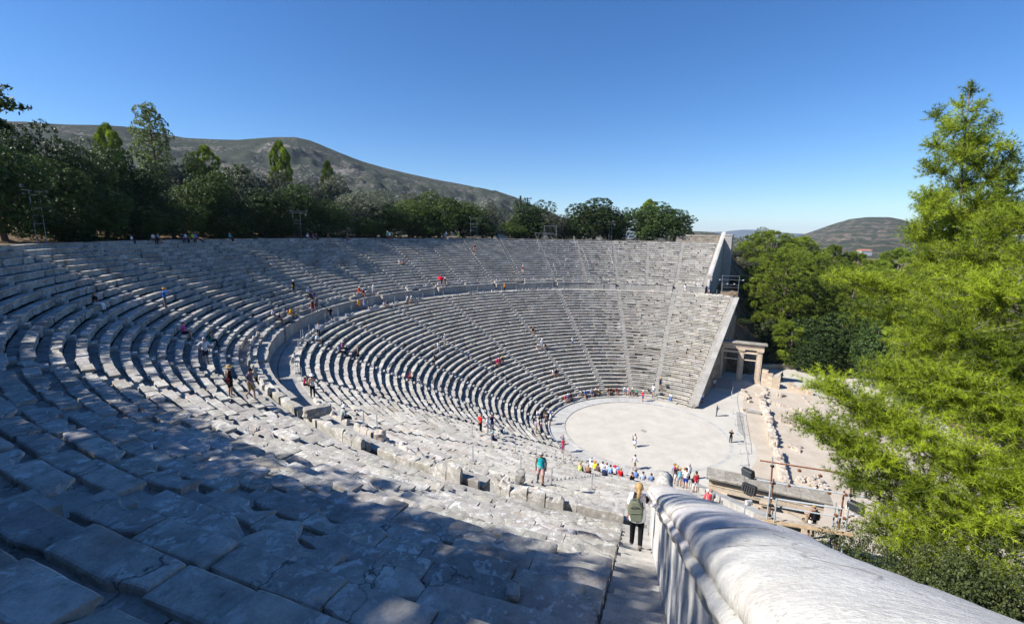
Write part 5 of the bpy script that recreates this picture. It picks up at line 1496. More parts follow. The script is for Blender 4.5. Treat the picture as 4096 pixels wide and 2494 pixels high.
def near_scaffold():
    th = thing('scaffold', 'near scaffold of steel and rusty tubes with planks beyond the marble coping', 'scaffold', tuple(SA))
    th.location.z = 12.0
    pl = lambda q, off=0.0: Vector(on_plane(*Z8(*q), SA, SB)) + Vector((off, 0, 0))
    down = lambda p, z: Vector((p.x, p.y, z))
    def bar(nm, pts, r, mat): mb = MB(); mb.tube(pts, r, 8); mb.build(nm, M[mat], th)
    p = pl((318, 378)); bar('upright', [p, pl((317, 440))], .03, 'steel'); bar('upright', [pl((317, 440)), pl((310, 550))], .03, 'rust'); bar('upright', [pl((310, 550)), down(pl((310, 550)), 11.6)], .032, 'steel')
    q = pl((331, 548), .25); bar('upright', [q, down(q, 11.6)], .03, 'rust')
    q = pl((345, 640), -.2); bar('upright', [q, down(q, 11.6)], .028, 'steel')
    p = pl((852, 458)); bar('upright', [p, pl((851, 492))], .03, 'steel'); bar('upright', [pl((851, 492)), pl((843, 632))], .03, 'rust'); bar('upright', [pl((843, 632)), down(pl((843, 632)), 11.0)], .032, 'steel')
    q = pl((812, 630), .25); bar('upright', [q, down(q, 11.2)], .03, 'rust')
    for o, m_ in ((.0, 'steel'), (.5, 'steel')):
        q = pl((778, 760), .3 + o); bar('upright', [q, down(q, 11.0)], .028, m_)
    bar('rail', [pl((235, 403)), pl((905, 507))], .031, 'rust')
    bar('rail', [pl((145, 520)), pl((970, 656))], .03, 'steel')
    bar('rail', [pl((148, 648), .2), pl((795, 746), .2)], .036, 'steel')
    bar('rail', [pl((300, 702)), pl((805, 790))], .028, 'steel')
    bar('rail', [pl((835, 763)), pl((938, 776))], .028, 'steel')
    bar('brace', [pl((320, 825)), pl((447, 922)) + Vector((-.6, 0, 0))], .03, 'black'); bar('brace', [pl((605, 978), .5), pl((765, 900))], .034, 'steel'); bar('brace', [pl((745, 905)), pl((700, 1003), .4)], .03, 'steel')
    for (cx, cy) in ((313, 553), (330, 553), (300, 702), (318, 705), (812, 632), (843, 636), (745, 770), (800, 790), (318, 440), (851, 495), (300, 770), (640, 505), (500, 470), (700, 620), (430, 570)):
        c = pl((cx, cy)); mb = MB(); mb.box(tuple(c), (.10, .10, .09), random.uniform(0, 1), bev=.015); mb.build('coupler', M['rust'] if cx % 3 else M['black'], th)
    a, b = pl((190, 786)), pl((943, 908)); dd = (b - a).normalized(); rz = math.atan2(dd.y, dd.x); nn = Vector((-dd.y, dd.x, 0))
    for (u0, u1, off, mat, dz) in ((0, 1, .14, 'ramp', -.02), (.10, .90, -.12, 'plank', .025)):
        c = a.lerp(b, (u0 + u1) / 2) + nn * off; L = (b - a).length * (u1 - u0); mb = MB()
        mb.box((0, 0, 0), (L, .23, .045), 0, bev=.006)
        mt = Matrix.Rotation(rz, 3, 'Z') @ Matrix.Rotation(-math.asin(dd.z), 3, 'Y')
        mb.v = [tuple(mt @ Vector(v) + c + Vector((0, 0, dz))) for v in mb.v]; mb.build('plank', M[mat], th)
    floodlight(th, pl((155, 484)), .46, 2.5); floodlight(th, pl((162, 592)), .52, -.5); floodlight(th, pl((160, 684)), .26, .6, 'lamp'); floodlight(th, pl((880, 712)), .50, 2.6)
    for pts in ([(165, 612), (195, 655), (250, 672), (300, 692)], [(300, 560), (298, 640), (312, 700), (340, 720)], [(530, 712), (575, 722), (610, 740), (560, 712)], [(815, 650), (812, 700), (795, 745), (800, 790)], [(840, 770), (868, 760), (900, 735)]):
        mb = MB(); mb.tube([pl(q, .05) for q in pts], .011, 5); mb.build('cable', M['lamp'], th)
    mb = MB(); mb.tube([pl((420, 745)), pl((700, 900))], .006, 4); mb.build('cable', M['black'], th)
near_scaffold()

def light_frame(name, label, f, bars, lamps, A, B, zlow, r=.035, mat='steel', lamp=.35, grp=None):
    pl = lambda q: Vector(on_plane(*f(*q), A, B))
    th = thing(name, label, 'scaffold' if name == 'scaffold' else 'floodlight tower', (A[0], A[1], zlow), group=grp)
    for (a, b, nm) in bars:
        pa, pb = pl(a), pl(b)
        if nm == 'upright': pb = Vector((pa.x, pa.y, min(pb.z, zlow) - .1)) if abs(pa.x - pb.x) + abs(pa.y - pb.y) < 1.2 else pb
        mb = MB(); mb.tube([pa, pb], r, 6); mb.build(nm, M[mat], th)
    for q in lamps: floodlight(th, pl(q), lamp, math.atan2(-pl(q).y, -pl(q).x), 'lamp')
c25 = lambda x, y: (2500 + x / 3.75, 900 + y / 3.75)
A = at_z(*c25(1463, 1070), 13.0); B = at_z(*c25(1690, 1075), 13.0)
light_frame('scaffold', 'far steel scaffold with small lamps beside the far end wall', c25,
            [((1466, 745), (1463, 1070), 'upright'), ((1719, 765), (1690, 1075), 'upright'), ((1468, 860), (1466, 1070), 'upright'), ((1415, 810), (1782, 830), 'rail'), ((1450, 888), (1700, 900), 'rail'), ((1480, 930), (1700, 936), 'rail'), ((1480, 994), (1695, 1000), 'rail'), ((1466, 757), (1719, 767), 'rail'), ((1478, 1062), (1562, 1008), 'brace'), ((1562, 998), (1642, 1075), 'brace')],
            [(1422, 822), (1537, 880), (1640, 886), (1775, 828)], A, B, 13.0, .020, 'steel', .26)
def tower(label, f, bars, lamps, pxm, rr=59.6):
    x, y, _ = rim_pt(pxm, rr); d = np.array([y, -x]) / math.hypot(x, y)
    light_frame('floodlight_tower', label, f, bars, lamps, (x, y), (x + d[0], y + d[1]), 22.6, .024, 'steel', .28, 'floodlight towers along the rim')
t1 = lambda x, y: (x / 2.1426, 300 + y / 2.1426)
tower('first floodlight tower at the far left, ladder frame with three lamps', t1, [((245, 985), (305, 1380), 'upright'), ((335, 1010), (395, 1380), 'upright'), ((180, 980), (402, 1006), 'rail'), ((185, 1012), (402, 1040), 'rail'), ((275, 1135), (362, 1140), 'rail'), ((285, 1202), (372, 1206), 'rail'), ((298, 1272), (385, 1275), 'rail')], [(182, 945), (402, 985), (412, 1066)], 150)
t2 = lambda x, y: (1024 + x / 2.1426, 500 + y / 2.1426)
tower('second floodlight tower before the dark oaks, left of the middle of the rim', t2, [((313, 745), (320, 940), 'upright'), ((376, 745), (388, 940), 'upright'), ((290, 735), (437, 740), 'rail'), ((290, 748), (437, 753), 'rail'), ((315, 815), (385, 817), 'rail'), ((315, 842), (387, 843), 'rail'), ((318, 880), (388, 880), 'rail')], [(433, 734), (428, 768), (296, 728)], 1188)
tower('third floodlight tower before the green oaks near the stepped path', t2, [((1840, 795), (1838, 950), 'upright'), ((1894, 798), (1893, 950), 'upright'), ((1828, 796), (1942, 801), 'rail'), ((1828, 845), (1990, 848), 'rail'), ((1838, 872), (1894, 873), 'rail'), ((1838, 903), (1894, 904), 'rail')], [(1832, 788), (1938, 793)], 1895)
t3 = lambda x, y: (2000 + x / 2.1426, 700 + y / 2.1426)
tower('fourth floodlight tower between the tall round oak and the biggest far oak', t3, [((940, 402), (940, 560), 'upright'), ((960, 402), (960, 560), 'upright'), ((838, 403), (988, 405), 'rail'), ((842, 417), (988, 420), 'rail'), ((845, 450), (988, 453), 'rail')], [(968, 396), (986, 428), (845, 410)], 2440)
tower('empty steel frame standing on the top rows of the far rim', t3, [((380, 432), (386, 570), 'upright'), ((484, 428), (488, 572), 'upright'), ((298, 498), (442, 499), 'rail'), ((384, 506), (500, 508), 'rail'), ((378, 436), (486, 438), 'rail'), ((300, 490), (340, 620), 'brace')], [], 2200, 57.0)

# utility poles on the hillside
def pole(px, ptop, pbot, depth, r, label, cross=0):
    a = at_depth(px, ptop, depth); b = at_depth(px - (3 if not cross else 0), pbot, depth)
    th = thing('utility_pole', label, 'utility pole', (b[0], b[1], b[2] - 8), group='utility poles on the hillside')
    mb = MB(); mb.tube([(b[0], b[1], b[2] - 8), tuple(a)], [r * 1.2, r], 7); mb.build('pole', M['pole'], th)
    if cross:
        l = at_depth(px - 15, ptop + 3, depth); rr_ = at_depth(px + 17, ptop + 3, depth)
        mb = MB(); mb.tube([tuple(l), tuple(rr_)], r * .8, 5); mb.build('crossarm', M['pole'], th)
        for u in (.08, .5, .92):
            c = l + (rr_ - l) * u; mb = MB(); mb.tube([(c[0], c[1], c[2]), (c[0], c[1], c[2] + .35)], .09, 6); mb.build('insulator', M['black'], th)
pole(2082, 783, 850, 118, .26, 'thick leaning dark pole above the stepped path')
pole(2110, 791, 850, 124, .14, 'utility pole with a crossarm beside the thick leaning pole', 1)

# stepped path up the bank and a plank
x, y, _ = rim_pt(2008, 60.5); th_ = math.atan2(y, x)
mb = MB()
for k in range(7):
    r_ = 60.4 + k * .75; cx, cy = r_ * math.cos(th_) , r_ * math.sin(th_)
    mb.box((cx + .1 * k, cy - .1 * k, 22.75 + k * .24), (.8, 2.2, .5), th_, tint=random.uniform(.9, 1.1), bev=.04)
tag(mb.build('stepped_path', M['parodos'], loc=(x, y, 22.6)), 'pale stepped path climbing the bank between the olives and the far oaks', 'steps')
mb = MB(); p0 = Vector((x * .985, y * .985, 22.95)); p1 = Vector((x * .955, y * .955, 22.72)); 
mb.box((0, 0, 0), ((p1 - p0).length, .5, .06)); mt = Matrix.Rotation(math.atan2((p1 - p0).y, (p1 - p0).x), 3, 'Z'); mb.v = [tuple(mt @ Vector(v) + p0.lerp(p1, .5)) for v in mb.v]
tag(mb.build('gangway', M['ramp'], loc=tuple(p0)), 'grey board gangway at the foot of the stepped path', 'gangway')

# far house in the valley
p = at_depth(3455, 1012, 400); th = thing('house', 'small white house far away in the valley olive groves', 'house', tuple(p))
mb = MB(); mb.box(tuple(p + np.array([0, 0, 0])), (7, 9, 4), .4); mb.build('wall', M['house'] if 'house' in M else M['lamp'], th)
mb = MB(); c = p + np.array([0, 0, 2])
V = [Matrix.Rotation(.4, 3, 'Z') @ Vector(q) + Vector(c) for q in ((-3.8, -4.8, 0), (3.8, -4.8, 0), (3.8, 4.8, 0), (-3.8, 4.8, 0), (0, -4.8, 1.5), (0, 4.8, 1.5))]
mb.add(V, [(0, 1, 4), (1, 2, 5, 4), (2, 3, 5), (3, 0, 4, 5)]); mb.build('roof', plain('roof_tiles', (.36, .16, .10)), th)
# pale blocks beside the path behind the far wall
for k, (px, py, l) in enumerate([(2910, 1037, 'pale cut block beside the path behind the far end wall'), (2928, 1041, 'second pale cut block right of the first behind the far end wall'), (2943, 1043, 'third pale cut block, nearest the olive trees behind the far end wall')]):
    p = at_depth(px, py, 122); mb = MB(); mb.box((p[0], p[1], p[2]), (1.2, 1.0, .6), .3 * k, bev=.05); tag(mb.build('stone_block', M['rubble'], loc=tuple(p)), l, 'stone block', 'pale blocks behind the far end wall')
# ================================================================== people
def v3(*a): return Vector(a)
ARMS = {'down': ((.0, .06, -.28), (.05, .05, -.53)), 'lap': ((.07, .06, -.27), (.28, -.07, -.33)), 'knees': ((.16, .05, -.23), (.40, .0, -.32)),
        'phone': ((.12, .07, -.25), (.26, -.08, -.03)), 'hip': ((-.07, .20, -.20), (.04, .05, -.38)), 'point': ((.22, .12, -.02), (.46, .16, .05)),
        'fwd': ((.09, .05, -.27), (.28, .02, -.40)), 'aft': ((-.13, .05, -.25), (-.16, .05, -.51)), 'rest': ((-.12, .08, -.26), (-.14, .12, -.50)),
        'rail': ((.05, .20, -.22), (.28, .24, -.16)), 'face': ((.16, .10, -.10), (.16, -.05, .10)), 'behind': ((-.10, .08, -.26), (-.18, -.08, -.45))}
ARMPAIR = {'down': ('down', 'down'), 'lap': ('lap', 'lap'), 'knees': ('knees', 'knees'), 'phone': ('phone', 'phone'), 'hip': ('hip', 'down'), 'walk': ('aft', 'fwd'), 'pointL': ('point', 'down'),
           'pointR': ('down', 'point'), 'rest': ('rest', 'lap'), 'rail': ('down', 'rail'), 'face': ('face', 'face'), 'one': ('phone', 'down'), 'behind': ('behind', 'behind')}
def skeleton(leg, arm, fem, lean=0.0):
    J = {}; sw = .150 if fem else .178
    if leg in ('sit', 'sitx'):
        pel = v3(-.14, 0, .11)
        for s, n in ((1, 'l'), (-1, 'r')):
            J['hip' + n] = pel + v3(.03, .09 * s, -.02)
            if leg == 'sit': J['knee' + n] = v3(.32, .12 * s, .07); J['ank' + n] = v3(.36, .12 * s, -.39); J['toe' + n] = v3(.52, .14 * s, -.45)
            else: J['knee' + n] = v3(.33, .09 * s, .02); J['ank' + n] = v3(.70, .08 * s, -.28); J['toe' + n] = v3(.80, .09 * s, -.17)
    else:
        pel = v3(0, 0, .95)
        K = {'stand': [((.03, .10, .50), (-.01, .10, .09), (.15, .13, .035)), ((.02, -.10, .50), (-.02, -.11, .09), (.14, -.14, .035))],
             'walk': [((.20, .09, .53), (.27, .09, .11), (.43, .10, .06)), ((-.02, -.09, .49), (-.30, -.09, .17), (-.18, -.09, .045))],
             'down': [((.12, .09, .50), (.14, .09, .07), (.30, .11, .00)), ((.04, -.10, .55), (-.22, -.10, .26), (-.11, -.11, .10))]}[leg]
        for (k, a, t), n, s in zip(K, 'lr', (1, -1)):
            J['hip' + n] = pel + v3(0, .085 * s, -.05); J['knee' + n] = v3(*k); J['ank' + n] = v3(*a); J['toe' + n] = v3(*t)
    c, s_ = math.cos(lean), math.sin(lean)
    def T(x, y, z): return pel + v3(x * c + z * s_, y, -x * s_ + z * c)
    J['pel'] = pel; J['waist'] = T(0, 0, .15); J['chest'] = T(-.005, 0, .36); J['neck'] = T(-.01, 0, .50); J['head'] = T(.02, 0, .635) - v3(.03 * s_ * 3, 0, 0); J['top'] = J['head'] + v3(0, 0, .085)
    for n, s, an in (('l', 1, ARMPAIR[arm][0]), ('r', -1, ARMPAIR[arm][1])):
        e, w_ = ARMS[an]; sh = (-.005, sw * s, .445)
        J['sh' + n] = T(*sh); J['elb' + n] = T(sh[0] + e[0], sh[1] + e[1] * s, sh[2] + e[2]); J['wri' + n] = T(sh[0] + w_[0], sh[1] + w_[1] * s, sh[2] + w_[2])
        d = (J['wri' + n] - J['elb' + n]).normalized(); J['hand' + n] = J['wri' + n] + d * .075
    return J
BONES = [('pel', 'waist'), ('waist', 'chest'), ('chest', 'neck'), ('neck', 'head'), ('head', 'top')]
for n in 'lr': BONES += [('chest', 'sh' + n), ('sh' + n, 'elb' + n), ('elb' + n, 'wri' + n), ('wri' + n, 'hand' + n), ('pel', 'hip' + n), ('hip' + n, 'knee' + n), ('knee' + n, 'ank' + n), ('ank' + n, 'toe' + n)]
RAD = dict(pel=.135, waist=.118, chest=.135, neck=.056, head=.088, top=.066, sh=.062, elb=.041, wri=.028, hand=.032, hip=.092, knee=.057, ank=.040, toe=.036)
_body = {}
def body_arrays(leg, arm, fem, lean, sub=1):
    key = (leg, arm, fem, round(lean, 2), sub)
    if key in _body: return _body[key]
    J = skeleton(leg, arm, fem, lean); names = list(J)
    me = bpy.data.meshes.new('skel'); me.from_pydata([tuple(J[n]) for n in names], [(names.index(a), names.index(b)) for a, b in BONES], [])
    o = bpy.data.objects.new('skel', me); COL.objects.link(o)
    o.modifiers.new('skin', 'SKIN'); o.modifiers['skin'].use_smooth_shade = True
    for i, n in enumerate(names):
        base = n[:-1] if n[-1] in 'lr' and n[:-1] in RAD else n
        r = RAD[base] * (.92 if fem and base in ('waist', 'sh', 'elb', 'wri', 'chest') else 1.0); sv_ = me.skin_vertices[0].data[i]
        sv_.radius = (r * (1.12 if base in ('pel', 'chest', 'waist') else 1), r * (.80 if base in ('chest', 'waist') else (.88 if base == 'pel' else 1)))
        sv_.use_root = (n == 'pel')
    m = o.modifiers.new('sub', 'SUBSURF'); m.levels = sub; m.render_levels = sub
    dg = bpy.context.evaluated_depsgraph_get(); ev = o.evaluated_get(dg); em = ev.to_mesh()
    V = np.zeros(len(em.vertices) * 3); em.vertices.foreach_get('co', V); V = V.reshape(-1, 3)
    Nn = np.zeros(len(em.vertices) * 3); em.vertices.foreach_get('normal', Nn); Nn = Nn.reshape(-1, 3)
    Fc = [tuple(p.vertices) for p in em.polygons]
    ev.to_mesh_clear(); bpy.data.objects.remove(o); bpy.data.meshes.remove(me)
    C = np.array([V[list(f)].mean(0) for f in Fc]); best = np.full(len(C), 1e9); lab = np.zeros(len(C), int); par = np.zeros(len(C))
    for bi, (a, b) in enumerate(BONES):
        A = np.array(J[a]); B = np.array(J[b]); d = B - A; t = np.clip(((C - A) @ d) / (d @ d), 0, 1)
        ra = RAD[a[:-1] if a[-1] in 'lr' and a[:-1] in RAD else a]; rb = RAD[b[:-1] if b[-1] in 'lr' and b[:-1] in RAD else b]
        dist = np.linalg.norm(C - A - t[:, None] * d, axis=1) / (ra + (rb - ra) * t)
        k = dist < best; best[k] = dist[k]; lab[k] = bi; par[k] = t[k]
    _body[key] = (J, V, Nn, Fc, lab, par); return _body[key]

_meshes = {}
def body_mesh(key, fingers=True):
    k = ('body',) + key
    if k in _meshes: return _meshes[k]
    J, V, Nn, Fc, lab, par = body_arrays(*key); mb = MB(); mb.add(V, Fc, 0)
    H = J['head']
    mb.tube([H + v3(.080, 0, .020), H + v3(.108, 0, -.022), H + v3(.085, 0, -.032)], [.007, .015, .008], 6)          # nose
    for s in (1, -1):
        mb.box(tuple(H + v3(.083, .033 * s, .022)), (.014, .024, .012), mat=1)
        mb.box(tuple(H + v3(.083, .033 * s, .040)), (.014, .030, .005), mat=1)
        mb.tube([H + v3(.0, .086 * s, .025), H + v3(-.012, .096 * s, .0), H + v3(.0, .086 * s, -.028)], [.008, .014, .008], 5)
    mb.box(tuple(H + v3(.078, 0, -.055)), (.012, .042, .008), mat=2)
    for n, s in (('l', 1), ('r', -1)):
        w_, h = J['wri' + n], J['hand' + n]; d = (h - w_).normalized(); side = d.cross(v3(1, 0, 0))
        if side.length < .2: side = v3(0, 1, 0)
        side.normalize(); nrm = d.cross(side)
        for q, (o, L) in enumerate(((-.024, .062), (-.008, .075), (.008, .070), (.023, .052))):
            b = h + side * o * .9 + d * .008
            mb.tube([b, b + d * L * .55 + nrm * .006, b + d * L + nrm * .022], [.0085, .008, .0055], 5)
        b = w_ + d * .03 + side * (-.026)
        mb.tube([b, b + d * .03 - side * .026, b + d * .06 - side * .030 + nrm * .01], [.010, .009, .006], 5)
    o = mb.build('body', [M['skin'], M['eye'], M['lip']], None, True); me = o.data; bpy.data.objects.remove(o); _meshes[k] = me; return me
M['lip'] = plain('lips', (.32, .12, .10), .6)

def bone_ids(*pairs): return [i for i, (a, b) in enumerate(BONES) if any(a.rstrip('lr') == p or a == p for p in [x[0] for x in pairs]) and any((a, b) == x or (a[:-1], b[:-1]) == x or (a, b[:-1]) == x for x in pairs)]
B_TOR = bone_ids(('waist', 'chest'), ('chest', 'sh')); B_BEL = bone_ids(('pel', 'waist')); B_NEC = bone_ids(('chest', 'neck')); B_UA = bone_ids(('sh', 'elb')); B_FA = bone_ids(('elb', 'wri'))
B_HIP = bone_ids(('pel', 'hip')); B_TH = bone_ids(('hip', 'knee')); B_SH = bone_ids(('knee', 'ank')); B_FT = bone_ids(('ank', 'toe'))
def shell(key, part):
    k = (part,) + key
    if k in _meshes: return _meshes[k]
    J, V, Nn, Fc, lab, par = body_arrays(*key)
    def sel(ids, lo=-1, hi=2): return np.isin(lab, ids) & (par >= lo) & (par <= hi)
    off = .014
    if part in ('tee', 'tank', 'long', 'dresstop'):
        m = sel(B_TOR) | sel(B_BEL) | sel(B_NEC, -1, .62)
        if part == 'tank': m = sel(B_TOR) & ~sel(bone_ids(('chest', 'sh')), .62, 2) | sel(B_BEL) | sel(B_NEC, -1, .35)
        if part != 'tank': m |= sel(B_UA, -1, .78 if part == 'tee' else 2)
        if part == 'long': m |= sel(B_FA, -1, .9)
        if key[0] not in ('sit', 'sitx'): m |= sel(B_HIP)
        off = .022
    elif part in ('trousers', 'shorts', 'capri', 'skirt'):
        m = sel(B_HIP) | sel(B_BEL, -1, .75) | sel(B_TH, -1, 2 if part in ('trousers', 'capri') else .86)
        if part == 'trousers': m |= sel(B_SH, -1, .93)
        if part == 'capri': m |= sel(B_SH, -1, .5)
        off = .013 if part in ('trousers', 'capri') else (.020 if part == 'shorts' else .030)
    elif part in ('shoel', 'shoer'):
        n = part[-1]; m = sel([i for i in B_FT if BONES[i][1][-1] == n]) | sel([i for i in B_SH if BONES[i][1][-1] == n], .93, 2); off = .010
    idx = np.nonzero(m)[0]; used = sorted({v for i in idx for v in Fc[i]}); mp = {v: i for i, v in enumerate(used)}
    W = V[used] + Nn[used] * off
    if part in ('tee', 'long', 'tank'):
        W += Nn[used] * (np.sin(V[used][:, 2:3] * 38 + V[used][:, 1:2] * 21) * .004)
    mb = MB(); mb.add(W, [tuple(mp[v] for v in Fc[i]) for i in idx])
    if part == 'skirt' and key[0] not in ('sit', 'sitx'):
        P0 = J['pel']; n = 20; ring = []
        for zz, rx, ry in ((.10, .125, .15), (-.05, .155, .185), (-.30, .19, .215), (-.47, .215, .235)):
            ring.append([tuple(P0 + v3(rx * math.cos(6.2832 * i / n) * (1 + .04 * math.sin(5 * 6.2832 * i / n)), ry * math.sin(6.2832 * i / n), zz)) for i in range(n)])
        for a in range(3): mb.add(ring[a] + ring[a + 1], [(i, (i + 1) % n, n + (i + 1) % n, n + i) for i in range(n)])
    o = mb.build(part, M['skin'], None, True); me = o.data; bpy.data.objects.remove(o); _meshes[k] = me; return me

def hair_mesh(style):
    k = ('hair', style)
    if k in _meshes: return _meshes[k]
    mb = MB(); nu, nv = 16, 10; V = []; curly = style == 'curly'
    R3 = (.104, .094, .112) if not curly else (.135, .13, .135)
    for j in range(nv + 1):
        th = math.pi * .66 * j / nv
        for i in range(nu):
            ph = 6.2832 * i / nu; x, y, z = math.sin(th) * math.cos(ph), math.sin(th) * math.sin(ph), math.cos(th)
            front = max(0, x)
            if j / nv > .56 and front > .25: z = max(z, .30); 
            q = v3(x * R3[0] - .012, y * R3[1], z * R3[2] + .028)
            if j / nv > .60 and x > .35: q.x *= .72
            q += v3(x, y, z) * mnoise.noise(q * (30 if not curly else 45)) * (.008 if not curly else .03); V.append(q)
    mb.add(V, [(j * nu + i, j * nu + (i + 1) % nu, (j + 1) * nu + (i + 1) % nu, (j + 1) * nu + i) for j in range(nv) for i in range(nu)])
    if style in ('long', 'pony'):
        L = .30 if style == 'long' else .34
        if style == 'pony': mb.tube([v3(-.10, 0, .03), v3(-.15, 0, .0), v3(-.15, 0, -.12), v3(-.13, .01, -.24), v3(-.12, .0, -L)], [.030, .040, .042, .032, .008], 8)
        else: mb.tube([v3(-.05, 0, .05), v3(-.085, 0, -.06), v3(-.09, 0, -.18), v3(-.085, 0, -L)], [.075, .085, .080, .03], 10)
    o = mb.build('hair', M['eye'], None, True); me = o.data; bpy.data.objects.remove(o); _meshes[k] = me; return me
def hat_mesh(style):
    k = ('hat', style)
    if k in _meshes: return _meshes[k]
    mb = MB(); n = 20
    prof = {'straw': [(.235, .055), (.23, .048), (.125, .062), (.118, .10), (.105, .155), (.06, .175), (.002, .178)], 'sun': [(.185, .05), (.18, .043), (.115, .066), (.108, .12), (.08, .155), (.002, .165)],
            'cap': [(.106, .045), (.112, .055), (.110, .09), (.085, .135), (.05, .152), (.002, .156)]}[style]
    V = [(-.008 + r * math.cos(6.2832 * i / n), r * math.sin(6.2832 * i / n) * .95, z + (.012 * math.sin(12.566 * i / n) if r > .17 else 0)) for r, z in prof for i in range(n)]
    mb.add(V, [(j * n + i, j * n + (i + 1) % n, (j + 1) * n + (i + 1) % n, (j + 1) * n + i) for j in range(len(prof) - 1) for i in range(n)])
    if style == 'cap':
        A = [(-.008 + .104 * math.cos(a), .104 * math.sin(a), .055) for a in np.linspace(-1.1, 1.1, 9)]; B_ = [(.055 + .125 * math.cos(a), .10 * math.sin(a), .038) for a in np.linspace(-1.1, 1.1, 9)]
        mb.add(A + B_, [(i, i + 1, 9 + i + 1, 9 + i) for i in range(8)])
    o = mb.build('hat', M['eye'], None, True); me = o.data; bpy.data.objects.remove(o); _meshes[k] = me; return me
def pack_mesh():
    if 'pack' in _meshes: return _meshes['pack']
    bm = bmesh.new(); bmesh.ops.create_cube(bm, size=1); bmesh.ops.scale(bm, vec=(.15, .27, .40), verts=bm.verts)
    bmesh.ops.bevel(bm, geom=bm.edges[:], offset=.055, segments=3, affect='EDGES', profile=.6)
    me = bpy.data.meshes.new('pack'); bm.to_mesh(me); bm.free(); me.materials.append(M['eye']); _meshes['pack'] = me; return me
def bag_mesh():
    if 'bag' in _meshes: return _meshes['bag']
    mb = MB(); mb.box((0, 0, 0), (.24, .10, .22), bev=.03); mb.tube([(-.1, 0, .1), (-.06, -.02, .35), (.0, -.1, .55), (.04, -.1, .35), (.1, 0, .1)], .010, 5)
    o = mb.build('bag', M['eye']); me = o.data; bpy.data.objects.remove(o); _meshes['bag'] = me; return me

def mk(x): return M[x] if x in M else cloth(x)
def put(th, nm, me, mat, loc=(0, 0, 0), rz=0):
    o = bpy.data.objects.new(nm, me); COL.objects.link(o); o.parent = th; o.location = loc; o.rotation_euler = (0, 0, rz)
    if mat is not None and len(me.materials):
        o.material_slots[0].link = 'OBJECT'; o.material_slots[0].material = mat
    return o

ROWS_ALL = [(low_r(i), low_z(i)) for i in range(LOW_N)] + [(41.25, 14.72)] + [(up_r(j), up_z(j)) for j in range(1, UP_N + 1)]
def person(px, py, leg, arm, face, top, bot, hair, label, hat=None, bag=None, fem=True, s=1.0, lean=None, skin=None, group='visitors', pos=None, sub=1, wide=1.0):
    p = np.array(pos) if pos is not None else seen_point(px, py)
    r = math.hypot(p[0], p[1])
    if leg in ('sit', 'sitx') and pos is None:
        rr_, zz = min(ROWS_ALL, key=lambda q: abs(q[0] + .2 - r)); k = (rr_ + .22) / r
        p = np.array([p[0] * k, p[1] * k, zz])
    if face == 'in': fz = math.atan2(-p[1], -p[0])
    elif face == 'out': fz = math.atan2(p[1], p[0])
    elif face == 'cam': fz = math.atan2(CAM[1] - p[1], CAM[0] - p[0])
    elif face == 'away': fz = math.atan2(p[1] - CAM[1], p[0] - CAM[0])
    else: fz = R(face)
    if leg in ('sit', 'sitx') or face in ('in',): fz += random.uniform(-.18, .18)
    if lean is None: lean = random.choice((.12, .2, .28)) if leg == 'sit' else (-.25 if leg == 'sitx' else (.06 if leg != 'stand' else 0.0))
    key = (leg, arm, fem, lean, sub); J = body_arrays(*key)[0]
    th = thing('person', label, 'person', tuple(p), fz, group, s * (.95 if fem else 1.0))
    if wide != 1.0: th.scale = (th.scale[0] * wide, th.scale[1] * wide, th.scale[2])
    sk = M['skin2'] if (skin == 2 or (skin is None and random.random() < .4)) else M['skin']
    put(th, 'body', body_mesh(key), sk)
    tk, tc = top.split(':'); bk, bc = bot.split(':')
    if tk != 'none': put(th, 'shirt', shell(key, tk), mk(tc))
    put(th, {'trousers': 'trousers', 'shorts': 'shorts', 'capri': 'trousers', 'skirt': 'skirt'}[bk], shell(key, bk), mk(bc))
    shoe = mk(random.choice(('30302f', '6b6a68', '40352c', 'b8b6b2')))
    for n in 'lr': put(th, 'shoe', shell(key, 'shoe' + n), shoe)
    H = J['head']
    if hair:
        hk, hc = hair.split(':'); put(th, 'hair', hair_mesh(hk), HAIR[hc], tuple(H))
    if hat:
        hk, hc = hat.split(':'); put(th, 'hat', hat_mesh(hk), mk(hc), tuple(H))
    if bag:
        bk_, bc_ = bag.split(':')
        if bk_ == 'pack': put(th, 'backpack', pack_mesh(), mk(bc_), tuple(J['chest'] + v3(-.21, 0, -.05)))
        else: put(th, 'shoulder_bag', bag_mesh(), mk(bc_), tuple(J['pel'] + v3(.02, -.24 if bk_ == 'bag' else .24, .02)))
    return th

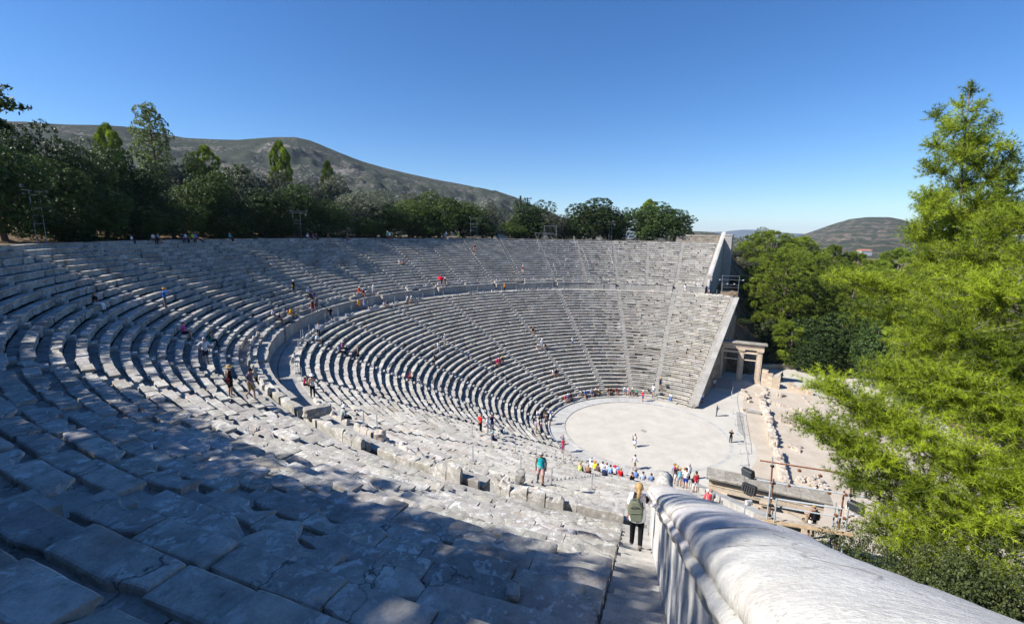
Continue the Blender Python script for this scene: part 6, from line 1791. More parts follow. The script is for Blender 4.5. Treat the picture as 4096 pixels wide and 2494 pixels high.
def zA(x, y): return (x / 2.1426, 900 + y / 2.1426)
def zB(x, y): return (1024 + x / 2.1426, 500 + y / 2.1426)
def zC(x, y): return (1000 + x / 2.1426, 1000 + y / 2.1426)
def zD(x, y): return (1800 + x / 2.1426, 1400 + y / 2.1426)
def zE(x, y): return (2600 + x / 2.1426, 1400 + y / 2.1426)
def zU(x, y): return (2000 + x / 2.1426, 700 + y / 2.1426)
SH, ST, WK, SX = 'sit', 'stand', 'walk', 'sitx'
PEOPLE = [
 # along the left of the top row
 (zA, 1098, 128, SH, 'lap', 'in', 'tee:c9c6c0', 'trousers:20242e', 'short:dark', "person in pale top and dark trousers, first of three seated at the top left"),
 (zA, 1132, 133, SH, 'lap', 'in', 'tee:dfe4ee', 'trousers:31405c', 'short:dark', 'child in white shirt seated between two adults at the left of the top row', dict(s=.72)),
 (zA, 1178, 130, SH, 'lap', 'in', 'tee:8f8790', 'skirt:22242a', 'long:dark', 'person in patterned grey top seated last of three at the left of the top row'),
 (zA, 1322, 118, SH, 'knees', 'in', 'tee:b9c6dd', 'shorts:55585f', 'short:brown', "person in light blue shirt and grey shorts beside a black bag, top row", dict(fem=False)),
 (zA, 1350, 122, SH, 'lap', 'in', 'tee:23262c', 'trousers:2a2d33', 'short:dark', "person in black seated between the light blue shirt and the lime top"),
 (zA, 1385, 116, SH, 'knees', 'in', 'tee:a6c24a', 'trousers:23262c', 'short:dark', 'person in lime green top seated on the top row', dict(fem=False)),
 (zA, 1551, 104, ST, 'behind', 'in', 'long:e3e6ea', 'trousers:8d857a', 'short:grey', 'elderly person in white shirt and beige trousers standing on the rim path', dict(fem=False)),
 (zA, 1805, 100, ST, 'phone', 'in', 'tee:d9d6d8', 'shorts:c9bfae', None, 'person in white hat and beige shorts standing on the rim path looking at a phone', dict(hat='sun:e0dedb', fem=False)),
 (zA, 1608, 138, SH, 'knees', 'in', 'tee:5d6f8f', 'trousers:1f2430', 'short:dark', 'person in grey-blue shirt sitting below the elderly standing person', dict(fem=False)),
 (zA, 1708, 135, SX, 'rest', 'in', 'tee:5a78b8', 'trousers:1d2440', 'short:grey', 'person in blue shirt stretched out over two rows below the rim path', dict(fem=False)),
 (zA, 1758, 112, SH, 'knees', 'in', 'tee:1f8f9c', 'trousers:1c1f26', 'short:dark', 'person in turquoise top and dark trousers seated at the rim left of the hatted person', dict(fem=False)),
 # left upper tier
 (zA, 888, 742, SH, 'lap', 'in', 'tee:14161a', 'trousers:dfe6f2', 'long:blond', 'blond woman in black top and white trousers sitting alone in the shade'),
 (zA, 1420, 712, ST, 'pointR', 'in', 'long:2e5fae', 'trousers:6b5d58', 'short:brown', 'woman in straw hat and blue cardigan standing with an outstretched arm', dict(hat='sun:b08d52')),
 (zA, 1582, 930, SH, 'knees', 'in', 'tee:c54f9a', 'shorts:1f2742', 'short:dark', 'man in pink shirt and navy shorts seated with bare legs on the left benches', dict(fem=False)),
 (zA, 1768, 1190, ST, 'hip', 'away', 'tee:stripes', 'shorts:20263c', 'short:grey', 'grey-haired man in blue striped shirt and navy shorts standing on the left benches', dict(fem=False)),
 (zA, 1802, 995, SH, 'lap', 'in', 'tank:5a2f4a', 'trousers:27243a', 'curly:brown', 'curly-haired woman with a green bag seated behind the grey-haired man', dict(bag='bag:1d8a78')),
 (zA, 1980, 1468, ST, 'down', -60, 'tank:17181c', 'shorts:15161a', 'short:brown', 'woman in striped straw hat, black top and black shorts on the left benches', dict(hat='straw:straw', bag='bag:4a1a20')),
 (zA, 2155, 1498, 'down', 'walk', -75, 'tee:plaid', 'shorts:a08a66', 'short:dark', 'man in plaid shirt, dark cap and khaki shorts stepping down by the walkway', dict(hat='cap:1e2126', fem=False)),
 # rim, middle
 (zB, 287, 962, SH, 'knees', 'in', 'tee:dfe4ee', 'shorts:3a5aa8', 'short:dark', 'person in white shirt and white cap sitting alone on the top row below the oaks', dict(hat='cap:e4e6ea', fem=False)),
 (zB, 499, 982, SH, 'lap', 'in', 'tee:8a5a60', 'shorts:5a4a4a', 'short:dark', 'person in dusty pink seated first of two on the top row'),
 (zB, 527, 978, SH, 'knees', 'in', 'tee:24262c', 'trousers:1f2227', 'short:dark', 'person in black with a blue bag seated second of two on the top row', dict(bag='bag:2f6fa0', fem=False)),
 (zB, 630, 985, SH, 'lap', 'in', 'tank:5a1c22', 'skirt:5a1c22', 'long:dark', 'person in dark red seated a row below two others by a rim post'),
 (zB, 632, 958, SH, 'lap', 'in', 'tee:1c1d22', 'trousers:1c1d22', 'short:dark', 'person in black sitting behind the dark red dress'),
 (zB, 656, 962, SH, 'knees', 'in', 'tee:2c2d30', 'shorts:2c2d30', 'short:grey', 'grey-haired person in black seated by a rim post', dict(fem=False)),
 (zB, 1128, 992, ST, 'down', 'in', 'tee:2fa08c', 'trousers:22304a', None, 'person in teal shirt and white cap standing on the top row', dict(hat='cap:e6e8ec', fem=False)),
 (zB, 1145, 996, ST, 'down', 'in', 'tee:e6e8ee', 'capri:7a1f26', 'short:dark', 'person in white shirt and red trousers standing on the top row', dict(fem=False)),
 (zB, 1163, 984, SH, 'lap', 'in', 'tank:1b1c20', 'shorts:1b1c20', 'long:dark', 'person in black seated right of the red trousers on the top row'),
 (zB, 1535, 968, SH, 'lap', 'in', 'tank:d8cdd4', 'shorts:d2c4c0', 'long:brown', 'person in pale pink seated first of two near the third floodlight tower'),
 (zB, 1560, 968, SH, 'lap', 'in', 'tank:c9bcc4', 'shorts:bdb0aa', 'long:dark', 'person in pale pink seated second of two near the third floodlight tower'),
 (zB, 1643, 990, ST, 'one', 'in', 'tank:23232a', 'trousers:dfe2e8', 'short:dark', 'person in black top and white trousers standing on the top rows'),
 (zB, 1630, 975, ST, 'down', 'in', 'tee:cfd6e4', 'trousers:8a8f9a', 'short:brown', 'person in pale blue standing close behind the white trousers'),
 (zB, 1737, 985, ST, 'face', 'in', 'tank:8f9a3a', 'skirt:8f9a3a', 'short:dark', 'person in olive green dress standing with both arms raised to a camera'),
 (zB, 1784, 968, SH, 'phone', 'in', 'tee:b8ab98', 'shorts:a89a86', 'short:brown', 'person in beige seated at the rim left of the stepped path', dict(fem=False)),
 (zB, 1879, 1062, SH, 'lap', 'in', 'tee:5a2030', 'shorts:8a5a60', 'short:dark', 'person in dark red sitting on the stairs behind a walker'),
 (zB, 1868, 1112, WK, 'walk', 'in', 'tank:b8786a', 'shorts:2a2226', 'long:brown', 'person in pinkish top walking down the upper stairs'),
 (zB, 1240, 1192, SH, 'knees', 'in', 'tee:cdd6ea', 'shorts:7a6a5a', 'short:dark', "person in pale blue shirt seated left of a companion, middle upper tier", dict(fem=False)),
 (zB, 1266, 1192, SH, 'lap', 'in', 'tank:c09a9a', 'shorts:a07a6a', 'long:brown', "person in pink seated right of a companion, middle upper tier"),
 (zB, 325, 1465, ST, 'down', 'in', 'long:15161a', 'trousers:131418', 'long:dark', 'woman all in black with white cap and pink shoes standing in the shaded upper tier', dict(hat='cap:e2e6ea', bag='bag:8a6a3a')),
 (zB, 463, 1470, SH, 'knees', 'in', 'tee:c6d2e8', 'trousers:20242c', None, "person in white cap and pale blue shirt seated beside a purple dress", dict(hat='cap:e2e6ea', fem=False)),
 (zB, 496, 1470, SH, 'lap', 'in', 'tee:5a4480', 'skirt:5a4480', 'short:brown', 'person in purple seated beside the pale blue shirt on the upper tier'),
 (zB, 478, 1495, SH, 'lap', 'in', 'tee:17181e', 'trousers:17181e', 'short:dark', 'person in black sitting one row below the purple dress'),
 (zB, 896, 1448, SH, 'lap', 'in', 'tee:c8552a', 'shorts:b8401f', None, 'person in orange with a pale hat seated on the throne row', dict(hat='sun:e2d6c4')),
 (zB, 930, 1455, SH, 'knees', 'in', 'tee:6a1c30', 'shorts:8a4a40', 'short:grey', 'person in wine red seated next to the orange shirt on the throne row', dict(fem=False)),
 (zB, 1592, 1452, ST, 'one', 'in', 'tee:3a3f52', 'shorts:3c62b4', 'short:dark', 'person in blue shorts standing on the walkway under a red umbrella'),
 (zB, 1622, 1436, ST, 'one', 'in', 'tee:6a7470', 'shorts:6a5a4a', None, 'person in pale hat standing behind the red umbrella', dict(hat='sun:cfd6d2', fem=False)),
 (zB, 2130, 1425, ST, 'down', 'cam', 'tee:c47a3a', 'trousers:1c1a1c', 'short:blond', 'person in orange-brown top standing on the far walkway'),
 # left part of the walkway
 (zC, 226, 598, SH, 'lap', 'in', 'tee:d2d8ea', 'shorts:5a5a78', 'short:dark', 'dark-haired person in white shirt seated above the slab wall in the shade'),
 (zC, 262, 604, SH, 'lap', 'in', 'tee:1c2440', 'shorts:4a4038', 'short:grey', 'grey-haired person in navy shirt seated above the slab wall in the shade', dict(fem=False)),
 (zC, 335, 556, SH, 'knees', 'in', 'tee:caa21c', 'shorts:5a5034', 'short:dark', 'person in yellow shirt with a red backpack seated above the slab wall', dict(bag='pack:8a1c24', fem=False)),
 (zC, 356, 552, SH, 'lap', 'in', 'tee:8a7a4a', 'shorts:5a5034', 'short:brown', 'person half hidden beside the yellow shirt above the slab wall'),
 (zC, 545, 625, ST, 'down', 'cam', 'tank:241c22', 'shorts:b01c24', 'short:blond', 'person in black top and red shorts standing on the shaded walkway'),
 (zC, 576, 614, ST, 'down', 'cam', 'tee:5c5f6c', 'shorts:4a4440', 'short:grey', 'person in grey with a white bag standing on the shaded walkway', dict(bag='bag:cfd2d6', fem=False)),
 (zC, 692, 606, ST, 'down', 'cam', 'tee:101114', 'shorts:3a5a86', 'short:dark', 'man in black shirt and blue shorts standing on the shaded walkway', dict(fem=False)),
 (zC, 590, 742, ST, 'one', 'cam', 'tee:dfe4f2', 'trousers:1d2130', 'short:brown', 'woman in white shirt and dark trousers standing at the edge of the walkway', dict(bag='bag:cfd8ec')),
 (zC, 598, 812, SH, 'knees', 'in', 'tee:c9d6ea', 'shorts:3a3f4a', None, 'bald man in white shirt sitting below the walkway edge', dict(fem=False)),
 (zC, 796, 872, SX, 'rest', 'in', 'tee:7f92b4', 'trousers:191c26', 'short:grey', 'person in grey-blue shirt stretched out on the shaded lower benches', dict(fem=False)),
 (zC, 818, 868, SH, 'lap', 'in', 'tee:b05a80', 'trousers:2a2c3a', None, 'person in pink with a pale hat seated next to the stretched-out person', dict(hat='sun:b8b0a4')),
 (zC, 925, 955, ST, 'down', 'in', 'tank:14161a', 'skirt:14161a', 'short:blond', 'woman in black dress and small hat standing on the lower benches in the shade', dict(hat='sun:b09a72')),
 (zC, 935, 512, WK, 'walk', 'cam', 'tee:d8a23c', 'shorts:b86a30', 'short:brown', 'person in golden yellow shirt walking along the walkway'),
 (zC, 981, 503, ST, 'down', 'cam', 'tank:bluegreen_print', 'skirt:bluegreen_print', 'short:dark', 'person in blue printed dress standing on the walkway'),
 (zC, 1062, 462, ST, 'hip', 'cam', 'tee:b9bcc2', 'shorts:9a9ea6', None, 'person in white hat and grey clothes standing before the slab wall', dict(hat='sun:e2e4e8', fem=False)),
 (zC, 1160, 488, SH, 'lap', 'in', 'tee:d2d4e0', 'shorts:8a8088', 'short:dark', 'person in white seated first of two at the bend of the walkway'),
 (zC, 1184, 488, SH, 'knees', 'in', 'tee:5a5260', 'shorts:6a5a50', 'short:dark', 'person in dark top seated second of two at the bend of the walkway', dict(fem=False)),
 (zC, 1358, 450, SH, 'lap', 'in', 'tee:c9b8c0', 'shorts:2a2a34', None, 'person in white hat and pink top seated first of two below the slab wall', dict(hat='sun:eceae6')),
 (zC, 1390, 448, SH, 'lap', 'in', 'tee:c8bfae', 'shorts:5a4a40', None, 'person in white hat and beige top seated second of two below the slab wall', dict(hat='sun:eceae6')),
 (zC, 1381, 1098, SH, 'lap', 'in', 'tee:d2202a', 'trousers:1a1a20', 'curly:red', 'red-haired person in bright red shirt seated on the lower benches'),
 (zC, 1583, 1012, ST, 'hip', 'in', 'tee:121318', 'trousers:121318', 'short:dark', 'person in black with a blue bag standing on the lower stairs', dict(bag='bagl:2a5aa8')),
 (zC, 1590, 862, ST, 'down', 'in', 'tee:6fa2d0', 'shorts:8a6a5a', 'short:brown', 'child in light blue standing on the lower stairs', dict(s=.72)),
 (zC, 1630, 850, SH, 'lap', 'in', 'tee:dfe2ea', 'trousers:8a92a6', 'short:dark', 'person in white seated beside the child on the lower stairs', dict(fem=False)),
 (zC, 1668, 828, ST, 'down', 'in', 'tee:c9ccd4', 'trousers:b9b0a0', None, 'person in white cap with a dark backpack standing on the lower stairs', dict(hat='cap:eceef2', bag='pack:2a2e3a', fem=False)),
 (zC, 1870, 962, WK, 'walk', 'in', 'tee:4a587a', 'shorts:3a4258', None, 'person in grey-blue cap and shirt walking down the lower stairs', dict(hat='cap:c9d2e2', s=.9)),
 (zC, 2064, 955, SH, 'knees', 'in', 'tee:1f2a4a', 'shorts:2a3040', 'short:dark', 'person in navy seated leftmost of four on the lower benches', dict(fem=False)),
 (zC, 2115, 972, SH, 'lap', 'in', 'tee:d03a6a', 'shorts:c87a80', None, 'person in hot pink with pink hat seated second of four on the lower benches', dict(hat='sun:d04a78')),
 (zC, 2146, 966, SH, 'lap', 'in', 'tee:b0305a', 'skirt:6a2040', 'short:brown', 'person in raspberry top seated third of four on the lower benches'),
 (zC, 2172, 958, SH, 'lap', 'in', 'tee:26262c', 'shorts:30303a', None, 'person in dark top and yellow cap seated last of four on the lower benches', dict(hat='cap:d8b43a', fem=False)),
 (zC, 398, 1172, SH, 'lap', 'in', 'tee:c01c4a', 'trousers:20202a', 'curly:dark', 'curly-haired child in crimson sitting behind the broken thrones', dict(s=.75)),
 (zC, 540, 1262, ST, 'phone', 'cam', 'tank:e6e4ee', 'trousers:17181e', 'short:dark', 'woman in white hat and white tank top taking a picture on the walkway', dict(hat='sun:eceae4', bag='bag:8a6a40')),
 (zC, 815, 1440, SH, 'lap', 'in', 'long:97a3a4', 'trousers:2a2c30', None, 'man in white hat and grey shirt seen from behind at the walkway edge', dict(hat='sun:e8e6e0', fem=False)),
 # lower tier and front row
 (zD, 895, 215, SH, 'lap', 'in', 'tee:e0e0e6', 'shorts:9a8078', 'short:dark', 'person in white seated beside one in black on the sunlit lower benches'),
 (zD, 917, 212, SH, 'lap', 'in', 'tee:18181c', 'shorts:20202a', 'short:dark', 'person in black seated beside one in white on the sunlit lower benches', dict(fem=False)),
 (zD, 985, 425, SH, 'lap', 'in', 'tee:c0303a', 'shorts:5a4a50', None, 'person in red shirt and teal cap seated on the front row', dict(hat='cap:2f9a9a')),
 (zD, 1010, 420, SH, 'lap', 'in', 'tee:8a7ab8', 'shorts:c9ccd8', None, 'person in lilac shirt and white cap seated on the front row', dict(hat='cap:e8e6ee')),
 (zD, 1040, 414, SH, 'knees', 'in', 'tee:1d2744', 'trousers:1d2744', 'short:dark', 'person in navy seated right of the lilac shirt on the front row', dict(fem=False)),
 (zD, 1146, 392, SX, 'rest', 'in', 'tank:1c1c24', 'shorts:1c1c24', 'long:dark', 'person in black with stretched legs on the front row'),
 (zD, 1165, 388, SH, 'knees', 'in', 'tee:2f78c8', 'trousers:1f2a48', 'short:dark', 'person in bright blue shirt seated on the front row', dict(fem=False)),
 (zD, 1220, 382, SH, 'phone', 'in', 'tee:7f9ac8', 'shorts:2a3a68', 'short:grey', 'person in light blue shirt raising a camera on the front row', dict(fem=False)),
 (zD, 1252, 380, SH, 'lap', 'in', 'tee:a07a4a', 'trousers:1f2026', None, 'person in tan top and pale hat seated on the front row', dict(hat='sun:d8cdb8')),
 (zD, 1286, 378, SH, 'lap', 'in', 'tee:stripes_dark', 'trousers:23252c', None, 'person in striped shirt and red cap seated on the front row', dict(hat='cap:b84a4a')),
 (zD, 1358, 372, SH, 'lap', 'in', 'tank:17171c', 'shorts:17171c', 'short:red', 'red-haired person in black seated on the front row'),
 (zD, 1381, 370, SH, 'lap', 'in', 'tee:1d1d22', 'trousers:1d1d22', 'short:dark', 'dark-haired person in black seated on the front row', dict(fem=False)),
 (zD, 1430, 370, SH, 'lap', 'in', 'tee:8f2430', 'shorts:8a4048', 'short:brown', 'person in dark red seated alone in the middle of the front row'),
 (zD, 1497, 368, SH, 'lap', 'in', 'tee:9ab4d8', 'shorts:3a4a78', None, 'person in pale blue shirt and white hat, first of four on the front row', dict(hat='sun:e4e6ea')),
 (zD, 1530, 370, SH, 'lap', 'in', 'tee:e2dade', 'shorts:b0607a', None, 'person in white top and pink cap, second of four on the front row', dict(hat='cap:d890a8')),
 (zD, 1562, 368, SH, 'lap', 'in', 'tank:2c8a68', 'shorts:25282e', None, 'person in green and black with white cap, third of four on the front row', dict(hat='cap:e8eaec')),
 (zD, 1594, 370, SH, 'lap', 'in', 'tank:7fd0b8', 'capri:1f2126', 'short:blond', 'person in mint top and dark trousers, last of four on the front row'),
 (zD, 1650, 440, ST, 'down', -60, 'tee:d8202a', 'shorts:1f3f8f', None, 'man in red shirt, white cap and blue shorts standing on the gutter path', dict(hat='cap:eceef0', fem=False)),
 (zD, 1740, 405, ST, 'down', 'out', 'tee:e8eaee', 'shorts:8f96a2', 'short:dark', 'person in white shirt and grey shorts seen from behind at the front row', dict(fem=False)),
 (zD, 1799, 338, ST, 'face', 'out', 'tee:2a3048', 'shorts:20263a', None, 'person with dark backpack and straw hat standing on the low rows', dict(hat='sun:a88a58', bag='pack:1f2740', fem=False)),
 (zD, 1888, 414, SH, 'phone', 'in', 'tee:e2e4ea', 'trousers:6f8fc8', 'short:blond', 'blond person in white and pale jeans seated at the right of the front row'),
 (zD, 775, 590, SH, 'lap', 'in', 'tee:e4e2e6', 'shorts:3a4a7a', 'long:dark', "dark-haired person in white, first of the group at the front row's left curve"),
 (zD, 796, 575, SH, 'lap', 'in', 'tank:8a5040', 'skirt:9a5a44', 'long:brown', "person in reddish brown, second of the group at the front row's left curve"),
 (zD, 802, 548, SH, 'lap', 'in', 'tee:23242a', 'trousers:23242a', 'short:dark', "person in black behind the group at the front row's left curve", dict(fem=False)),
 (zD, 860, 640, ST, 'down', 'out', 'tee:dfe2ee', 'shorts:5a5a64', None, 'person in white shirt and blue cap with a teal bag standing on the gutter path', dict(hat='cap:2a5ac0', bag='bag:3a9a9a', fem=False)),
 (zD, 733, 718, ST, 'down', -40, 'tee:a8a0ae', 'trousers:c2b08e', 'short:dark', 'person in checked shirt and beige trousers standing at the front step', dict(fem=False)),
 (zD, 777, 736, ST, 'phone', -60, 'tee:3a2c4a', 'trousers:17171c', None, 'person in dark purple, black trousers and pale pink cap at the front step', dict(hat='cap:e0c0c8')),
 (zD, 963, 842, ST, 'hip', 'in', 'tee:6f7a9a', 'trousers:4a5268', None, 'bald man in grey-blue shirt standing behind the woman in pink', dict(fem=False)),
 (zD, 967, 874, ST, 'lap', 'cam', 'tank:d8285a', 'capri:d04a86', 'short:red', 'woman in pink top and pink trousers standing by the orchestra kerb'),
 (zD, 262, 698, ST, 'behind', -30, 'tee:d81f2a', 'trousers:17171b', None, 'bald man in red shirt and black trousers standing on the sunlit slope', dict(fem=False, skin=2)),
 (zD, 322, 708, ST, 'down', 90, 'tee:e6e8f0', 'capri:e0dcd6', 'short:grey', 'person in white shirt and white trousers standing right of the red shirt'),
 (zD, 360, 690, ST, 'face', 'cam', 'tee:1d2a5c', 'trousers:1f3068', 'short:brown', 'man in navy blue holding a hand to his face on the sunlit slope', dict(fem=False)),
 (zD, 385, 768, SH, 'lap', 'in', 'tee:17204a', 'trousers:17204a', 'short:dark', 'woman in navy with a light blue headscarf sitting on the slope', dict(hat='cap:6ab4d8')),
 (zD, 458, 722, SH, 'lap', 'in', 'tee:9ac4de', 'trousers:b4c4d4', 'long:dark', 'dark-haired person in light blue with a black backpack sitting on the slope', dict(bag='pack:1c2028')),
 (zD, 1582, 828, WK, 'lap', 'cam', 'tank:ecebee', 'skirt:b9c4e0', 'short:dark', 'woman in white top and pale blue skirt walking near the middle of the orchestra', dict(bag='bag:23283c')),
 (zD, 1578, 1024, WK, 'walk', -48, 'tee:b9bccb', 'shorts:6f6552', 'short:dark', 'man in grey shirt and khaki shorts striding across the orchestra edge', dict(fem=False, skin=2)),
 (zD, 775, 1142, 'down', 'down', 'cam', 'tank:2cb4bc', 'shorts:c8a09c', 'short:grey', 'grey-haired woman in turquoise tank top and pink shorts climbing the stairs', dict(skin=2, wide=1.25)),
 # the row seen from behind
 (zD, 1122, 1032, SH, 'lap', 'in', 'tank:cde080', 'shorts:2a2420', 'short:blond', 'blond person in lime top seen from behind at the left of the near front benches'),
 (zD, 1188, 1048, SH, 'lap', 'in', 'none:0', 'shorts:5a2028', 'short:grey', 'bare-backed man in burgundy shorts seen from behind on the near benches', dict(fem=False, skin=2)),
 (zD, 1217, 1005, SH, 'lap', 'in', 'tee:eceef2', 'shorts:a8c0a0', 'short:dark', 'dark-haired person in white seen from behind next to the bare-backed man'),
 (zD, 1246, 1012, SH, 'lap', 'in', 'tee:e4e23a', 'trousers:2a2c34', None, 'person in yellow shirt and orange hat seen from behind on the near benches', dict(hat='sun:e8802a')),
 (zD, 1270, 1035, SH, 'lap', 'in', 'tank:brown_print', 'skirt:brown_print', 'short:brown', 'person in brown printed dress with a green bag on the near benches', dict(bag='bagl:2a5a4a')),
 (zD, 1272, 975, SH, 'lap', 'in', 'tee:d8dae4', 'trousers:8a8fa0', 'short:grey', 'white-haired person in pale shirt in the row before the yellow shirt', dict(fem=False)),
 (zD, 1316, 1012, SH, 'lap', 'in', 'tee:f0f0f4', 'shorts:3a4a88', 'short:dark', 'dark-haired person in white shirt between the printed dress and the backpack', dict(fem=False)),
 (zD, 1328, 1062, SH, 'lap', 'in', 'tee:9aa6c0', 'trousers:2a3452', 'short:grey', 'person with navy backpack and grey hair seated on the near benches', dict(bag='pack:323d5c', fem=False)),
 (zD, 1346, 1025, SH, 'lap', 'in', 'tee:d8cde0', 'shorts:3a3f66', 'short:red', 'red-haired person in pale striped shirt on the near benches'),
 (zD, 1378, 1048, SH, 'lap', 'in', 'tee:8fb0e0', 'shorts:23345c', 'short:dark', 'dark-haired person in sky blue shirt on the near benches', dict(fem=False)),
 (zD, 1415, 1048, SH, 'lap', 'in', 'tee:e6d8e0', 'shorts:8a5a68', None, 'person in wide red hat on the near benches', dict(hat='straw:c4202a')),
 (zD, 1437, 1040, SH, 'lap', 'in', 'tee:9ab4e4', 'shorts:4a4f68', None, 'bald man in pale blue shirt right of the wide red hat', dict(fem=False)),
 (zD, 1465, 1072, SH, 'lap', 'in', 'tee:d21c28', 'trousers:3a3440', 'short:blond', 'blond person in red shirt seen from behind at the right end of the near group'),
 (zD, 1560, 1112, SH, 'lap', 'in', 'tank:131418', 'trousers:131418', 'short:brown', 'person in black top seen from behind left of the stairs'),
 (zD, 1591, 1092, SH, 'lap', 'in', 'tee:6a8ac8', 'shorts:2a3a60', 'short:brown', 'person in blue shirt seen from behind one row below the black top', dict(fem=False)),
 (zD, 1652, 1112, SH, 'lap', 'in', 'tee:a8b4c4', 'shorts:3a4358', None, 'person in grey shirt and navy cap seen from behind left of the stairs', dict(hat='cap:23305c', fem=False)),
 (zD, 1722, 1122, SH, 'lap', 'in', 'tee:bluegreen_print', 'trousers:3a4a70', 'short:dark', 'person in blue and white print leaning beside the end post', dict(fem=False)),
 # group on the lowest rows right of the post
 (zE, 205, 1118, ST, 'down', 'in', 'tee:8a9ad0', 'shorts:8a8890', None, 'person in brown hat with red backpack at the head of the group leaving the benches', dict(hat='sun:8a6a3a', bag='pack:c01c2a', fem=False)),
 (zE, 222, 1150, ST, 'down', 'in', 'tee:2c2e36', 'shorts:d8d8dc', None, 'person in dark shirt with red bag and straw hat in the group below the post', dict(hat='sun:b09a68', bag='bag:c8242e', fem=False)),
 (zE, 248, 1170, ST, 'down', 'in', 'tank:7fc0e0', 'shorts:9aa0ae', 'short:blond', 'blond woman in light blue tank top and grey shorts below the post'),
 (zE, 283, 1160, ST, 'down', 'in', 'tee:e8e6ea', 'shorts:c8c4c0', 'short:blond', 'person in white half hidden behind the man with a black shoulder bag'),
 (zE, 300, 1188, ST, 'down', 'in', 'tee:ecedf0', 'shorts:1f3c9a', 'short:dark', 'man in white shirt, blue shorts and black shoulder bag below the post', dict(fem=False, bag='bag:16171c')),
 (zE, 328, 1110, ST, 'down', 'in', 'tee:dfe0e6', 'shorts:9a9490', 'curly:grey', 'grey curly-haired person in white behind the man with the shoulder bag', dict(fem=False)),
 (zE, 385, 1222, ST, 'down', 'in', 'tank:d01c38', 'shorts:f0eef0', 'short:dark', 'woman in red tank top and white shorts with a black bag', dict(bag='bagl:16171c', skin=2)),
 (zE, 522, 1235, ST, 'down', 'in', 'tee:f0f0f4', 'trousers:8a8478', 'short:grey', 'grey-haired man in white shirt on the lowest rows beside the near gateway', dict(fem=False)),
 (zE, 484, 1290, SH, 'lap', 'in', 'tee:e8626a', 'shorts:3a3440', None, 'person in coral shirt and white cap seen from behind near the end wall', dict(hat='cap:dfe4ee', bag='bagl:2a2c34')),
 (zE, 512, 1285, SH, 'lap', 'in', 'tee:stripes_dark', 'shorts:2a2e40', None, 'bald man in striped shirt beside the coral shirt', dict(fem=False, skin=2)),
 # stage side
 (zE, 546, 330, ST, 'down', 'away', 'tee:stripes', 'shorts:8a6a60', 'short:dark', 'person in red and blue striped shirt standing in the shade of the far end wall', dict(fem=False)),
 (zE, 445, 450, ST, 'pointL', -150, 'tee:e6e4e8', 'shorts:2a52a8', None, "person in straw hat and blue shorts leaning on the foot of the end wall", dict(hat='sun:c8a860')),
 (zE, 570, 565, ST, 'hip', 90, 'tee:23283c', 'trousers:3a4258', 'short:blond', 'woman with pale backpack and dark clothes standing alone on the sandy passage', dict(bag='pack:9aa4c0')),
 (zE, 690, 792, ST, 'face', 'cam', 'long:141216', 'trousers:121014', 'long:red', 'long-haired woman all in black standing at the edge of the orchestra'),
 (zE, 1124, 270, WK, 'walk', -70, 'tee:1c4a24', 'trousers:17201c', None, 'person in dark green with blue cap walking behind the stepped wall', dict(hat='cap:2a3aa8', fem=False, skin=2)),
 (zE, 812, 158, ST, 'down', 'cam', 'tee:3a4668', 'trousers:2a3350', 'short:dark', 'person in blue standing in the shade behind the far gateway, first of three', dict(fem=False)),
 (zE, 852, 156, ST, 'down', 'cam', 'tee:6a7486', 'trousers:7a8496', 'short:dark', 'person in grey standing in the shade behind the far gateway, second of three'),
 (zE, 890, 150, ST, 'down', 'cam', 'tee:a8acb8', 'skirt:8a8e9a', 'short:dark', 'person in white dress standing in the shade behind the far gateway, third of three'),
 # far upper tier
 (zU, 193, 862, WK, 'phone', 'in', 'tee:a01c2c', 'shorts:c9c4c0', None, 'person in dark red shirt and white shorts walking on the far upper benches', dict(hat='cap:d8d0cc', fem=False)),
 (zU, 1584, 1012, WK, 'walk', -160, 'tee:e8eaee', 'shorts:dcd8d4', 'short:dark', 'person all in white walking on the far walkway', dict(fem=False)),
 (zU, 1787, 1022, WK, 'walk', 180, 'tee:4a5f8a', 'shorts:b9a8a8', 'short:dark', 'person in blue shirt with pale backpack on the far walkway by the end post', dict(bag='pack:b0a888', fem=False)),
 (zU, 290, 1365, SH, 'lap', 'in', 'tee:23232a', 'shorts:6a4038', None, 'person in black with an orange cap seated on the far lower tier', dict(hat='cap:c07a3a', fem=False)),
 (zU, 357, 1498, ST, 'down', 'in', 'tee:e4e6ec', 'shorts:b8bcc8', None, 'person in white standing on the far lower stairs', dict(hat='cap:eceef2', fem=False)),
 (zU, 324, 1490, SH, 'lap', 'in', 'tee:7a8a98', 'shorts:b09a80', None, 'person in pale hat seated left of the white-clad person on the far lower stairs', dict(hat='sun:d0c4a8')),
 (zU, 396, 1492, SH, 'lap', 'in', 'tee:3a2426', 'trousers:2a1c20', 'short:dark', 'person in dark brown seated right of the white-clad person on the far lower stairs'),
 (zU, 620, 1466, ST, 'down', 'in', 'tee:e2e6f2', 'shorts:6f86b8', 'short:dark', 'person in white and blue standing on the far lower benches'),
]
for row in PEOPLE:
    f, x, y, leg, arm, face, top, bot, hair, lab = row[:10]; kw = row[10] if len(row) > 10 else {}
    q = f(x, y); pos = None
    if f is zE and y < 160: pos = at_z(q[0], q[1], 0.35)
    person(q[0], q[1], leg, arm, face, top, bot, hair, lab, pos=pos, **kw)

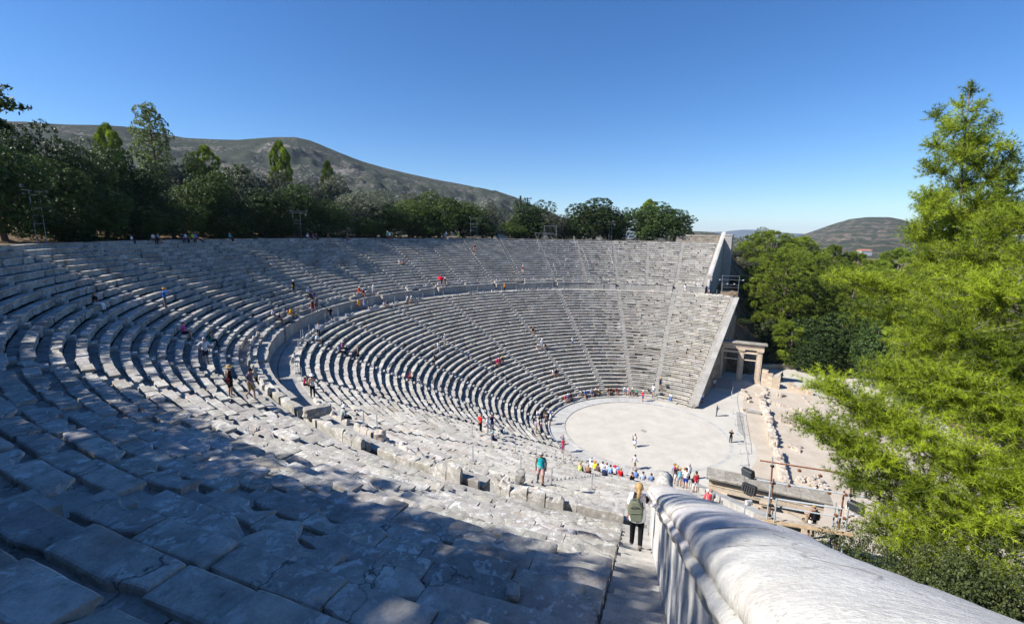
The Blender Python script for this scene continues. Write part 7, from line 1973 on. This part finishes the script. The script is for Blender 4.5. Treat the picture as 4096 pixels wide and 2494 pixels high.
# red umbrella held on the walkway
p = seen_point(*zB(1588, 1452)); th = thing('umbrella', 'red umbrella held up on the middle walkway', 'umbrella', tuple(p))
mb = MB(); c = Vector(p) + v3(-.1, 0, 1.75); ax = Vector((-.35, -.5, .75)).normalized(); rq = ax.to_track_quat('Z', 'Y')
n = 16; V = [c + rq @ v3(r_ * math.cos(6.2832 * i / n), r_ * math.sin(6.2832 * i / n), z_) for r_, z_ in ((.52, -.16), (.40, -.03), (.2, .07), (.01, .11)) for i in range(n)]
mb.add(V, [(j * n + i, j * n + (i + 1) % n, (j + 1) * n + (i + 1) % n, (j + 1) * n + i) for j in range(3) for i in range(n)]); mb.build('canopy', cloth('d81c34'), th)
mb = MB(); mb.tube([c + ax * .1, c - ax * .75], .012, 5); mb.build('stick', M['black'], th)
# bags lying on the benches
for q, hexc, l in ((zA(1352, 140), '15161a', 'black rucksack standing on the top row before the person in black'), (zD(1697, 372), '1f2433', 'dark rucksack on the front row behind the man in red'), (zD(1310, 372), '8a8a2a', 'yellow bag lying on the front row right of the striped shirt')):
    p = seen_point(*q); o = bpy.data.objects.new('rucksack', pack_mesh()); COL.objects.link(o); o.location = (p[0], p[1], p[2] + .17); o.rotation_euler = (.3, .2, random.uniform(0, 3)); tag(o, l, 'bag')
    o.material_slots[0].link = 'OBJECT'; o.material_slots[0].material = cloth(hexc)

# the woman with the black backpack beyond the coping
person(0, 0, ST, 'down', 25, 'tank:16171b', 'shorts:d8d4cc', 'short:blond', 'blond woman in black tank top with a black backpack standing beyond the scaffold', bag='pack:1b1c22', pos=at_z(3240, 2150, 11.2), skin=2)

# ------------------------------------------------------------------ the girl on the stairs
d_ = np.array([math.sin(R(NEAR_PHI)), math.cos(R(NEAR_PHI)), 0]); n_ = np.array([-d_[1], d_[0], 0]); n_ = -n_ if n_[1] > 0 else n_
vv = ray(2540, 2203); tt = (-.40 - CAM @ n_) / (vv @ n_); gp = CAM + vv * tt; gr = gp @ d_
def stair_z(r):
    z = None
    for (a, b) in prof_up_short:
        if a <= r: z = b
    return z
def girl():
    gz = stair_z(gr); fz = math.atan2(-d_[1], -d_[0])
    key = ('down', 'rail', True, .06, 2); J = body_arrays(*key)[0]
    th = thing('person', 'fair-haired girl with ponytail, white shirt and green backpack walking down the stairs', 'person', (gp[0], gp[1], gz + .01), fz, None, 1.0)
    put(th, 'body', body_mesh(key), M['skin2'])
    put(th, 'shirt', shell(key, 'tee'), M['girlshirt']); put(th, 'trousers', shell(key, 'trousers'), cloth('121319')); [put(th, 'shoe', shell(key, 'shoe' + n), cloth('77706c')) for n in 'lr']
    H = J['head']; put(th, 'hair', hair_mesh('pony'), HAIR['blond'], tuple(H))
    mb = MB(); mb.tube([H + v3(-.115, -.02, .022), H + v3(-.125, .0, .035), H + v3(-.115, .02, .022), H + v3(-.125, 0, .005), H + v3(-.115, -.02, .022)], .012, 6); _local('hair_tie', mb, cloth('c8e01c'), th)
    # loose shirt tail over the hips
    mb = MB(); P0 = J['pel']; n = 24; ring = []
    for zz, rx, ry in ((.20, .135, .165), (.06, .150, .185), (-.08, .160, .195), (-.14, .163, .198)):
        ring.append([tuple(P0 + v3(rx * math.cos(6.2832 * i / n) * (1 + .03 * math.sin(4 * 6.2832 * i / n)), ry * math.sin(6.2832 * i / n) * (1 + .02 * math.sin(3 * 6.2832 * i / n)), zz + .01 * math.sin(2 * 6.2832 * i / n))) for i in range(n)])
    for a in range(3): mb.add(ring[a] + ring[a + 1], [(i, (i + 1) % n, n + (i + 1) % n, n + i) for i in range(n)])
    _local('shirt_tail', mb, M['girlshirt'], th, True)
    # backpack: body, front pocket, straps
    bm = bmesh.new(); bmesh.ops.create_cube(bm, size=1); bmesh.ops.subdivide_edges(bm, edges=bm.edges[:], cuts=5, use_grid_fill=True)
    for v in bm.verts:
        c = v.co; k = .5 * (c.z + .5); w = 1 - .28 * max(0, c.z) ** 1.5 * 2 - .06
        q = Vector((c.x, c.y, c.z)); 
        rnd = 1 - .22 * (abs(c.y) * 2) ** 3 * (abs(c.z) * 2) ** 2 - .2 * (abs(c.x) * 2) ** 2 * ((abs(c.y) * 2) ** 4 + (abs(c.z) * 2) ** 4) * .5
        v.co = Vector((q.x * .20 * rnd * (1.1 - .45 * (c.z + .5)), q.y * .36 * rnd * w, q.z * .50 * (1 - .10 * (abs(c.y) * 2) ** 3)))
        v.co += v.co.normalized() * mnoise.noise(v.co * 9) * .012
    me = bpy.data.meshes.new('backpack'); bm.to_mesh(me); bm.free(); me.polygons.foreach_set('use_smooth', np.ones(len(me.polygons), bool)); me.materials.append(M['packgreen'])
    C = J['chest'] + v3(-.235, .05, -.13)
    bp_ = put(th, 'backpack', me, None, tuple(C), 0); bp_.rotation_euler = (R(-8), R(6), 0)
    mb = MB(); mb.box((-.105, 0, -.12), (.06, .25, .19), bev=.025); o = _local('front_pocket', mb, M['packgreen'], bp_)
    mb = MB(); mb.tube([(-.095, .10, .08), (-.115, .0, .115), (-.095, -.10, .08)], .008, 5); mb.tube([(-.138, .11, -.035), (-.142, 0, -.03), (-.138, -.11, -.035)], .006, 5); mb.tube([(-.05, .05, .235), (-.06, 0, .27), (-.05, -.05, .235)], .012, 6); _local('zip', mb, M['black'], bp_)
    mb = MB(); sh = J['shl']
    mb.tube([C + v3(.07, .06, .22), sh + v3(-.03, -.06, .075), sh + v3(.06, -.05, .03)], [.028, .03, .026], 6)
    mb.tube([C + v3(.07, -.14, .16), C + v3(.10, -.165, -.02), C + v3(.09, -.14, -.22)], [.016, .018, .014], 6); _local('strap', mb, M['black'], th)
M['girlshirt'] = plain('white_lilac_shirt', (.70, .72, .82), .85, 0, .1, .05, 20)
M['packgreen'] = plain('grey_green_canvas', (.125, .14, .105), .9, 0, .15, .15, 40)
girl()
# ================================================================== camera, sun, sky
cd = bpy.data.cameras.new('camera'); cam = bpy.data.objects.new('camera', cd); COL.objects.link(cam)
mt = Matrix(((RGT[0], UPV[0], -FWD[0], CAM[0]), (RGT[1], UPV[1], -FWD[1], CAM[1]), (RGT[2], UPV[2], -FWD[2], CAM[2]), (0, 0, 0, 1)))
cam.matrix_world = mt
cd.sensor_width = 36.0; cd.sensor_fit = 'HORIZONTAL'; cd.lens = F_PX / PW * 36.0
cd.clip_start = .05; cd.clip_end = 60000
SC.camera = cam

SUN_EL, SUN_DIR = 40.5, (-.616, .788)
sd = bpy.data.lights.new('sun', 'SUN'); so = bpy.data.objects.new('sun', sd); COL.objects.link(so)
sv = Vector((SUN_DIR[0] * math.cos(R(SUN_EL)), SUN_DIR[1] * math.cos(R(SUN_EL)), math.sin(R(SUN_EL))))
so.rotation_euler = sv.to_track_quat('Z', 'Y').to_euler(); so.location = (0, 0, 200)
sd.energy = 5.0; sd.angle = R(.53); sd.color = (1.0, .955, .88)
w = bpy.data.worlds.new('World'); SC.world = w; w.use_nodes = True
nt = w.node_tree; bg = nt.nodes['Background']
sky = nt.nodes.new('ShaderNodeTexSky'); sky.sky_type = 'NISHITA'; sky.sun_disc = False
sky.sun_elevation = R(SUN_EL); sky.sun_rotation = math.atan2(SUN_DIR[0], SUN_DIR[1])
sky.altitude = 300; sky.air_density = 1.0; sky.dust_density = .1; sky.ozone_density = 3.0
hs = nt.nodes.new('ShaderNodeHueSaturation'); hs.inputs['Saturation'].default_value = 1.24; nt.links.new(sky.outputs[0], hs.inputs['Color'])
tn = nt.nodes.new('ShaderNodeMix'); tn.data_type = 'RGBA'; tn.blend_type = 'MULTIPLY'; tn.inputs[0].default_value = 1.0; tn.inputs[7].default_value = (.92, 1.05, 1.27, 1)
nt.links.new(hs.outputs[0], tn.inputs[6]); nt.links.new(tn.outputs[2], bg.inputs[0]); bg.inputs[1].default_value = .070
SC.view_settings.view_transform = 'Standard'; SC.view_settings.look = 'None'; SC.view_settings.exposure = 0.78; SC.view_settings.gamma = 1.0
SC.view_settings.use_curve_mapping = False
SC.cycles.use_denoising = True
SC.cycles.max_bounces = 6; SC.cycles.diffuse_bounces = 3; SC.cycles.glossy_bounces = 2; SC.cycles.transmission_bounces = 3; SC.cycles.volume_bounces = 1; SC.cycles.transparent_max_bounces = 6
SC.cycles.caustics_reflective = False; SC.cycles.caustics_refractive = False

# ------------------------------------------------------------------ the air
mb = MB(); mb.box((0, 0, 100), (26800, 26800, 330)); hz = mb.build('haze', plain('unused', (1, 1, 1)))
hz.data.materials.clear(); hm = bpy.data.materials.new('haze_air'); hm.use_nodes = True; hn = hm.node_tree; hn.nodes.clear()
ho = hn.nodes.new('ShaderNodeOutputMaterial'); pv = hn.nodes.new('ShaderNodeVolumePrincipled'); pv.inputs['Color'].default_value = (.62, .78, 1.0, 1); pv.inputs['Density'].default_value = 6e-5; pv.inputs['Anisotropy'].default_value = .1
hn.links.new(pv.outputs[0], ho.inputs['Volume']); hz.data.materials.append(hm); hz['kind'] = 'stuff'
